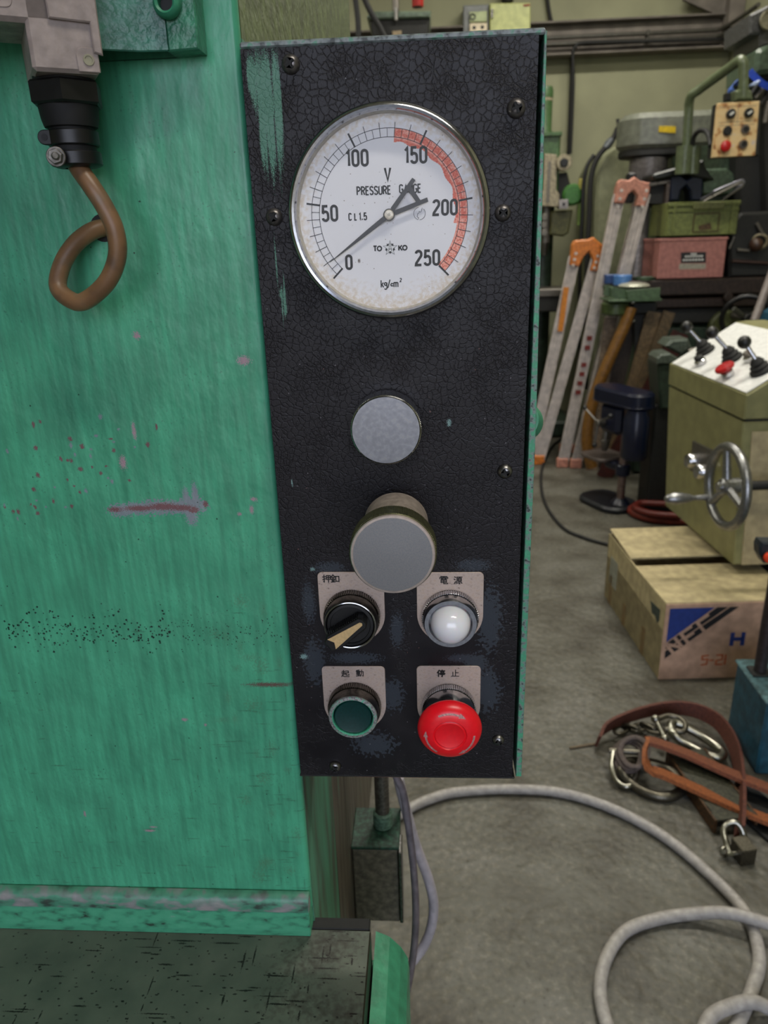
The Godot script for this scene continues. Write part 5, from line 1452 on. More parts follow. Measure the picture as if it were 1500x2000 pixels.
	part(hw, "wheel_hub", of(o).at(Vector3(1.6956, 0.8985, -3.74), Vector3(90, 0, 0)).cyl(0.03, 0.05, 20, 0.006), M.black)
	part(hw, "wheel_shaft", of(o).at(Vector3(1.6875, 0.9006, -3.72), Vector3(-90, 0, 0)).cyl(0.016, 0.3, 14), M.dull)
	# the dark casting that hangs in at the top right
	var c := thing("machine_casting", "dark green machine head casting entering at the upper right edge", "machine", Vector3(1.5, 1.95, -3.6))
	part(c, "casting", of(c).prism(pl([1.6436, 2.0686, 1.6394, 2.171, 1.6567, 2.1878, 1.8303, 2.2372, 1.8543, 2.0848]), -4.3, -3.9, 0.02), dg)
	part(c, "underside", of(c).prism(pl([1.6626, 2.0769, 1.8753, 2.0955, 1.8818, 2.0546, 1.6918, 2.0485]), -4.28, -3.95, 0.012), M.rubber)
	part(c, "grey_cover", of(c).prism(pl([1.6041, 2.3407, 1.6849, 2.3759, 1.8288, 2.391, 1.8546, 2.2276, 1.6708, 2.1977, 1.6633, 2.251, 1.6129, 2.2575]), -4.3, -3.95, 0.01), mat(Color(0.34, 0.34, 0.34), 0.45, 0.2, 0.4, 8.0, 0.5))
	part(c, "ring_cover", of(c).at(Vector3(1.6827, 2.3042, -3.92), Vector3(90, 0, 0)).lathe([Vector2(0.035, 0), Vector2(0.045, 0.01), Vector2(0.045, 0.03), Vector2(0.036, 0.03), Vector2(0.036, 0.012), Vector2(0, 0.012)], 28), mat(Color(0.55, 0.53, 0.44), 0.4, 0.3, 0.2, 8.0))
	part(c, "arm", of(c).prism(pl([1.7374, 2.0508, 1.8917, 2.136, 2.0062, 1.4085, 1.8443, 1.4136]), -4.3, -4.0, 0.02), M.dark)
	var rods := [Vector3(1.6818, 2.0446, -3.9), Vector3(1.6366, 1.9739, -3.9), Vector3(1.7051, 2.0212, -3.9), Vector3(1.6581, 1.9639, -3.9), Vector3(1.7234, 1.9978, -3.9), Vector3(1.6926, 1.9328, -3.9), Vector3(1.7257, 1.9476, -3.9), Vector3(1.7244, 1.8507, -3.9)]
	for i in 4:
		part(c, "lever_bar", of(c).tube([rods[i * 2], rods[i * 2 + 1]], 0.013, 10), [M.rubber, M.dull, M.rubber, M.dull][i])
	solo("blue_strap", MB.new().strip(curve([Vector3(1.5975, 2.0791, -3.85), Vector3(1.6148, 2.0607, -3.85), Vector3(1.637, 2.0421, -3.85), Vector3(1.6699, 2.0185, -3.85), Vector3(1.709, 2.0036, -3.85)], false, 4), 0.03, 0.004, [Vector3(0.8, 0.6, 0.3)]), mat(Color(0.12, 0.27, 0.72), 0.4, 0, 0.1, 6.0), "blue plastic strap end under the dark casting, right of the pendant arm", "strap")
	solo("blue_bag", MB.new().prism(pl([1.5879, 2.0077, 1.6083, 2.0202, 1.6406, 2.0344, 1.6511, 2.0296, 1.6385, 2.0146, 1.596, 2.0029]), -3.87, -3.82, 0.012), mat(Color(0.66, 0.73, 0.88), 0.3, 0, 0.15, 12.0, 0.5), "pale blue plastic wrap tucked between the pendant pipe and the levers", "wrap")
	solo("blue_ribbon", MB.new().strip(curve([Vector3(1.5959, 2.0477, -3.95), Vector3(1.5711, 2.0441, -3.95), Vector3(1.5531, 2.0265, -3.95), Vector3(1.5529, 2.0081, -3.95), Vector3(1.5725, 1.9935, -3.95), Vector3(1.5963, 2.0064, -3.95)], false, 4), 0.05, 0.004, [Vector3(0.1, 0.4, 1)]), mat(Color(0.34, 0.47, 0.80), 0.3, 0, 0.2, 10.0), "curled blue plastic ribbon behind the pendant's pipe", "ribbon")

func mill_table_load() -> void:
	var crate := mat(Color(0.43, 0.46, 0.24), 0.45, 0, 0.2, 6.0)
	var o := thing("parts_crate", "olive green plastic crate stacked on the pink toolbox on the mill table", "crate", Vector3(1.42, 1.31, -4.05))
	var cx := 1.465
	part(o, "front_panel", of(o).box(Vector3(cx, 1.405, -3.905), Vector3(0.36, 0.165, 0.012), 0.003), crate)
	part(o, "back_panel", of(o).box(Vector3(cx, 1.405, -4.215), Vector3(0.36, 0.165, 0.012), 0.003), crate)
	for s in [-1.0, 1.0]:
		part(o, "side_panel", of(o).box(Vector3(cx + s * 0.18, 1.405, -4.06), Vector3(0.012, 0.165, 0.31), 0.003), crate)
		part(o, "front_rib", of(o).box(Vector3(cx + s * 0.15, 1.40, -3.895), Vector3(0.014, 0.15, 0.012), 0.002), crate)
	part(o, "floor_panel", of(o).box(Vector3(cx, 1.327, -4.06), Vector3(0.35, 0.01, 0.31), 0.002), crate)
	part(o, "rim", of(o).box(Vector3(cx, 1.478, -3.897), Vector3(0.375, 0.022, 0.02), 0.004), crate)
	part(o, "rim_band", of(o).box(Vector3(cx, 1.445, -3.896), Vector3(0.365, 0.008, 0.016), 0.002), crate)
	part(o, "handle", of(o).box(Vector3(cx + 0.02, 1.468, -3.886), Vector3(0.16, 0.036, 0.012), 0.003), mat(Color(0.42, 0.43, 0.24), 0.45, 0, 0.2, 6.0))
	var lb := mat(Color(0.36, 0.26, 0.13), 0.6, 0, 0.5, 14.0)
	var z := -3.896
	for q in [[0.02, 1.43, 0.13, 0.005], [0.02, 1.34, 0.13, 0.005], [-0.045, 1.385, 0.005, 0.095], [0.085, 1.385, 0.005, 0.095]]:
		part(o, "label_frame", of(o).box(Vector3(cx + q[0], q[1], z), Vector3(q[2], q[3], 0.006), 0.001), lb)
	part(o, "worn_lettering", of(o).prism(pl([1.4465, 1.3699, 1.5088, 1.3833, 1.5181, 1.3499, 1.4544, 1.3467]), -3.9, -3.8975, 0.0005), lb)
	# things standing in the crate
	var wire := mat(Color(0.62, 0.62, 0.66), 0.3, 0.8, 0.2, 10.0)
	solo("wire_rack", MB.new().tube(curve([Vector3(1.4771, 1.5022, -4), Vector3(1.5582, 1.5452, -4), Vector3(1.6602, 1.5847, -4), Vector3(1.6859, 1.5913, -4), Vector3(1.6933, 1.5761, -4), Vector3(1.6645, 1.5518, -4), Vector3(1.6111, 1.508, -4), Vector3(1.5914, 1.4934, -4)], false, 4), 0.007, 10), wire, "bent bright steel wire sticking up from the crate's right end", "wire")
	solo("wire_rack", MB.new().tube(curve([Vector3(1.4844, 1.4904, -3.97), Vector3(1.5602, 1.5284, -3.97), Vector3(1.6659, 1.5751, -3.97), Vector3(1.6758, 1.5597, -3.97), Vector3(1.6049, 1.5118, -3.97), Vector3(1.5854, 1.4973, -3.97)], false, 4), 0.006, 10), M.dull, "duller bent steel wire lying beside the bright one in the crate", "wire")
	var navy := mat(Color(0.10, 0.14, 0.24), 0.4, 0, 0.25, 8.0)
	solo("casting_block", MB.new().prism(pl([1.3147, 1.5023, 1.3079, 1.6241, 1.3609, 1.6298, 1.3962, 1.6011, 1.4233, 1.6227, 1.4805, 1.6133, 1.4886, 1.4967, 1.4289, 1.4986, 1.4179, 1.5499, 1.3935, 1.576, 1.3692, 1.5515, 1.3637, 1.5007]), -4.12, -4.0, 0.008), navy, "dark blue V-shaped casting standing in the crate", "block")
	var sb := thing("steel_channel", "grey open steel channel standing left of the dark blue casting", "channel", Vector3(1.29, 1.43, -4.0))
	part(sb, "web", of(sb).prism(pl([1.2177, 1.5849, 1.3202, 1.5968, 1.3201, 1.4888, 1.2207, 1.4919]), -4.08, -4.05, 0.002), M.dark)
	part(sb, "top_flange", of(sb).prism(pl([1.1924, 1.5928, 1.3099, 1.604, 1.3112, 1.5913, 1.1937, 1.5775]), -4.08, -4.0, 0.002), mat(Color(0.42, 0.40, 0.38), 0.5, 0.2, 0.3, 8.0))
	part(sb, "side_flange", of(sb).prism(pl([1.2915, 1.5995, 1.3102, 1.6014, 1.3108, 1.487, 1.2917, 1.4876]), -4.08, -4.0, 0.002), mat(Color(0.38, 0.33, 0.31), 0.5, 0.2, 0.3, 8.0))
	solo("black_tray", MB.new().prism(pl([1.2026, 1.6262, 1.2149, 1.6383, 1.4641, 1.6965, 1.4711, 1.6815, 1.4787, 1.6615, 1.5344, 1.5951, 1.4364, 1.6133, 1.3759, 1.6303, 1.2233, 1.6055]), -4.2, -3.98, 0.008), mat(Color(0.06, 0.08, 0.06), 0.4, 0, 0.3, 8.0), "tilted black sheet tray lying over the dark blue casting", "tray")
	o = thing("index_head", "dark index head with brown knob on the mill table right of the toolbox", "machine head", Vector3(1.8, 1.1, -4.0))
	part(o, "body", of(o).prism(pl([1.6338, 1.3678, 1.6957, 1.4302, 1.9084, 1.4362, 1.9603, 1.0917, 1.6685, 1.0943]), -4.09, -3.97, 0.015), M.dark)
	part(o, "knob", of(o).at(Vector3(1.7747, 1.2649, -3.93)).ball(0.036, 18), mat(Color(0.26, 0.17, 0.12), 0.4, 0, 0.3, 8.0))
	part(o, "knob_ring", of(o).at(Vector3(1.7996, 1.2797, -3.95), Vector3(90, 0, 20)).torus(0.036, 0.008, 24, 8), mat(Color(0.50, 0.46, 0.36), 0.45, 0.2, 0.2, 8.0))
	part(o, "clamp_bar", of(o).tube([Vector3(1.6859, 1.2411, -3.95), Vector3(1.7519, 1.2339, -3.95)], 0.009, 10), M.dull)
	part(o, "lever", of(o).tube([Vector3(1.6416, 1.2477, -3.95), Vector3(1.6608, 1.3098, -3.95)], 0.007, 10), M.dull)
	part(o, "link", of(o).tube([Vector3(1.7704, 1.3736, -3.95), Vector3(1.8107, 1.3157, -3.95)], 0.010, 10), M.dull)
	part(o, "lower_bar", of(o).tube([Vector3(1.6661, 1.1836, -3.95), Vector3(1.8588, 1.1675, -3.95)], 0.009, 10), mat(Color(0.28, 0.20, 0.18), 0.5, 0.3, 0.3, 10.0))
	# pink toolbox
	o = thing("tool_box", "dusty pink steel toolbox with black label under the green crate", "toolbox", Vector3(1.42, 1.1, -4.05))
	part(o, "body", of(o).box(Vector3(1.432, 1.207, -4.06), Vector3(0.352, 0.208, 0.32), 0.004), mat(Color(0.64, 0.42, 0.39), 0.5, 0, 0.15, 5.0))
	part(o, "lid_edge", of(o).box(Vector3(1.432, 1.303, -4.06), Vector3(0.36, 0.016, 0.33), 0.003), mat(Color(0.66, 0.44, 0.41), 0.5, 0, 0.15, 5.0))
	part(o, "name_label", of(o).prism(pl([1.3702, 1.238, 1.5026, 1.2368, 1.5091, 1.1816, 1.376, 1.1827]), -3.9, -3.8985, 0.0004), mat(Color(0.05, 0.06, 0.08), 0.5, 0, 0.2, 10.0))
	var lw := of(o)
	for l in [pl([1.4196, 1.2287, 1.4521, 1.2278]), pl([1.3938, 1.2164, 1.4912, 1.2162]), pl([1.3849, 1.1983, 1.4988, 1.1977])]:
		for i in 7:
			var a: Vector2 = l[0].lerp(l[1], i / 7.0)
			lw.box(Vector3(a.x + 0.005, a.y, -3.898), Vector3((l[1].x - l[0].x) / 10.0, 0.009, 0.0016))
	part(o, "label_print", lw, M.white)
	part(o, "lower_label", of(o).prism(pl([1.3681, 1.1803, 1.5097, 1.1763, 1.5101, 1.1499, 1.3685, 1.1512]), -3.9, -3.8985, 0.0004), mat(Color(0.62, 0.60, 0.54), 0.5, 0, 0.2, 10.0))
	# little tray at the table's left end with shiny chips and tins
	o = thing("end_tray", "small sage green steel tray bolted to the mill table's left end", "tray", Vector3(1.1, 1.0, -3.85))
	var sage := mat(Color(0.29, 0.38, 0.26), 0.45, 0, 0.2, 6.0)
	part(o, "front_panel", of(o).prism(pl([1.0574, 1.059, 1.2355, 1.0673, 1.2381, 1.0123, 1.0726, 1.0034]), -3.76, -3.75, 0.002), sage)
	part(o, "left_panel", of(o).prism(pl([0.9766, 1.0761, 0.9905, 1.0757, 0.9941, 1.0268, 0.9825, 1.0325]), -3.95, -3.76, 0.002), sage)
	part(o, "floor_panel", of(o).box(Vector3(1.11, 1.005, -3.86), Vector3(0.28, 0.012, 0.22), 0.003), sage)
	part(o, "left_wall", of(o).strip([Vector3(0.9556, 1.0612, -3.8), Vector3(1.0776, 1.0288, -3.8)], 0.055, 0.01, [Vector3.UP]), sage)
	solo("swarf_heap", MB.new().at(Vector3(1.1218, 1.0751, -3.85)).ball(0.085, 16, 0.22), mat(Color(0.86, 0.86, 0.78), 0.3, 0.4, 0.45, 26.0, 1.0), "heap of bright metal swarf in the sage green tray", "swarf", "", "stuff")
	solo("blue_tin", MB.new().at(Vector3(1.0833, 1.0731, -3.95)).cyl(0.05, 0.055, 20, 0.004), mat(Color(0.30, 0.48, 0.72), 0.4, 0, 0.15, 8.0), "pale blue tin standing in the tray behind the swarf", "tin")
	solo("blue_tin", MB.new().at(Vector3(1.0297, 1.08, -4)).box(Vector3(0, 0.025, 0), Vector3(0.07, 0.05, 0.06), 0.004), mat(Color(0.12, 0.26, 0.48), 0.4, 0, 0.2, 8.0), "dark blue box behind the long ladder beside the pale tin", "box")
	solo("green_dish", MB.new().at(Vector3(1.2026, 1.0836, -3.95)).lathe([Vector2(0, 0), Vector2(0.05, 0), Vector2(0.062, 0.03), Vector2(0.058, 0.03), Vector2(0.046, 0.006), Vector2(0, 0.006)], 24), mat(Color(0.26, 0.34, 0.26), 0.4, 0, 0.2, 8.0), "dark green dish at the right end of the sage tray", "dish")
	o = thing("feed_motor", "dark olive cylinder hanging under the sage tray", "motor", Vector3(1.05, 0.93, -3.85))
	part(o, "body", of(o).at(Vector3(1.0293, 0.9233, -3.85)).cyl(0.075, 0.07, 24, 0.01), mat(Color(0.24, 0.30, 0.15), 0.4, 0, 0.3, 6.0))
	part(o, "cap", of(o).at(Vector3(1.016, 0.9891, -3.85)).cyl(0.03, 0.010, 18, 0.003), mat(Color(0.75, 0.78, 0.70), 0.35, 0, 0.15, 6.0))
	part(o, "bracket", of(o).box(Vector3(1.1921, 0.9559, -3.9), Vector3(0.14, 0.07, 0.08), 0.01), M.dark)
	solo("steel_ball", MB.new().at(Vector3(1.1052, 0.9949, -3.78)).ball(0.012, 14), M.chrome, "small bright knob under the sage tray", "knob")

func pendant() -> void:
	var o := thing("control_pendant", "rusty cream six-button control box hanging from a bent green pipe", "control box", Vector3(1.45, 1.7, -3.62))
	var pipe := mat(Color(0.36, 0.40, 0.29), 0.34, 0, 0.2, 5.0)
	part(o, "pipe_arm", of(o).tube(curve([Vector3(1.3562, 1.6251, -3.9), Vector3(1.3457, 1.7463, -3.9), Vector3(1.3381, 1.9116, -3.9), Vector3(1.3325, 1.9565, -3.89), Vector3(1.3355, 1.9853, -3.87), Vector3(1.3548, 1.9994, -3.85)], false, 3) + curve([Vector3(1.3701, 2.0106, -3.84), Vector3(1.4276, 2.0547, -3.74), Vector3(1.461, 2.081, -3.66), Vector3(1.471, 2.0892, -3.64), Vector3(1.4768, 2.0747, -3.62), Vector3(1.4828, 2.0473, -3.62), Vector3(1.4983, 1.9305, -3.62)], false, 3), 0.0225, 16), pipe)
	part(o, "clamp_sleeve", of(o).tube([Vector3(1.3367, 1.7586, -3.9), Vector3(1.3404, 1.6256, -3.9)], 0.042, 16), pipe)
	part(o, "clamp_sleeve", of(o).tube([Vector3(1.3813, 1.7522, -3.9), Vector3(1.3851, 1.6241, -3.9)], 0.035, 16), pipe)
	part(o, "cable", of(o).tube(curve([Vector3(1.3666, 1.7554, -3.88), Vector3(1.3635, 1.7935, -3.86), Vector3(1.373, 1.8163, -3.82), Vector3(1.386, 1.8086, -3.76), Vector3(1.3896, 1.7696, -3.7), Vector3(1.385, 1.7316, -3.66)], false, 4), 0.012, 10), M.rubber)
	part(o, "socket", of(o).prism(pl([1.4573, 1.9162, 1.4499, 1.9547, 1.4606, 1.9627, 1.5192, 1.9605, 1.5303, 1.9473, 1.5397, 1.913]), -3.68, -3.6, 0.01), pipe)
	part(o, "box", of(o).prism(pl([1.3831, 1.9092, 1.5878, 1.9121, 1.6066, 1.6771, 1.3849, 1.6759]), -3.70, -3.62, 0.008), M.dark)
	var fm := mat(Color.WHITE, 0.5, 0, 0.0)
	fm.albedo_texture = ntex(61, 0.012, 0, 0, 5, 512, FastNoiseLite.TYPE_SIMPLEX_SMOOTH, [[0.12, Color(0.42, 0.24, 0.12)], [0.26, Color(0.66, 0.48, 0.28)], [0.4, Color(0.78, 0.66, 0.47)], [0.75, Color(0.80, 0.70, 0.52)], [0.92, Color(0.72, 0.66, 0.62)]])
	fm.uv1_triplanar = true
	fm.uv1_scale = Vector3.ONE * 2.5
	var face := part(o, "face_plate", of(o).prism(pl([1.3773, 1.9079, 1.5721, 1.9112, 1.5834, 1.677, 1.379, 1.6751]), -3.625, -3.61, 0.003), fm)
	for p in [Vector3(1.4423, 1.8602, -3.61), Vector3(1.5249, 1.8614, -3.61)]:
		var k := part(o, "rotary_knob", of(o).at(p, Vector3(90, 0, 0)).cyl(0.021, 0.022, 24, 0.004), M.black)
		part(k, "pointer", of(o).at(p + Vector3(0, 0, 0.023), Vector3(0, 0, 35)).box(Vector3.ZERO, Vector3(0.022, 0.009, 0.003), 0.001), M.white)
	part(o, "black_button", of(o).at(Vector3(1.4371, 1.7885, -3.61), Vector3(90, 0, 0)).cyl(0.021, 0.014, 24, 0.004), M.black)
	for p in [Vector3(1.52, 1.792, -3.61), Vector3(1.519, 1.7282, -3.61)]:
		var k := part(o, "ring_button", of(o).at(p, Vector3(90, 0, 0)).lathe([Vector2(0.020, 0), Vector2(0.019, 0.012), Vector2(0.013, 0.013), Vector2(0.013, 0.004), Vector2(0, 0.004)], 24), mat(Color(0.42, 0.38, 0.34), 0.45, 0.4, 0.3, 12.0))
		part(k, "cap", of(o).at(p + Vector3(0, 0, 0.004), Vector3(90, 0, 0)).cyl(0.0125, 0.004, 20), M.black)
	part(o, "red_button", of(o).at(Vector3(1.4335, 1.7224, -3.61), Vector3(90, 0, 0)).lathe([Vector2(0.012, 0), Vector2(0.012, 0.012), Vector2(0.024, 0.014), Vector2(0.025, 0.02), Vector2(0.018, 0.027), Vector2(0, 0.029)], 28), mat(Color(0.70, 0.06, 0.07), 0.35, 0, 0.1, 8.0))
	var ln := of(o)
	for l in [pl([1.4758, 1.906, 1.4797, 1.8216]), pl([1.3938, 1.8248, 1.5642, 1.8272]), pl([1.3954, 1.8117, 1.5612, 1.8143]), pl([1.3906, 1.8899, 1.4659, 1.8914]), pl([1.4896, 1.8905, 1.5599, 1.8921])]:
		ln.lines([l], 0.0022, -3.6102, -3.6094)
	part(face, "printed_line", ln, M.brown_grey)
	part(o, "black_clip", of(o).prism(pl([1.4297, 1.9567, 1.4673, 1.9596, 1.4718, 1.9249, 1.4314, 1.9242]), -3.7, -3.66, 0.004), M.black)

func ladders() -> void:
	var alu := mat(Color(0.80, 0.76, 0.73), 0.5, 0.15, 0.18, 3.0, 0.1)
	var orange := mat(Color(0.82, 0.47, 0.16), 0.45, 0, 0.2, 6.0)
	var faded := mat(Color(0.79, 0.54, 0.46), 0.5, 0, 0.2, 6.0)
	# rail ends as seen: near rails, then the far pair 0.36 m behind
	var back := Vector3(0.07, 0.0, -0.33)
	for e in [
		["step_ladder", "shorter folded aluminium stepladder with orange hinge caps nearer the panel", orange, [Vector3(0.8485, 1.2292, -4.16), Vector3(0.6346, 0.0028, -4.1), Vector3(0.9728, 1.2119, -4.15), Vector3(0.6877, -0.0051, -4.09)], pl([0.823, 1.1825, 0.8286, 1.2911, 0.8418, 1.3128, 0.9197, 1.316, 0.945, 1.3263, 0.9724, 1.3034, 1.0149, 1.2746, 1.0107, 1.2108, 0.9893, 1.1411, 0.9391, 1.1482, 0.953, 1.204, 0.9264, 1.255, 0.8936, 1.2225, 0.8733, 1.1726]), -4.15, 0.055],
		["step_ladder", "taller folded stepladder with faded pink hinge caps and red stamped marks", faded, [Vector3(1.0514, 1.5436, -4.04), Vector3(0.8209, 0.0139, -4.02), Vector3(1.1836, 1.5387, -4.03), Vector3(0.8987, 0.0057, -4)], pl([1.0246, 1.5026, 1.0337, 1.6, 1.046, 1.6174, 1.0956, 1.6106, 1.1187, 1.6276, 1.1477, 1.6063, 1.2059, 1.5942, 1.2042, 1.5535, 1.1864, 1.4767, 1.1363, 1.4835, 1.1461, 1.5297, 1.1215, 1.5613, 1.0903, 1.5418, 1.072, 1.4959]), -4.03, 0.057]]:
		var o := thing(e[0], e[1], "ladder", Vector3((e[3][1].x + e[3][3].x) / 2, 0, -4.05), 0, "folded ladders")
		var pr: Array = e[3]
		for i in 2:
			for s in [Vector3.ZERO, back]:
				var A: Vector3 = pr[i * 2] + s
				var B: Vector3 = pr[i * 2 + 1] + s
				B.y = 0.02
				var b := of(o)
				bar(b, A, B, e[6], 0.006)
				for w in [-0.5, -0.17, 0.17, 0.5]:
					bar(b, A + Vector3(e[6] * w, 0, 0.008), B + Vector3(e[6] * w, 0, 0.008), 0.006, 0.016)
				part(o, "rail", b, alu)
				var ft := B + Vector3(0, 0.0, 0.0)
				part(o, "foot", of(o).at(Vector3(ft.x, 0, ft.z)).box(Vector3(0, 0.03, 0), Vector3(e[6] + 0.012, 0.06, 0.04), 0.006), e[2])
			for k in 5:
				var t := 0.16 + k * 0.17
				var A2: Vector3 = pr[i * 2].lerp(Vector3(pr[i * 2 + 1].x, 0.02, pr[i * 2 + 1].z), t)
				part(o, "step", of(o).strip([A2 + Vector3(0.003, 0, -0.01), A2 + Vector3(0.067, 0, -0.32)], 0.045, 0.02, [Vector3.RIGHT]), alu)
		var cp: PackedVector2Array = e[4]
		for s in [0.0, -0.33]:
			var hb := of(o)
			if s < 0.0:
				hb.at(Vector3(0.07, 0, 0))
			var cap := part(o, "hinge_cap", hb.prism(cp, e[5] - 0.03 + s, e[5] + 0.03 + s, 0.005), e[2])
			if s == 0.0:
				for q in [[1, 0.25], [1, 0.6], [1, 0.95]]:
					for side in [0, 1]:
						var p0: Vector3 = pr[side * 2].lerp(pr[side * 2 + 1], -0.03 + q[1] * 0.075)
						part(cap, "rivet", of(o).at(Vector3(p0.x, p0.y, e[5] + 0.031), Vector3(90, 0, 0)).cyl(0.009, 0.003, 12, 0.001), alu)
		if e[2] == orange:
			part(o, "locking_bar", of(o).strip([Vector3(0.8068, 1.0595, -4.12), Vector3(0.7843, 0.8097, -4.12)], 0.03, 0.012, [Vector3.RIGHT]), mat(Color(0.82, 0.50, 0.10), 0.45, 0, 0.15, 6.0), "orange locking bar")
		else:
			var ink := mat(Color(0.55, 0.20, 0.16), 0.6, 0, 0.4, 30.0)
			for k in 6:
				var p: Vector3 = pr[0].lerp(pr[1], 0.50 + k * 0.035 + (0.03 if k > 1 else 0.0))
				part(o, "stamped_mark", of(o).box(p + Vector3(0, 0, 0.0175), Vector3(0.03, 0.026, 0.0015)), ink)

func sticks() -> void:
	var wood := mat(Color(0.44, 0.36, 0.25), 0.6, 0, 0.3, 6.0, 0.3)
	solo("yellow_hose", MB.new().tube(curve([Vector3(1.1045, 0.9666, -3.8), Vector3(1.0722, 0.8588, -3.8), Vector3(1.0308, 0.7491, -3.8), Vector3(0.984, 0.6231, -3.8), Vector3(0.9418, 0.4941, -3.8), Vector3(0.917, 0.3469, -3.8), Vector3(0.9131, 0.2262, -3.8), Vector3(0.9307, 0.1338, -3.8), Vector3(0.9528, 0.0651, -3.8)], false, 5), 0.032, 14), mat(Color(0.50, 0.34, 0.12), 0.45, 0, 0.25, 5.0), "thick amber hose hanging in a curve beside the taller ladder", "hose")
	for e in [
		[[Vector3(1.0344, 0.8997, -3.95), Vector3(0.992, 0.1222, -3.95)], 0.07, 0.02, mat(Color(0.50, 0.43, 0.36), 0.6, 0, 0.3, 5.0), "pale grey-brown board leaning just right of the taller ladder"],
		[[Vector3(1.154, 0.8777, -4), Vector3(1.1078, 0.5422, -4)], 0.09, 0.02, mat(Color(0.24, 0.20, 0.18), 0.6, 0, 0.3, 5.0), "dark brown board leaning behind the amber hose"],
		[[Vector3(1.2472, 0.9325, -3.87), Vector3(1.1664, 0.5054, -3.87)], 0.075, 0.022, wood, "left of two weathered wooden boards under the mill table"],
		[[Vector3(1.3238, 0.9332, -3.84), Vector3(1.1743, 0.4227, -3.84)], 0.06, 0.022, mat(Color(0.38, 0.31, 0.21), 0.6, 0, 0.3, 6.0), "right of two weathered wooden boards under the mill table"],
		[[Vector3(1.3831, 0.824, -3.8), Vector3(1.2001, 0.4013, -3.8)], 0.09, 0.018, mat(Color(0.26, 0.08, 0.05), 0.55, 0, 0.3, 5.0), "dark red-brown board slanting behind the small vise"]]:
		var p: Array = e[0]
		var d: Vector3 = (p[1] - p[0]).normalized()
		var foot: Vector3 = p[1] + d * (p[1].y / -d.y)
		solo("board", MB.new().strip([p[0], foot], e[1], e[2], [Vector3.RIGHT]), e[3], e[4], "board")
	var o := thing("wall_brace", "grey hanging clamp with two bright screw heads behind the amber hose", "clamp", Vector3(1.14, 0.86, -3.96))
	part(o, "plate", of(o).prism(pl([1.1474, 0.924, 1.2579, 0.9378, 1.2717, 0.73, 1.1741, 0.6749]), -3.92, -3.9, 0.003), M.dark)
	for q in [Vector3(1.1465, 0.8856, -3.895), Vector3(1.2078, 0.8897, -3.895)]:
		part(o, "screw_head", of(o).at(q, Vector3(90, 0, 0)).ball(0.014, 12), M.chrome)
	# machine vise behind the cabinet
	o = thing("machine_vise", "grey-green machine vise behind the cabinet's white lever panel", "vise", Vector3(1.17, 0, -3.2))
	var vm := mat(Color(0.36, 0.40, 0.36), 0.4, 0.2, 0.3, 8.0)
	part(o, "jaw", of(o).prism(pl([1.0723, 0.7896, 1.087, 0.8083, 1.1336, 0.812, 1.1736, 0.7874, 1.1577, 0.7591, 1.0774, 0.7609]), -3.3, -3.15, 0.008), vm)
	part(o, "anvil", of(o).prism(pl([1.1377, 0.8315, 1.1637, 0.8598, 1.2422, 0.8628, 1.2638, 0.819, 1.2145, 0.7861]), -3.4, -3.25, 0.01), vm)
	part(o, "body", of(o).prism(pl([1.083, 0.7624, 1.1727, 0.7653, 1.2154, 0.539, 1.1186, 0.5408]), -3.35, -3.17, 0.01), M.dark_green)
	part(o, "screw", of(o).at(Vector3(1.2326, 0.8026, -3.2), Vector3(0, 0, -75)).cyl(0.02, 0.14, 14), M.dull)
	part(o, "stand", of(o).box(Vector3(1.18, 0.28, -3.28), Vector3(0.16, 0.56, 0.16), 0.01), M.dark)
	# broom and the teal drum at the right edge
	var b := thing("broom", "grey broom pole with black socket leaning at the right edge", "broom", Vector3(1.387, 0.9503, -2.9))
	part(b, "pole", of(b).tube([Vector3(1.4723, 1.2367, -2.95), Vector3(1.3467, 0.983, -2.8)], 0.017, 14), mat(Color(0.46, 0.42, 0.40), 0.5, 0, 0.2, 6.0))
	part(b, "socket", of(b).tube([Vector3(1.3482, 0.987, -2.8), Vector3(1.3267, 0.9219, -2.76)], 0.02, 14), M.black)
	part(b, "tip", of(b).tube([Vector3(1.3267, 0.9219, -2.76), Vector3(1.3139, 0.8681, -2.73)], 0.014, 12), mat(Color(0.68, 0.40, 0.34), 0.5, 0, 0.2, 6.0))
	solo("teal_drum", MB.new().at(Vector3(1.655, 0, -2.9)).lathe([Vector2(0, 0), Vector2(0.23, 0), Vector2(0.235, 0.02), Vector2(0.23, 0.94), Vector2(0.215, 1.01), Vector2(0.16, 1.05), Vector2(0, 1.06)], 40), mat(Color(0.05, 0.30, 0.40), 0.4, 0, 0.15, 4.0), "teal drum with rounded top at the right edge behind the cabinet", "drum")

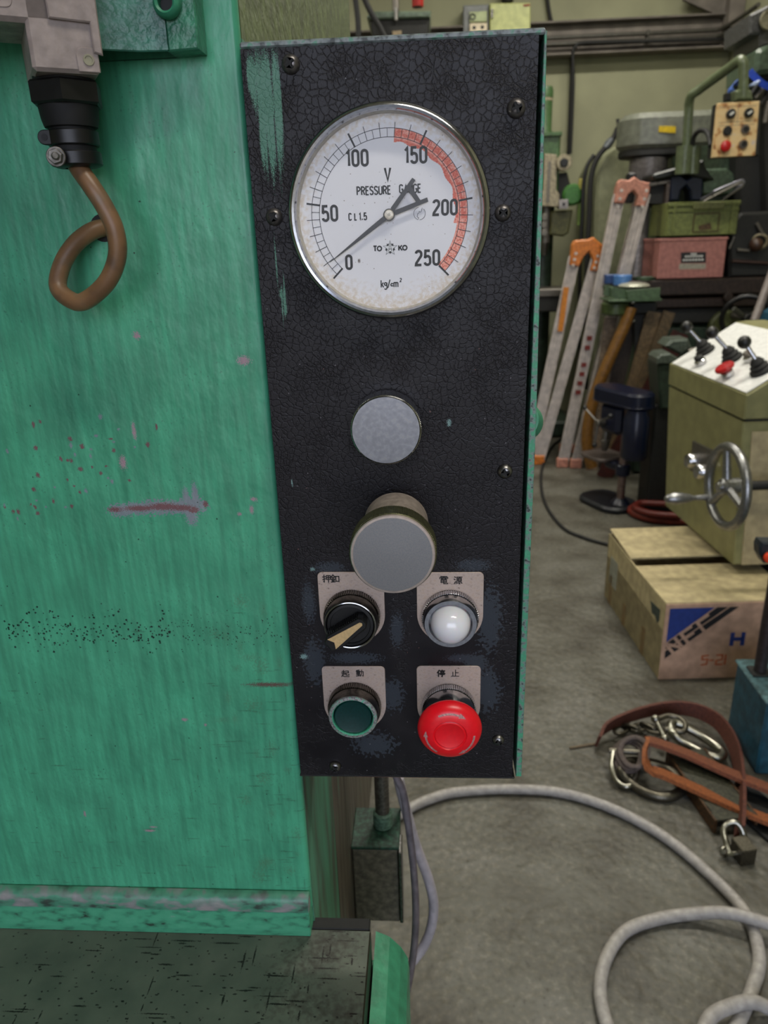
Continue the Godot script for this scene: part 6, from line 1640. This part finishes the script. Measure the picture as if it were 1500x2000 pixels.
func drill_press() -> void:
	var navy := mat(Color(0.06, 0.08, 0.17), 0.3, 0, 0.2, 6.0)
	var o := thing("bench_drill", "small navy blue bench drill press standing on the floor by the ladders", "drill press", Vector3(0.985, 0, -3.25), -63.5)
	# local x runs from the spindle to the motor
	var cv := part(o, "belt_cover", MB.new().at(Vector3(-0.04, 0.545, 0), Vector3(-90, 0, 0)).prism(rrect(0.36, 0.15, 0.07, Vector2.ZERO, 8), 0, 0.075, 0.008, true), navy)
	part(cv, "cover_top", MB.new().at(Vector3(-0.04, 0.616, 0), Vector3(-90, 0, 0)).prism(rrect(0.345, 0.135, 0.062, Vector2.ZERO, 8), 0, 0.008, 0.003, true), navy)
	part(cv, "cover_seam", MB.new().at(Vector3(-0.04, 0.553, 0), Vector3(-90, 0, 0)).prism(rrect(0.366, 0.156, 0.072, Vector2.ZERO, 8), 0, 0.006, 0.002, true), navy)
	part(o, "motor", MB.new().at(Vector3(0.09, 0.30, 0.02)).lathe([Vector2(0, 0), Vector2(0.055, 0), Vector2(0.062, 0.012), Vector2(0.062, 0.2), Vector2(0.05, 0.225), Vector2(0.05, 0.245), Vector2(0, 0.245)], 28), navy)
	part(o, "head", MB.new().box(Vector3(-0.075, 0.47, 0), Vector3(0.15, 0.15, 0.11), 0.02), navy)
	part(o, "spindle", MB.new().at(Vector3(-0.15, 0.33, 0)).cyl(0.014, 0.16, 16), M.steel)
	part(o, "chuck", MB.new().at(Vector3(-0.15, 0.28, 0)).cyl(0.014, 0.06, 18, 0.003, 0.023), M.dull)
	part(o, "column", MB.new().at(Vector3(0, 0.03, 0)).cyl(0.021, 0.5, 20), mat(Color(0.60, 0.52, 0.50), 0.3, 0.8, 0.2, 8.0))
	part(o, "feed_wheel_hub", MB.new().at(Vector3(-0.1, 0.45, 0.055), Vector3(90, 0, 0)).cyl(0.018, 0.05, 16, 0.004), M.dull)
	for i in 3:
		var a := TAU * i / 3 + 0.5
		var hd := part(o, "feed_handle", MB.new().tube([Vector3(-0.1, 0.45, 0.095), Vector3(-0.1 + 0.11 * cos(a), 0.45 + 0.11 * sin(a), 0.105)], 0.005, 8), M.steel)
		part(hd, "grip", MB.new().at(Vector3(-0.1 + 0.115 * cos(a), 0.45 + 0.115 * sin(a), 0.105)).ball(0.013, 12), M.black)
	part(o, "table", MB.new().at(Vector3(-0.16, 0.245, 0), Vector3(-90, 0, 0)).prism(rrect(0.19, 0.19, 0.05), 0, 0.016, 0.003), mat(Color(0.40, 0.36, 0.34), 0.4, 0.4, 0.3, 8.0))
	part(o, "table_arm", MB.new().box(Vector3(-0.06, 0.225, 0), Vector3(0.12, 0.04, 0.05), 0.008), navy)
	part(o, "table_clamp", MB.new().at(Vector3(0, 0.185, 0)).cyl(0.036, 0.06, 20, 0.006), navy)
	part(o, "column_foot", MB.new().at(Vector3(0, 0.03, 0)).cyl(0.048, 0.035, 20, 0.008, 0.032), navy)
	part(o, "base", MB.new().at(Vector3(-0.09, 0, 0), Vector3(-90, 0, 0)).prism(rrect(0.32, 0.22, 0.09, Vector2.ZERO, 8), 0, 0.034, 0.01, true), mat(Color(0.10, 0.11, 0.14), 0.45, 0, 0.3, 8.0))
	var r := thing("air_hose", "coil of rusty red hose on the floor behind the carton", "hose", Vector3(1.18, 0, -3.05))
	part(r, "coil", of(r).tube(curve([Vector3(1.2215, 0.022, -3.0157), Vector3(1.096, 0.022, -3.047), Vector3(1.0374, 0.022, -3.1062), Vector3(1.0218, 0.022, -3.1736), Vector3(1.0558, 0.022, -3.2264), Vector3(1.1164, 0.022, -3.2402), Vector3(1.2092, 0.022, -3.2219), Vector3(1.3138, 0.022, -3.1882), Vector3(1.4059, 0.022, -3.1257), Vector3(1.3468, 0.022, -3.0267)], true, 5), 0.019, 12, true), mat(Color(0.48, 0.15, 0.09), 0.5, 0, 0.3, 6.0))
	part(r, "upper_turn", of(r).tube(curve([Vector3(1.2128, 0.055, -2.9988), Vector3(1.0956, 0.055, -3.0304), Vector3(1.0409, 0.055, -3.0828), Vector3(1.0296, 0.055, -3.1355), Vector3(1.0687, 0.055, -3.1881), Vector3(1.1675, 0.055, -3.1774), Vector3(1.2955, 0.055, -3.1429)], false, 5), 0.017, 12), mat(Color(0.42, 0.12, 0.08), 0.5, 0, 0.3, 6.0))

func hydraulic_cabinet() -> void:
	var paint := mat(Color(0.54, 0.53, 0.36), 0.42, 0, 0.12, 2.0)
	var o := thing("machine_cabinet", "olive machine cabinet with white sloping lever panel over the carton", "cabinet", Vector3(0.971, 0, -1.883), 4.5)
	part(o, "lower_case", MB.new().prism(pl([0.038, 0.30, 0.0035, 0.785, 0.34, 0.785, 0.34, 0.30]), -0.60, 0, 0.004), paint)
	part(o, "upper_case", MB.new().prism(pl([0.002, 0.795, -0.001, 0.871, 0.235, 1.020, 0.27, 1.025, 0.34, 1.025, 0.34, 0.795]), -0.605, 0.006, 0.004), paint)
	part(o, "seam", MB.new().box(Vector3(0.175, 0.79, -0.3), Vector3(0.325, 0.012, 0.585)), M.dark)
	part(o, "lit_front", MB.new().prism(pl([0.062, 0.30, 0.034, 0.755, 0.34, 0.755, 0.34, 0.30]), 0, 0.005, 0.002), mat(Color(0.72, 0.66, 0.51), 0.5, 0, 0.15, 3.0))  # same paint as the case, coloured lighter for the warm light on the front
	part(o, "foot_base", MB.new().box(Vector3(0.32, 0.143, -0.30), Vector3(0.20, 0.286, 0.56), 0.01), mat(Color(0.12, 0.19, 0.22), 0.5, 0, 0.3, 5.0))
	part(o, "base_rail", MB.new().box(Vector3(0.30, 0.293, -0.29), Vector3(0.22, 0.014, 0.58), 0.003), mat(Color(0.26, 0.33, 0.20), 0.5, 0, 0.3, 5.0))
	# sloping lever panel: a frame whose x climbs the slope
	var sl := func() -> MB: return MB.new().at(Vector3(0, 0.873, 0), Vector3(0, 0, 32.4))
	var white := mat(Color(0.92, 0.92, 0.91), 0.35, 0, 0.12, 8.0)
	var wp: MB = sl.call()
	wp.box(Vector3(0.137, 0.002, -0.295), Vector3(0.268, 0.004, 0.585), 0.001)
	part(o, "lever_panel", wp, white)
	for e in [[0.10, -0.49, -0.05], [0.105, -0.29, -0.05], [0.095, -0.075, -0.035]]:
		var b: MB = sl.call()
		b.at(Vector3(e[0], 0.003, e[1])).lathe([Vector2(0, 0), Vector2(0.034, 0), Vector2(0.034, 0.01), Vector2(0.026, 0.016), Vector2(0.028, 0.024), Vector2(0.02, 0.03), Vector2(0.022, 0.037), Vector2(0.012, 0.05), Vector2(0, 0.05)], 20)
		var lv := part(o, "lever_boot", b, M.rubber)
		var p0 := Transform3D(Basis.from_euler(Vector3(0, 0, deg_to_rad(32.4))), Vector3(0, 0.873, 0)) * Vector3(e[0], 0.045, e[1])
		var p1 := p0 + Vector3(e[2], 0.055, -0.02)
		part(lv, "lever_rod", MB.new().tube([p0, p1], 0.007, 10), M.chrome)
		part(lv, "lever_ball", MB.new().at(p1).ball(0.021, 18), M.black)
	for e in [[0.045, -0.41, 0.0], [0.125, -0.20, 1.0]]:
		var b: MB = sl.call()
		b.at(Vector3(e[0], 0.003, e[1])).cyl(0.02, 0.02, 20, 0.004)
		var bt := part(o, "push_button", b, M.chrome)
		b = sl.call()
		b.at(Vector3(e[0], 0.022, e[1])).cyl(0.015, 0.016, 20, 0.003)
		part(bt, "cap", b, M.black if e[2] == 0.0 else M.dull)
	var rb: MB = sl.call()
	rb.at(Vector3(0.038, 0.003, -0.185)).cyl(0.02, 0.022, 20, 0.004)
	var rd := part(o, "stop_button", rb, M.chrome)
	rb = sl.call()
	rb.at(Vector3(0.038, 0.024, -0.185)).lathe([Vector2(0.014, 0), Vector2(0.03, 0.008), Vector2(0.032, 0.014), Vector2(0.028, 0.02), Vector2(0, 0.023)], 28)
	part(rd, "red_cap", rb, mat(Color(0.66, 0.07, 0.10), 0.3, 0, 0.1, 10.0))
	# scale plate with two knobs on the left side
	var pp := MB.new().at(Vector3(0.0135, 0.585, -0.265), Vector3(0, -90, 0))
	pp.prism(pl([-0.085, 0.05, 0.09, 0.06, 0.085, -0.045, -0.08, -0.06]), 0, 0.006, 0.001)
	var ppl := part(o, "dial_plate", pp, M.dull)
	for e in [[-0.30, 0.575], [-0.215, 0.56]]:
		part(ppl, "dial_knob", MB.new().at(Vector3(0.012, e[1], e[0]), Vector3(0, 0, 90)).lathe([Vector2(0, -0.004), Vector2(0.028, 0), Vector2(0.028, 0.03), Vector2(0.022, 0.04), Vector2(0, 0.042)], 22), M.chrome)
	# handwheel in front of the cabinet
	var w := thing("handwheel", "polished steel handwheel with bulbous handle in front of the olive cabinet", "handwheel", Vector3(0.901, 0.617, -1.76), 4.5)
	var ax := Vector3(0, 0, 90)
	var iron := mat(Color(0.62, 0.62, 0.62), 0.33, 0.9, 0.2, 12.0, 0.3)
	part(w, "rim", MB.new().at(Vector3.ZERO, ax).torus(0.121, 0.0145, 56, 12), iron)
	part(w, "hub", MB.new().at(Vector3(-0.02, 0, 0), Vector3(0, 0, -90)).cyl(0.026, 0.06, 22, 0.004), iron)
	part(w, "hub_nut", MB.new().at(Vector3(-0.03, 0, 0), Vector3(0, 0, -90)).cyl(0.016, 0.02, 6, 0.002), M.chrome)
	for i in 3:
		var a := deg_to_rad([105.0, 225.0, 345.0][i])
		part(w, "spoke", MB.new().tube([Vector3(0.0, 0.02 * sin(a), 0.02 * cos(a)), Vector3(0, 0.117 * sin(a), 0.117 * cos(a))], [0.014, 0.011], 12), iron)
	var ha := deg_to_rad(215.0)
	var hp := Vector3(-0.01, 0.118 * sin(ha), 0.118 * cos(ha))
	part(w, "handle", MB.new().at(hp, Vector3(0, 0, 90)).lathe([Vector2(0, 0), Vector2(0.010, 0), Vector2(0.009, 0.03), Vector2(0.008, 0.042), Vector2(0.013, 0.055), Vector2(0.019, 0.085), Vector2(0.020, 0.105), Vector2(0.014, 0.128), Vector2(0.006, 0.136), Vector2(0, 0.137)], 22), iron)
	part(w, "shaft", MB.new().at(Vector3(0.02, 0, 0), Vector3(0, 0, -90)).cyl(0.0145, 0.5, 18), M.dark)

func carton() -> void:
	var kraft := mat(Color(0.72, 0.66, 0.50), 0.75, 0, 0.16, 3.0)
	var front := mat(Color(0.74, 0.60, 0.50), 0.75, 0, 0.16, 3.0)
	var o := thing("carton", "brown cardboard carton with blue triangle print under the olive cabinet", "carton", Vector3(0.726, 0, -1.661), 3.6)
	var W := 0.42
	var D := 0.60
	var H := 0.268
	var cb := MB.new()
	cb.box(Vector3(W / 2, 0.09, -D / 2), Vector3(W, 0.178, D), 0.003)
	for x in [0.0025, W - 0.0025]:
		cb.box(Vector3(x, H / 2, -D / 2), Vector3(0.005, H - 0.004, D), 0.001)
	cb.box(Vector3(W / 2, H / 2, -D + 0.0025), Vector3(W, H - 0.004, 0.005), 0.001)
	part(o, "body", cb, kraft)
	part(o, "front_panel", MB.new().box(Vector3(W / 2, H / 2 + 0.002, 0.0005), Vector3(W, H, 0.004), 0.001), front)
	part(o, "front_flap", MB.new().at(Vector3(W / 2, H + 0.003, -0.002), Vector3(-2, 0, 0)).box(Vector3(0, 0, -0.15), Vector3(W, 0.005, 0.30), 0.001), kraft)
	part(o, "back_flap", MB.new().at(Vector3(W / 2, H + 0.012, -D + 0.002), Vector3(3.0, 0, 0)).box(Vector3(0.002, 0.004, 0.125), Vector3(W, 0.005, 0.25), 0.001), kraft)
	# printing on the front: a blue triangle with a slanting logo band
	var z := 0.0026
	var blue := mat(Color(0.10, 0.20, 0.48), 0.7, 0, 0.12, 6.0)
	part(o, "blue_triangle", MB.new().prism(pl([0.012, 0.256, 0.150, 0.256, 0.012, 0.138]), z, z + 0.0005), blue)
	var band := MB.new()
	band.prism(pl([0.012, 0.133, 0.012, 0.112, 0.192, 0.256, 0.158, 0.256]), z, z + 0.0005)
	band.prism(pl([0.012, 0.106, 0.012, 0.078, 0.225, 0.256, 0.198, 0.256]), z, z + 0.0005)
	part(o, "print_band", band, M.ink)
	var lt := MB.new()
	var pen := 0.0105
	var tr := Transform2D(deg_to_rad(39.0), Vector2(0.040, 0.096)) * Transform2D(0, Vector2(1.12, 1.3), 0, Vector2.ZERO)
	var NEC := [[0, 0, 0, 0.036], [0, 0.036, 0.03, 0], [0.03, 0, 0.03, 0.036], [0.086, 0.036, 0.05, 0.036, 0.05, 0, 0.086, 0], [0.05, 0.018, 0.08, 0.018], [0.142, 0.036, 0.104, 0.036, 0.104, 0, 0.142, 0]]
	for l in NEC:
		var q := PackedVector2Array()
		for p in pl(l):
			q.push_back(tr * p)
		lt.lines([q], pen, z + 0.0003, z + 0.0009, true)
	part(o, "logo", lt, front)
	var hl := MB.new()
	hl.lines([pl([0.218, 0.118, 0.218, 0.166]), pl([0.252, 0.118, 0.252, 0.166]), pl([0.218, 0.142, 0.252, 0.142])], 0.013, z, z + 0.0006, true)
	part(o, "letter", hl, blue)
	var og := mat(Color(0.72, 0.38, 0.22), 0.7, 0, 0.3, 10.0)
	var ol := MB.new()
	ol.lines([pl([0.132, 0.052, 0.148, 0.054, 0.150, 0.072, 0.132, 0.072, 0.132, 0.084, 0.15, 0.086]), pl([0.158, 0.068, 0.168, 0.068]), pl([0.178, 0.086, 0.196, 0.086, 0.196, 0.07, 0.178, 0.066, 0.178, 0.052, 0.197, 0.052]), pl([0.206, 0.086, 0.206, 0.052])], 0.006, z, z + 0.0005)
	part(o, "orange_print", ol, og)
	# tape and staples on the left side
	var tape := mat(Color(0.50, 0.40, 0.24), 0.5, 0, 0.2, 8.0)
	for q in [[-0.16, 0.05, 0.1], [-0.36, 0.04, 0.09], [-0.53, 0.06, 0.12]]:
		part(o, "tape", MB.new().box(Vector3(-0.0006, q[1], q[0]), Vector3(0.0012, q[2], 0.03)), tape)
	part(o, "paper_label", MB.new().box(Vector3(-0.0006, 0.14, -0.51), Vector3(0.0012, 0.11, 0.085)), mat(Color(0.58, 0.58, 0.52), 0.7, 0, 0.2, 5.0))
	part(o, "side_print", MB.new().at(Vector3(-0.0002, 0.2, -0.075), Vector3(0, -90, 0)).prism(pl([-0.05, 0.02, 0.035, 0.03, 0.035, -0.01, 0.02, -0.025, 0.0, -0.01, -0.03, -0.015]), 0, 0.0008), mat(Color(0.25, 0.29, 0.26), 0.7, 0, 0.3, 8.0))

func tank() -> void:
	var blue := mat(Color(0.14, 0.33, 0.40), 0.42, 0, 0.25, 4.0, 0.2)
	var o := thing("coolant_tank", "small blue steel tank on the floor at the right edge", "tank", Vector3(1.0, 0, -1.31))
	part(o, "case", of(o).box(Vector3(1.06, 0.109, -1.313), Vector3(0.42, 0.218, 0.20), 0.006), blue)
	part(o, "lid", of(o).box(Vector3(1.06, 0.222, -1.313), Vector3(0.43, 0.008, 0.21), 0.003), mat(Color(0.34, 0.48, 0.50), 0.45, 0, 0.4, 6.0))
	var p := thing("post_clamp", "dark upright post with orange-knobbed clamp standing on the blue tank", "post", Vector3(0.885, 0.226, -1.35))
	part(p, "foot", MB.new().box(Vector3(0, 0.003, 0), Vector3(0.055, 0.006, 0.05), 0.002), M.dark)
	part(p, "post", MB.new().at(Vector3(0, 0.006, 0)).cyl(0.0165, 0.40, 22), mat(Color(0.24, 0.21, 0.21), 0.4, 0.4, 0.3, 8.0))
	part(p, "clamp", MB.new().prism(pl([-0.062, 0.375, -0.058, 0.352, -0.045, 0.33, 0.02, 0.33, 0.02, 0.385, -0.058, 0.388]), -0.02, 0.022, 0.005), mat(Color(0.14, 0.17, 0.20), 0.45, 0, 0.3, 10.0))
	part(p, "clamp_knob", MB.new().at(Vector3(-0.038, 0.350, 0.022), Vector3(90, 0, 0)).cyl(0.0135, 0.014, 22, 0.003), mat(Color(0.90, 0.26, 0.10), 0.45, 0, 0.1, 10.0), "orange clamp knob")
	part(p, "clamp_collar", MB.new().at(Vector3(-0.038, 0.350, 0.016), Vector3(90, 0, 0)).cyl(0.017, 0.010, 22, 0.002), M.black)

func slings() -> void:
	var web := mat(Color(0.52, 0.29, 0.18), 0.75, 0, 0.35, 18.0, 0.5)
	var red := mat(Color(0.40, 0.21, 0.15), 0.75, 0, 0.35, 18.0, 0.5)
	var grey := mat(Color(0.36, 0.31, 0.29), 0.75, 0, 0.35, 18.0, 0.5)
	var plated := mat(Color(0.66, 0.65, 0.60), 0.28, 1.0, 0.2, 30.0)
	var worn := mat(Color(0.44, 0.42, 0.37), 0.38, 0.9, 0.3, 30.0)
	var up := Vector3.UP
	solo("web_sling", MB.new().strip(curve([Vector3(0.4599, 0.03, -1.3067), Vector3(0.4851, 0.04, -1.3484), Vector3(0.5416, 0.05, -1.3803), Vector3(0.616, 0.05, -1.4178), Vector3(0.6945, 0.05, -1.4386), Vector3(0.7625, 0.05, -1.4244), Vector3(0.806, 0.045, -1.3834), Vector3(0.817, 0.04, -1.3166), Vector3(0.8078, 0.035, -1.237), Vector3(0.7775, 0.035, -1.1379), Vector3(0.741, 0.04, -1.0418), Vector3(0.7087, 0.04, -0.9671)], false, 4), 0.045, 0.008, [Vector3(0.25, 1, 0.1)]), red, "dark red-brown webbing sling arching round behind the rings", "sling")
	solo("web_sling", MB.new().strip(curve([Vector3(0.5731, 0.07, -1.256), Vector3(0.5962, 0.07, -1.252), Vector3(0.667, 0.06, -1.2196), Vector3(0.7516, 0.05, -1.1614), Vector3(0.8316, 0.045, -1.1086), Vector3(0.9051, 0.04, -1.0537)], false, 4), 0.05, 0.010, [Vector3(-0.35, 0.3, 1)]), web, "upper of two orange-brown webbing straps running off to the right", "sling")
	solo("web_sling", MB.new().strip(curve([Vector3(0.5712, 0.075, -1.2408), Vector3(0.5577, 0.07, -1.199), Vector3(0.5576, 0.06, -1.1575), Vector3(0.5939, 0.05, -1.147), Vector3(0.6783, 0.04, -1.0932), Vector3(0.7462, 0.035, -1.044), Vector3(0.7954, 0.03, -1.0169), Vector3(0.8692, 0.03, -0.9733)], false, 4), 0.046, 0.010, [Vector3(-0.35, 0.3, 1)]), mat(Color(0.60, 0.33, 0.14), 0.75, 0, 0.35, 18.0, 0.5), "lower of two orange-brown webbing straps, folded at the grey coil", "sling")
	var co := thing("web_coil", "grey-brown webbing wound in a tight coil between the two straps' ends", "webbing", Vector3(0.5236, 0.05, -1.2342))
	for i in 3:
		part(co, "turn", of(co).tube(curve([Vector3(0.486, 0.05, -1.2336), Vector3(0.5031, 0.06, -1.2637), Vector3(0.5327, 0.07, -1.2662), Vector3(0.553, 0.07, -1.2407), Vector3(0.5471, 0.06, -1.2053), Vector3(0.5249, 0.05, -1.1771), Vector3(0.4951, 0.045, -1.1867)], true, 5).map(func(p): return p + Vector3(0.006 * i, 0.010 * (i - 1), 0.004 * i)), 0.0085, 8, true, 0.7), grey)
	# rings and shackles
	var r1 := curve([Vector3(0.4955, 0.03, -1.1891), Vector3(0.509, 0.016, -1.1649), Vector3(0.5357, 0.012, -1.1321), Vector3(0.5748, 0.012, -1.1125), Vector3(0.6121, 0.012, -1.1187), Vector3(0.6378, 0.014, -1.1448), Vector3(0.6378, 0.016, -1.1868), Vector3(0.6059, 0.018, -1.2219), Vector3(0.555, 0.022, -1.2325), Vector3(0.5131, 0.03, -1.2177)], true, 5)
	solo("lifting_ring", MB.new().tube(r1, 0.0135, 12, true), worn, "large dull oval lifting ring on the floor at the front of the pile", "ring")
	var r2 := curve([Vector3(0.6668, 0.05, -1.3466), Vector3(0.681, 0.05, -1.3655), Vector3(0.7047, 0.045, -1.3586), Vector3(0.7483, 0.03, -1.3334), Vector3(0.7813, 0.02, -1.2981), Vector3(0.7855, 0.02, -1.2724), Vector3(0.7686, 0.02, -1.2552), Vector3(0.7356, 0.022, -1.269), Vector3(0.6936, 0.03, -1.3013), Vector3(0.668, 0.045, -1.3213)], true, 5)
	solo("lifting_ring", MB.new().tube(r2, 0.0125, 12, true), plated, "bright oval lifting ring at the back right of the pile", "ring")
	var s := thing("shackle", "bright bow shackle through the front lifting ring and the grey coil", "shackle", Vector3(0.5121, 0.03, -1.1974))
	part(s, "bow", of(s).tube(curve([Vector3(0.4842, 0.05, -1.2378), Vector3(0.4728, 0.035, -1.2007), Vector3(0.4758, 0.02, -1.1693), Vector3(0.4856, 0.014, -1.1534), Vector3(0.5019, 0.014, -1.1461), Vector3(0.5206, 0.02, -1.1604), Vector3(0.5368, 0.035, -1.1877), Vector3(0.5514, 0.05, -1.218)], false, 5), 0.0075, 10), plated)
	part(s, "pin", of(s).tube([Vector3(0.4744, 0.05, -1.2419), Vector3(0.567, 0.055, -1.2286)], 0.008, 10), worn)
	s = thing("shackle", "bow shackle with ball-ended pin linking the bright ring to the chain", "shackle", Vector3(0.6774, 0.05, -1.3584))
	part(s, "bow", of(s).tube(curve([Vector3(0.639, 0.06, -1.3701), Vector3(0.6692, 0.062, -1.382), Vector3(0.6957, 0.06, -1.3755), Vector3(0.7078, 0.055, -1.3543), Vector3(0.6974, 0.05, -1.3286), Vector3(0.678, 0.05, -1.3284), Vector3(0.65, 0.05, -1.3371)], false, 5), 0.0075, 10), worn)
	part(s, "pin", of(s).tube([Vector3(0.6305, 0.06, -1.3699), Vector3(0.636, 0.05, -1.3369), Vector3(0.6383, 0.045, -1.3052)], 0.0065, 10), plated)
	part(s, "pin_ball", of(s).at(Vector3(0.6295, 0.062, -1.3672)).ball(0.012, 14), plated)
	part(s, "pin_ball", of(s).at(Vector3(0.6367, 0.047, -1.3003)).ball(0.012, 14), plated)
	s = thing("shackle", "shackle with eye pin and square block hanging at the sling's near end", "shackle", Vector3(0.6946, 0.03, -0.9537))
	part(s, "bow", of(s).tube(curve([Vector3(0.6732, 0.02, -0.9208), Vector3(0.672, 0.03, -0.9455), Vector3(0.6718, 0.045, -0.9657), Vector3(0.6819, 0.055, -0.9744), Vector3(0.7003, 0.06, -0.9759), Vector3(0.7123, 0.05, -0.9677), Vector3(0.7177, 0.03, -0.9543), Vector3(0.7179, 0.02, -0.9308)], false, 5), 0.007, 10), plated)
	part(s, "pin", of(s).tube([Vector3(0.6658, 0.02, -0.9191), Vector3(0.7218, 0.02, -0.9294)], 0.006, 10), plated)
	part(s, "pin_eye", of(s).at(Vector3(0.6639, 0.018, -0.9286), Vector3(70, 30, 0)).torus(0.010, 0.004, 20, 8), plated)
	part(s, "block", of(s).at(Vector3(0.7053, 0, -0.9296), Vector3(0, 12, 0)).box(Vector3(0, 0.022, 0), Vector3(0.036, 0.044, 0.045), 0.002), worn)
	var lk: Array = [Vector3(0.5233, 0.025, -1.3552), Vector3(0.5533, 0.025, -1.3791), Vector3(0.5746, 0.03, -1.3632), Vector3(0.6041, 0.03, -1.3777), Vector3(0.62, 0.035, -1.3547), Vector3(0.6354, 0.04, -1.3412)]
	var ch := thing("chain", "short dark chain lying between the coil and the bright shackle", "chain", lk[2] * Vector3(1, 0, 1))
	for i in 5:
		var c: Vector3 = (lk[i] + lk[i + 1]) / 2
		var d: Vector3 = (lk[i + 1] - lk[i]).normalized()
		var sd := d.cross(up).normalized() if i % 2 == 0 else (up + d.cross(up).normalized() * 0.5).normalized()
		var ring := []
		for k in 14:
			var an := TAU * k / 14
			ring.append(c + d * cos(an) * 0.026 + sd * sin(an) * 0.014)
		part(ch, "link", of(ch).tube(ring, 0.0055, 8, true), worn)
	# the rusty trough under the straps and the stray strip
	var tr := thing("steel_channel", "dark oily steel channel with rusty flanges lying under the two straps", "channel", Vector3(0.6737, 0, -1.1027))
	var E: Array = [Vector3(0.6663, 0, -1.0034), Vector3(0.6273, 0, -1.2528), Vector3(0.7241, 0, -1.031), Vector3(0.6911, 0, -1.2748)]
	var dirv: Vector3 = (E[1] - E[0]).normalized()
	var cross: Vector3 = dirv.cross(up).normalized()
	if cross.x < 0:
		cross = -cross
	var steel := mat(Color(0.26, 0.26, 0.20), 0.4, 0.3, 0.4, 12.0)
	var rust := mat(Color(0.36, 0.24, 0.11), 0.65, 0.2, 0.5, 16.0)
	part(tr, "back", of(tr).strip([E[0] + cross * 0.055 + up * 0.036, E[1] + cross * 0.055 + up * 0.036], 0.10, 0.006, [cross]), steel)
	for k in [0.004, 0.106]:
		part(tr, "flange", of(tr).strip([E[0] + cross * k + up * 0.02, E[1] + cross * k + up * 0.02], 0.038, 0.007, [up]), rust)
	solo("steel_sheet", MB.new().at(Vector3(0.8008, 0, -1.0195), Vector3(0, 24, 0)).box(Vector3(0.02, 0.006, 0), Vector3(0.11, 0.012, 0.34), 0.003), M.dark, "dark flat steel bar lying under the straps at the right edge", "bar")
	solo("welding_rod", MB.new().tube([Vector3(0.3851, 0.004, -1.3104), Vector3(0.467, 0.004, -1.3318)], 0.0035, 8), mat(Color(0.45, 0.38, 0.28), 0.6, 0, 0.3, 20.0), "thin short brown stick on the floor left of the slings", "stick")
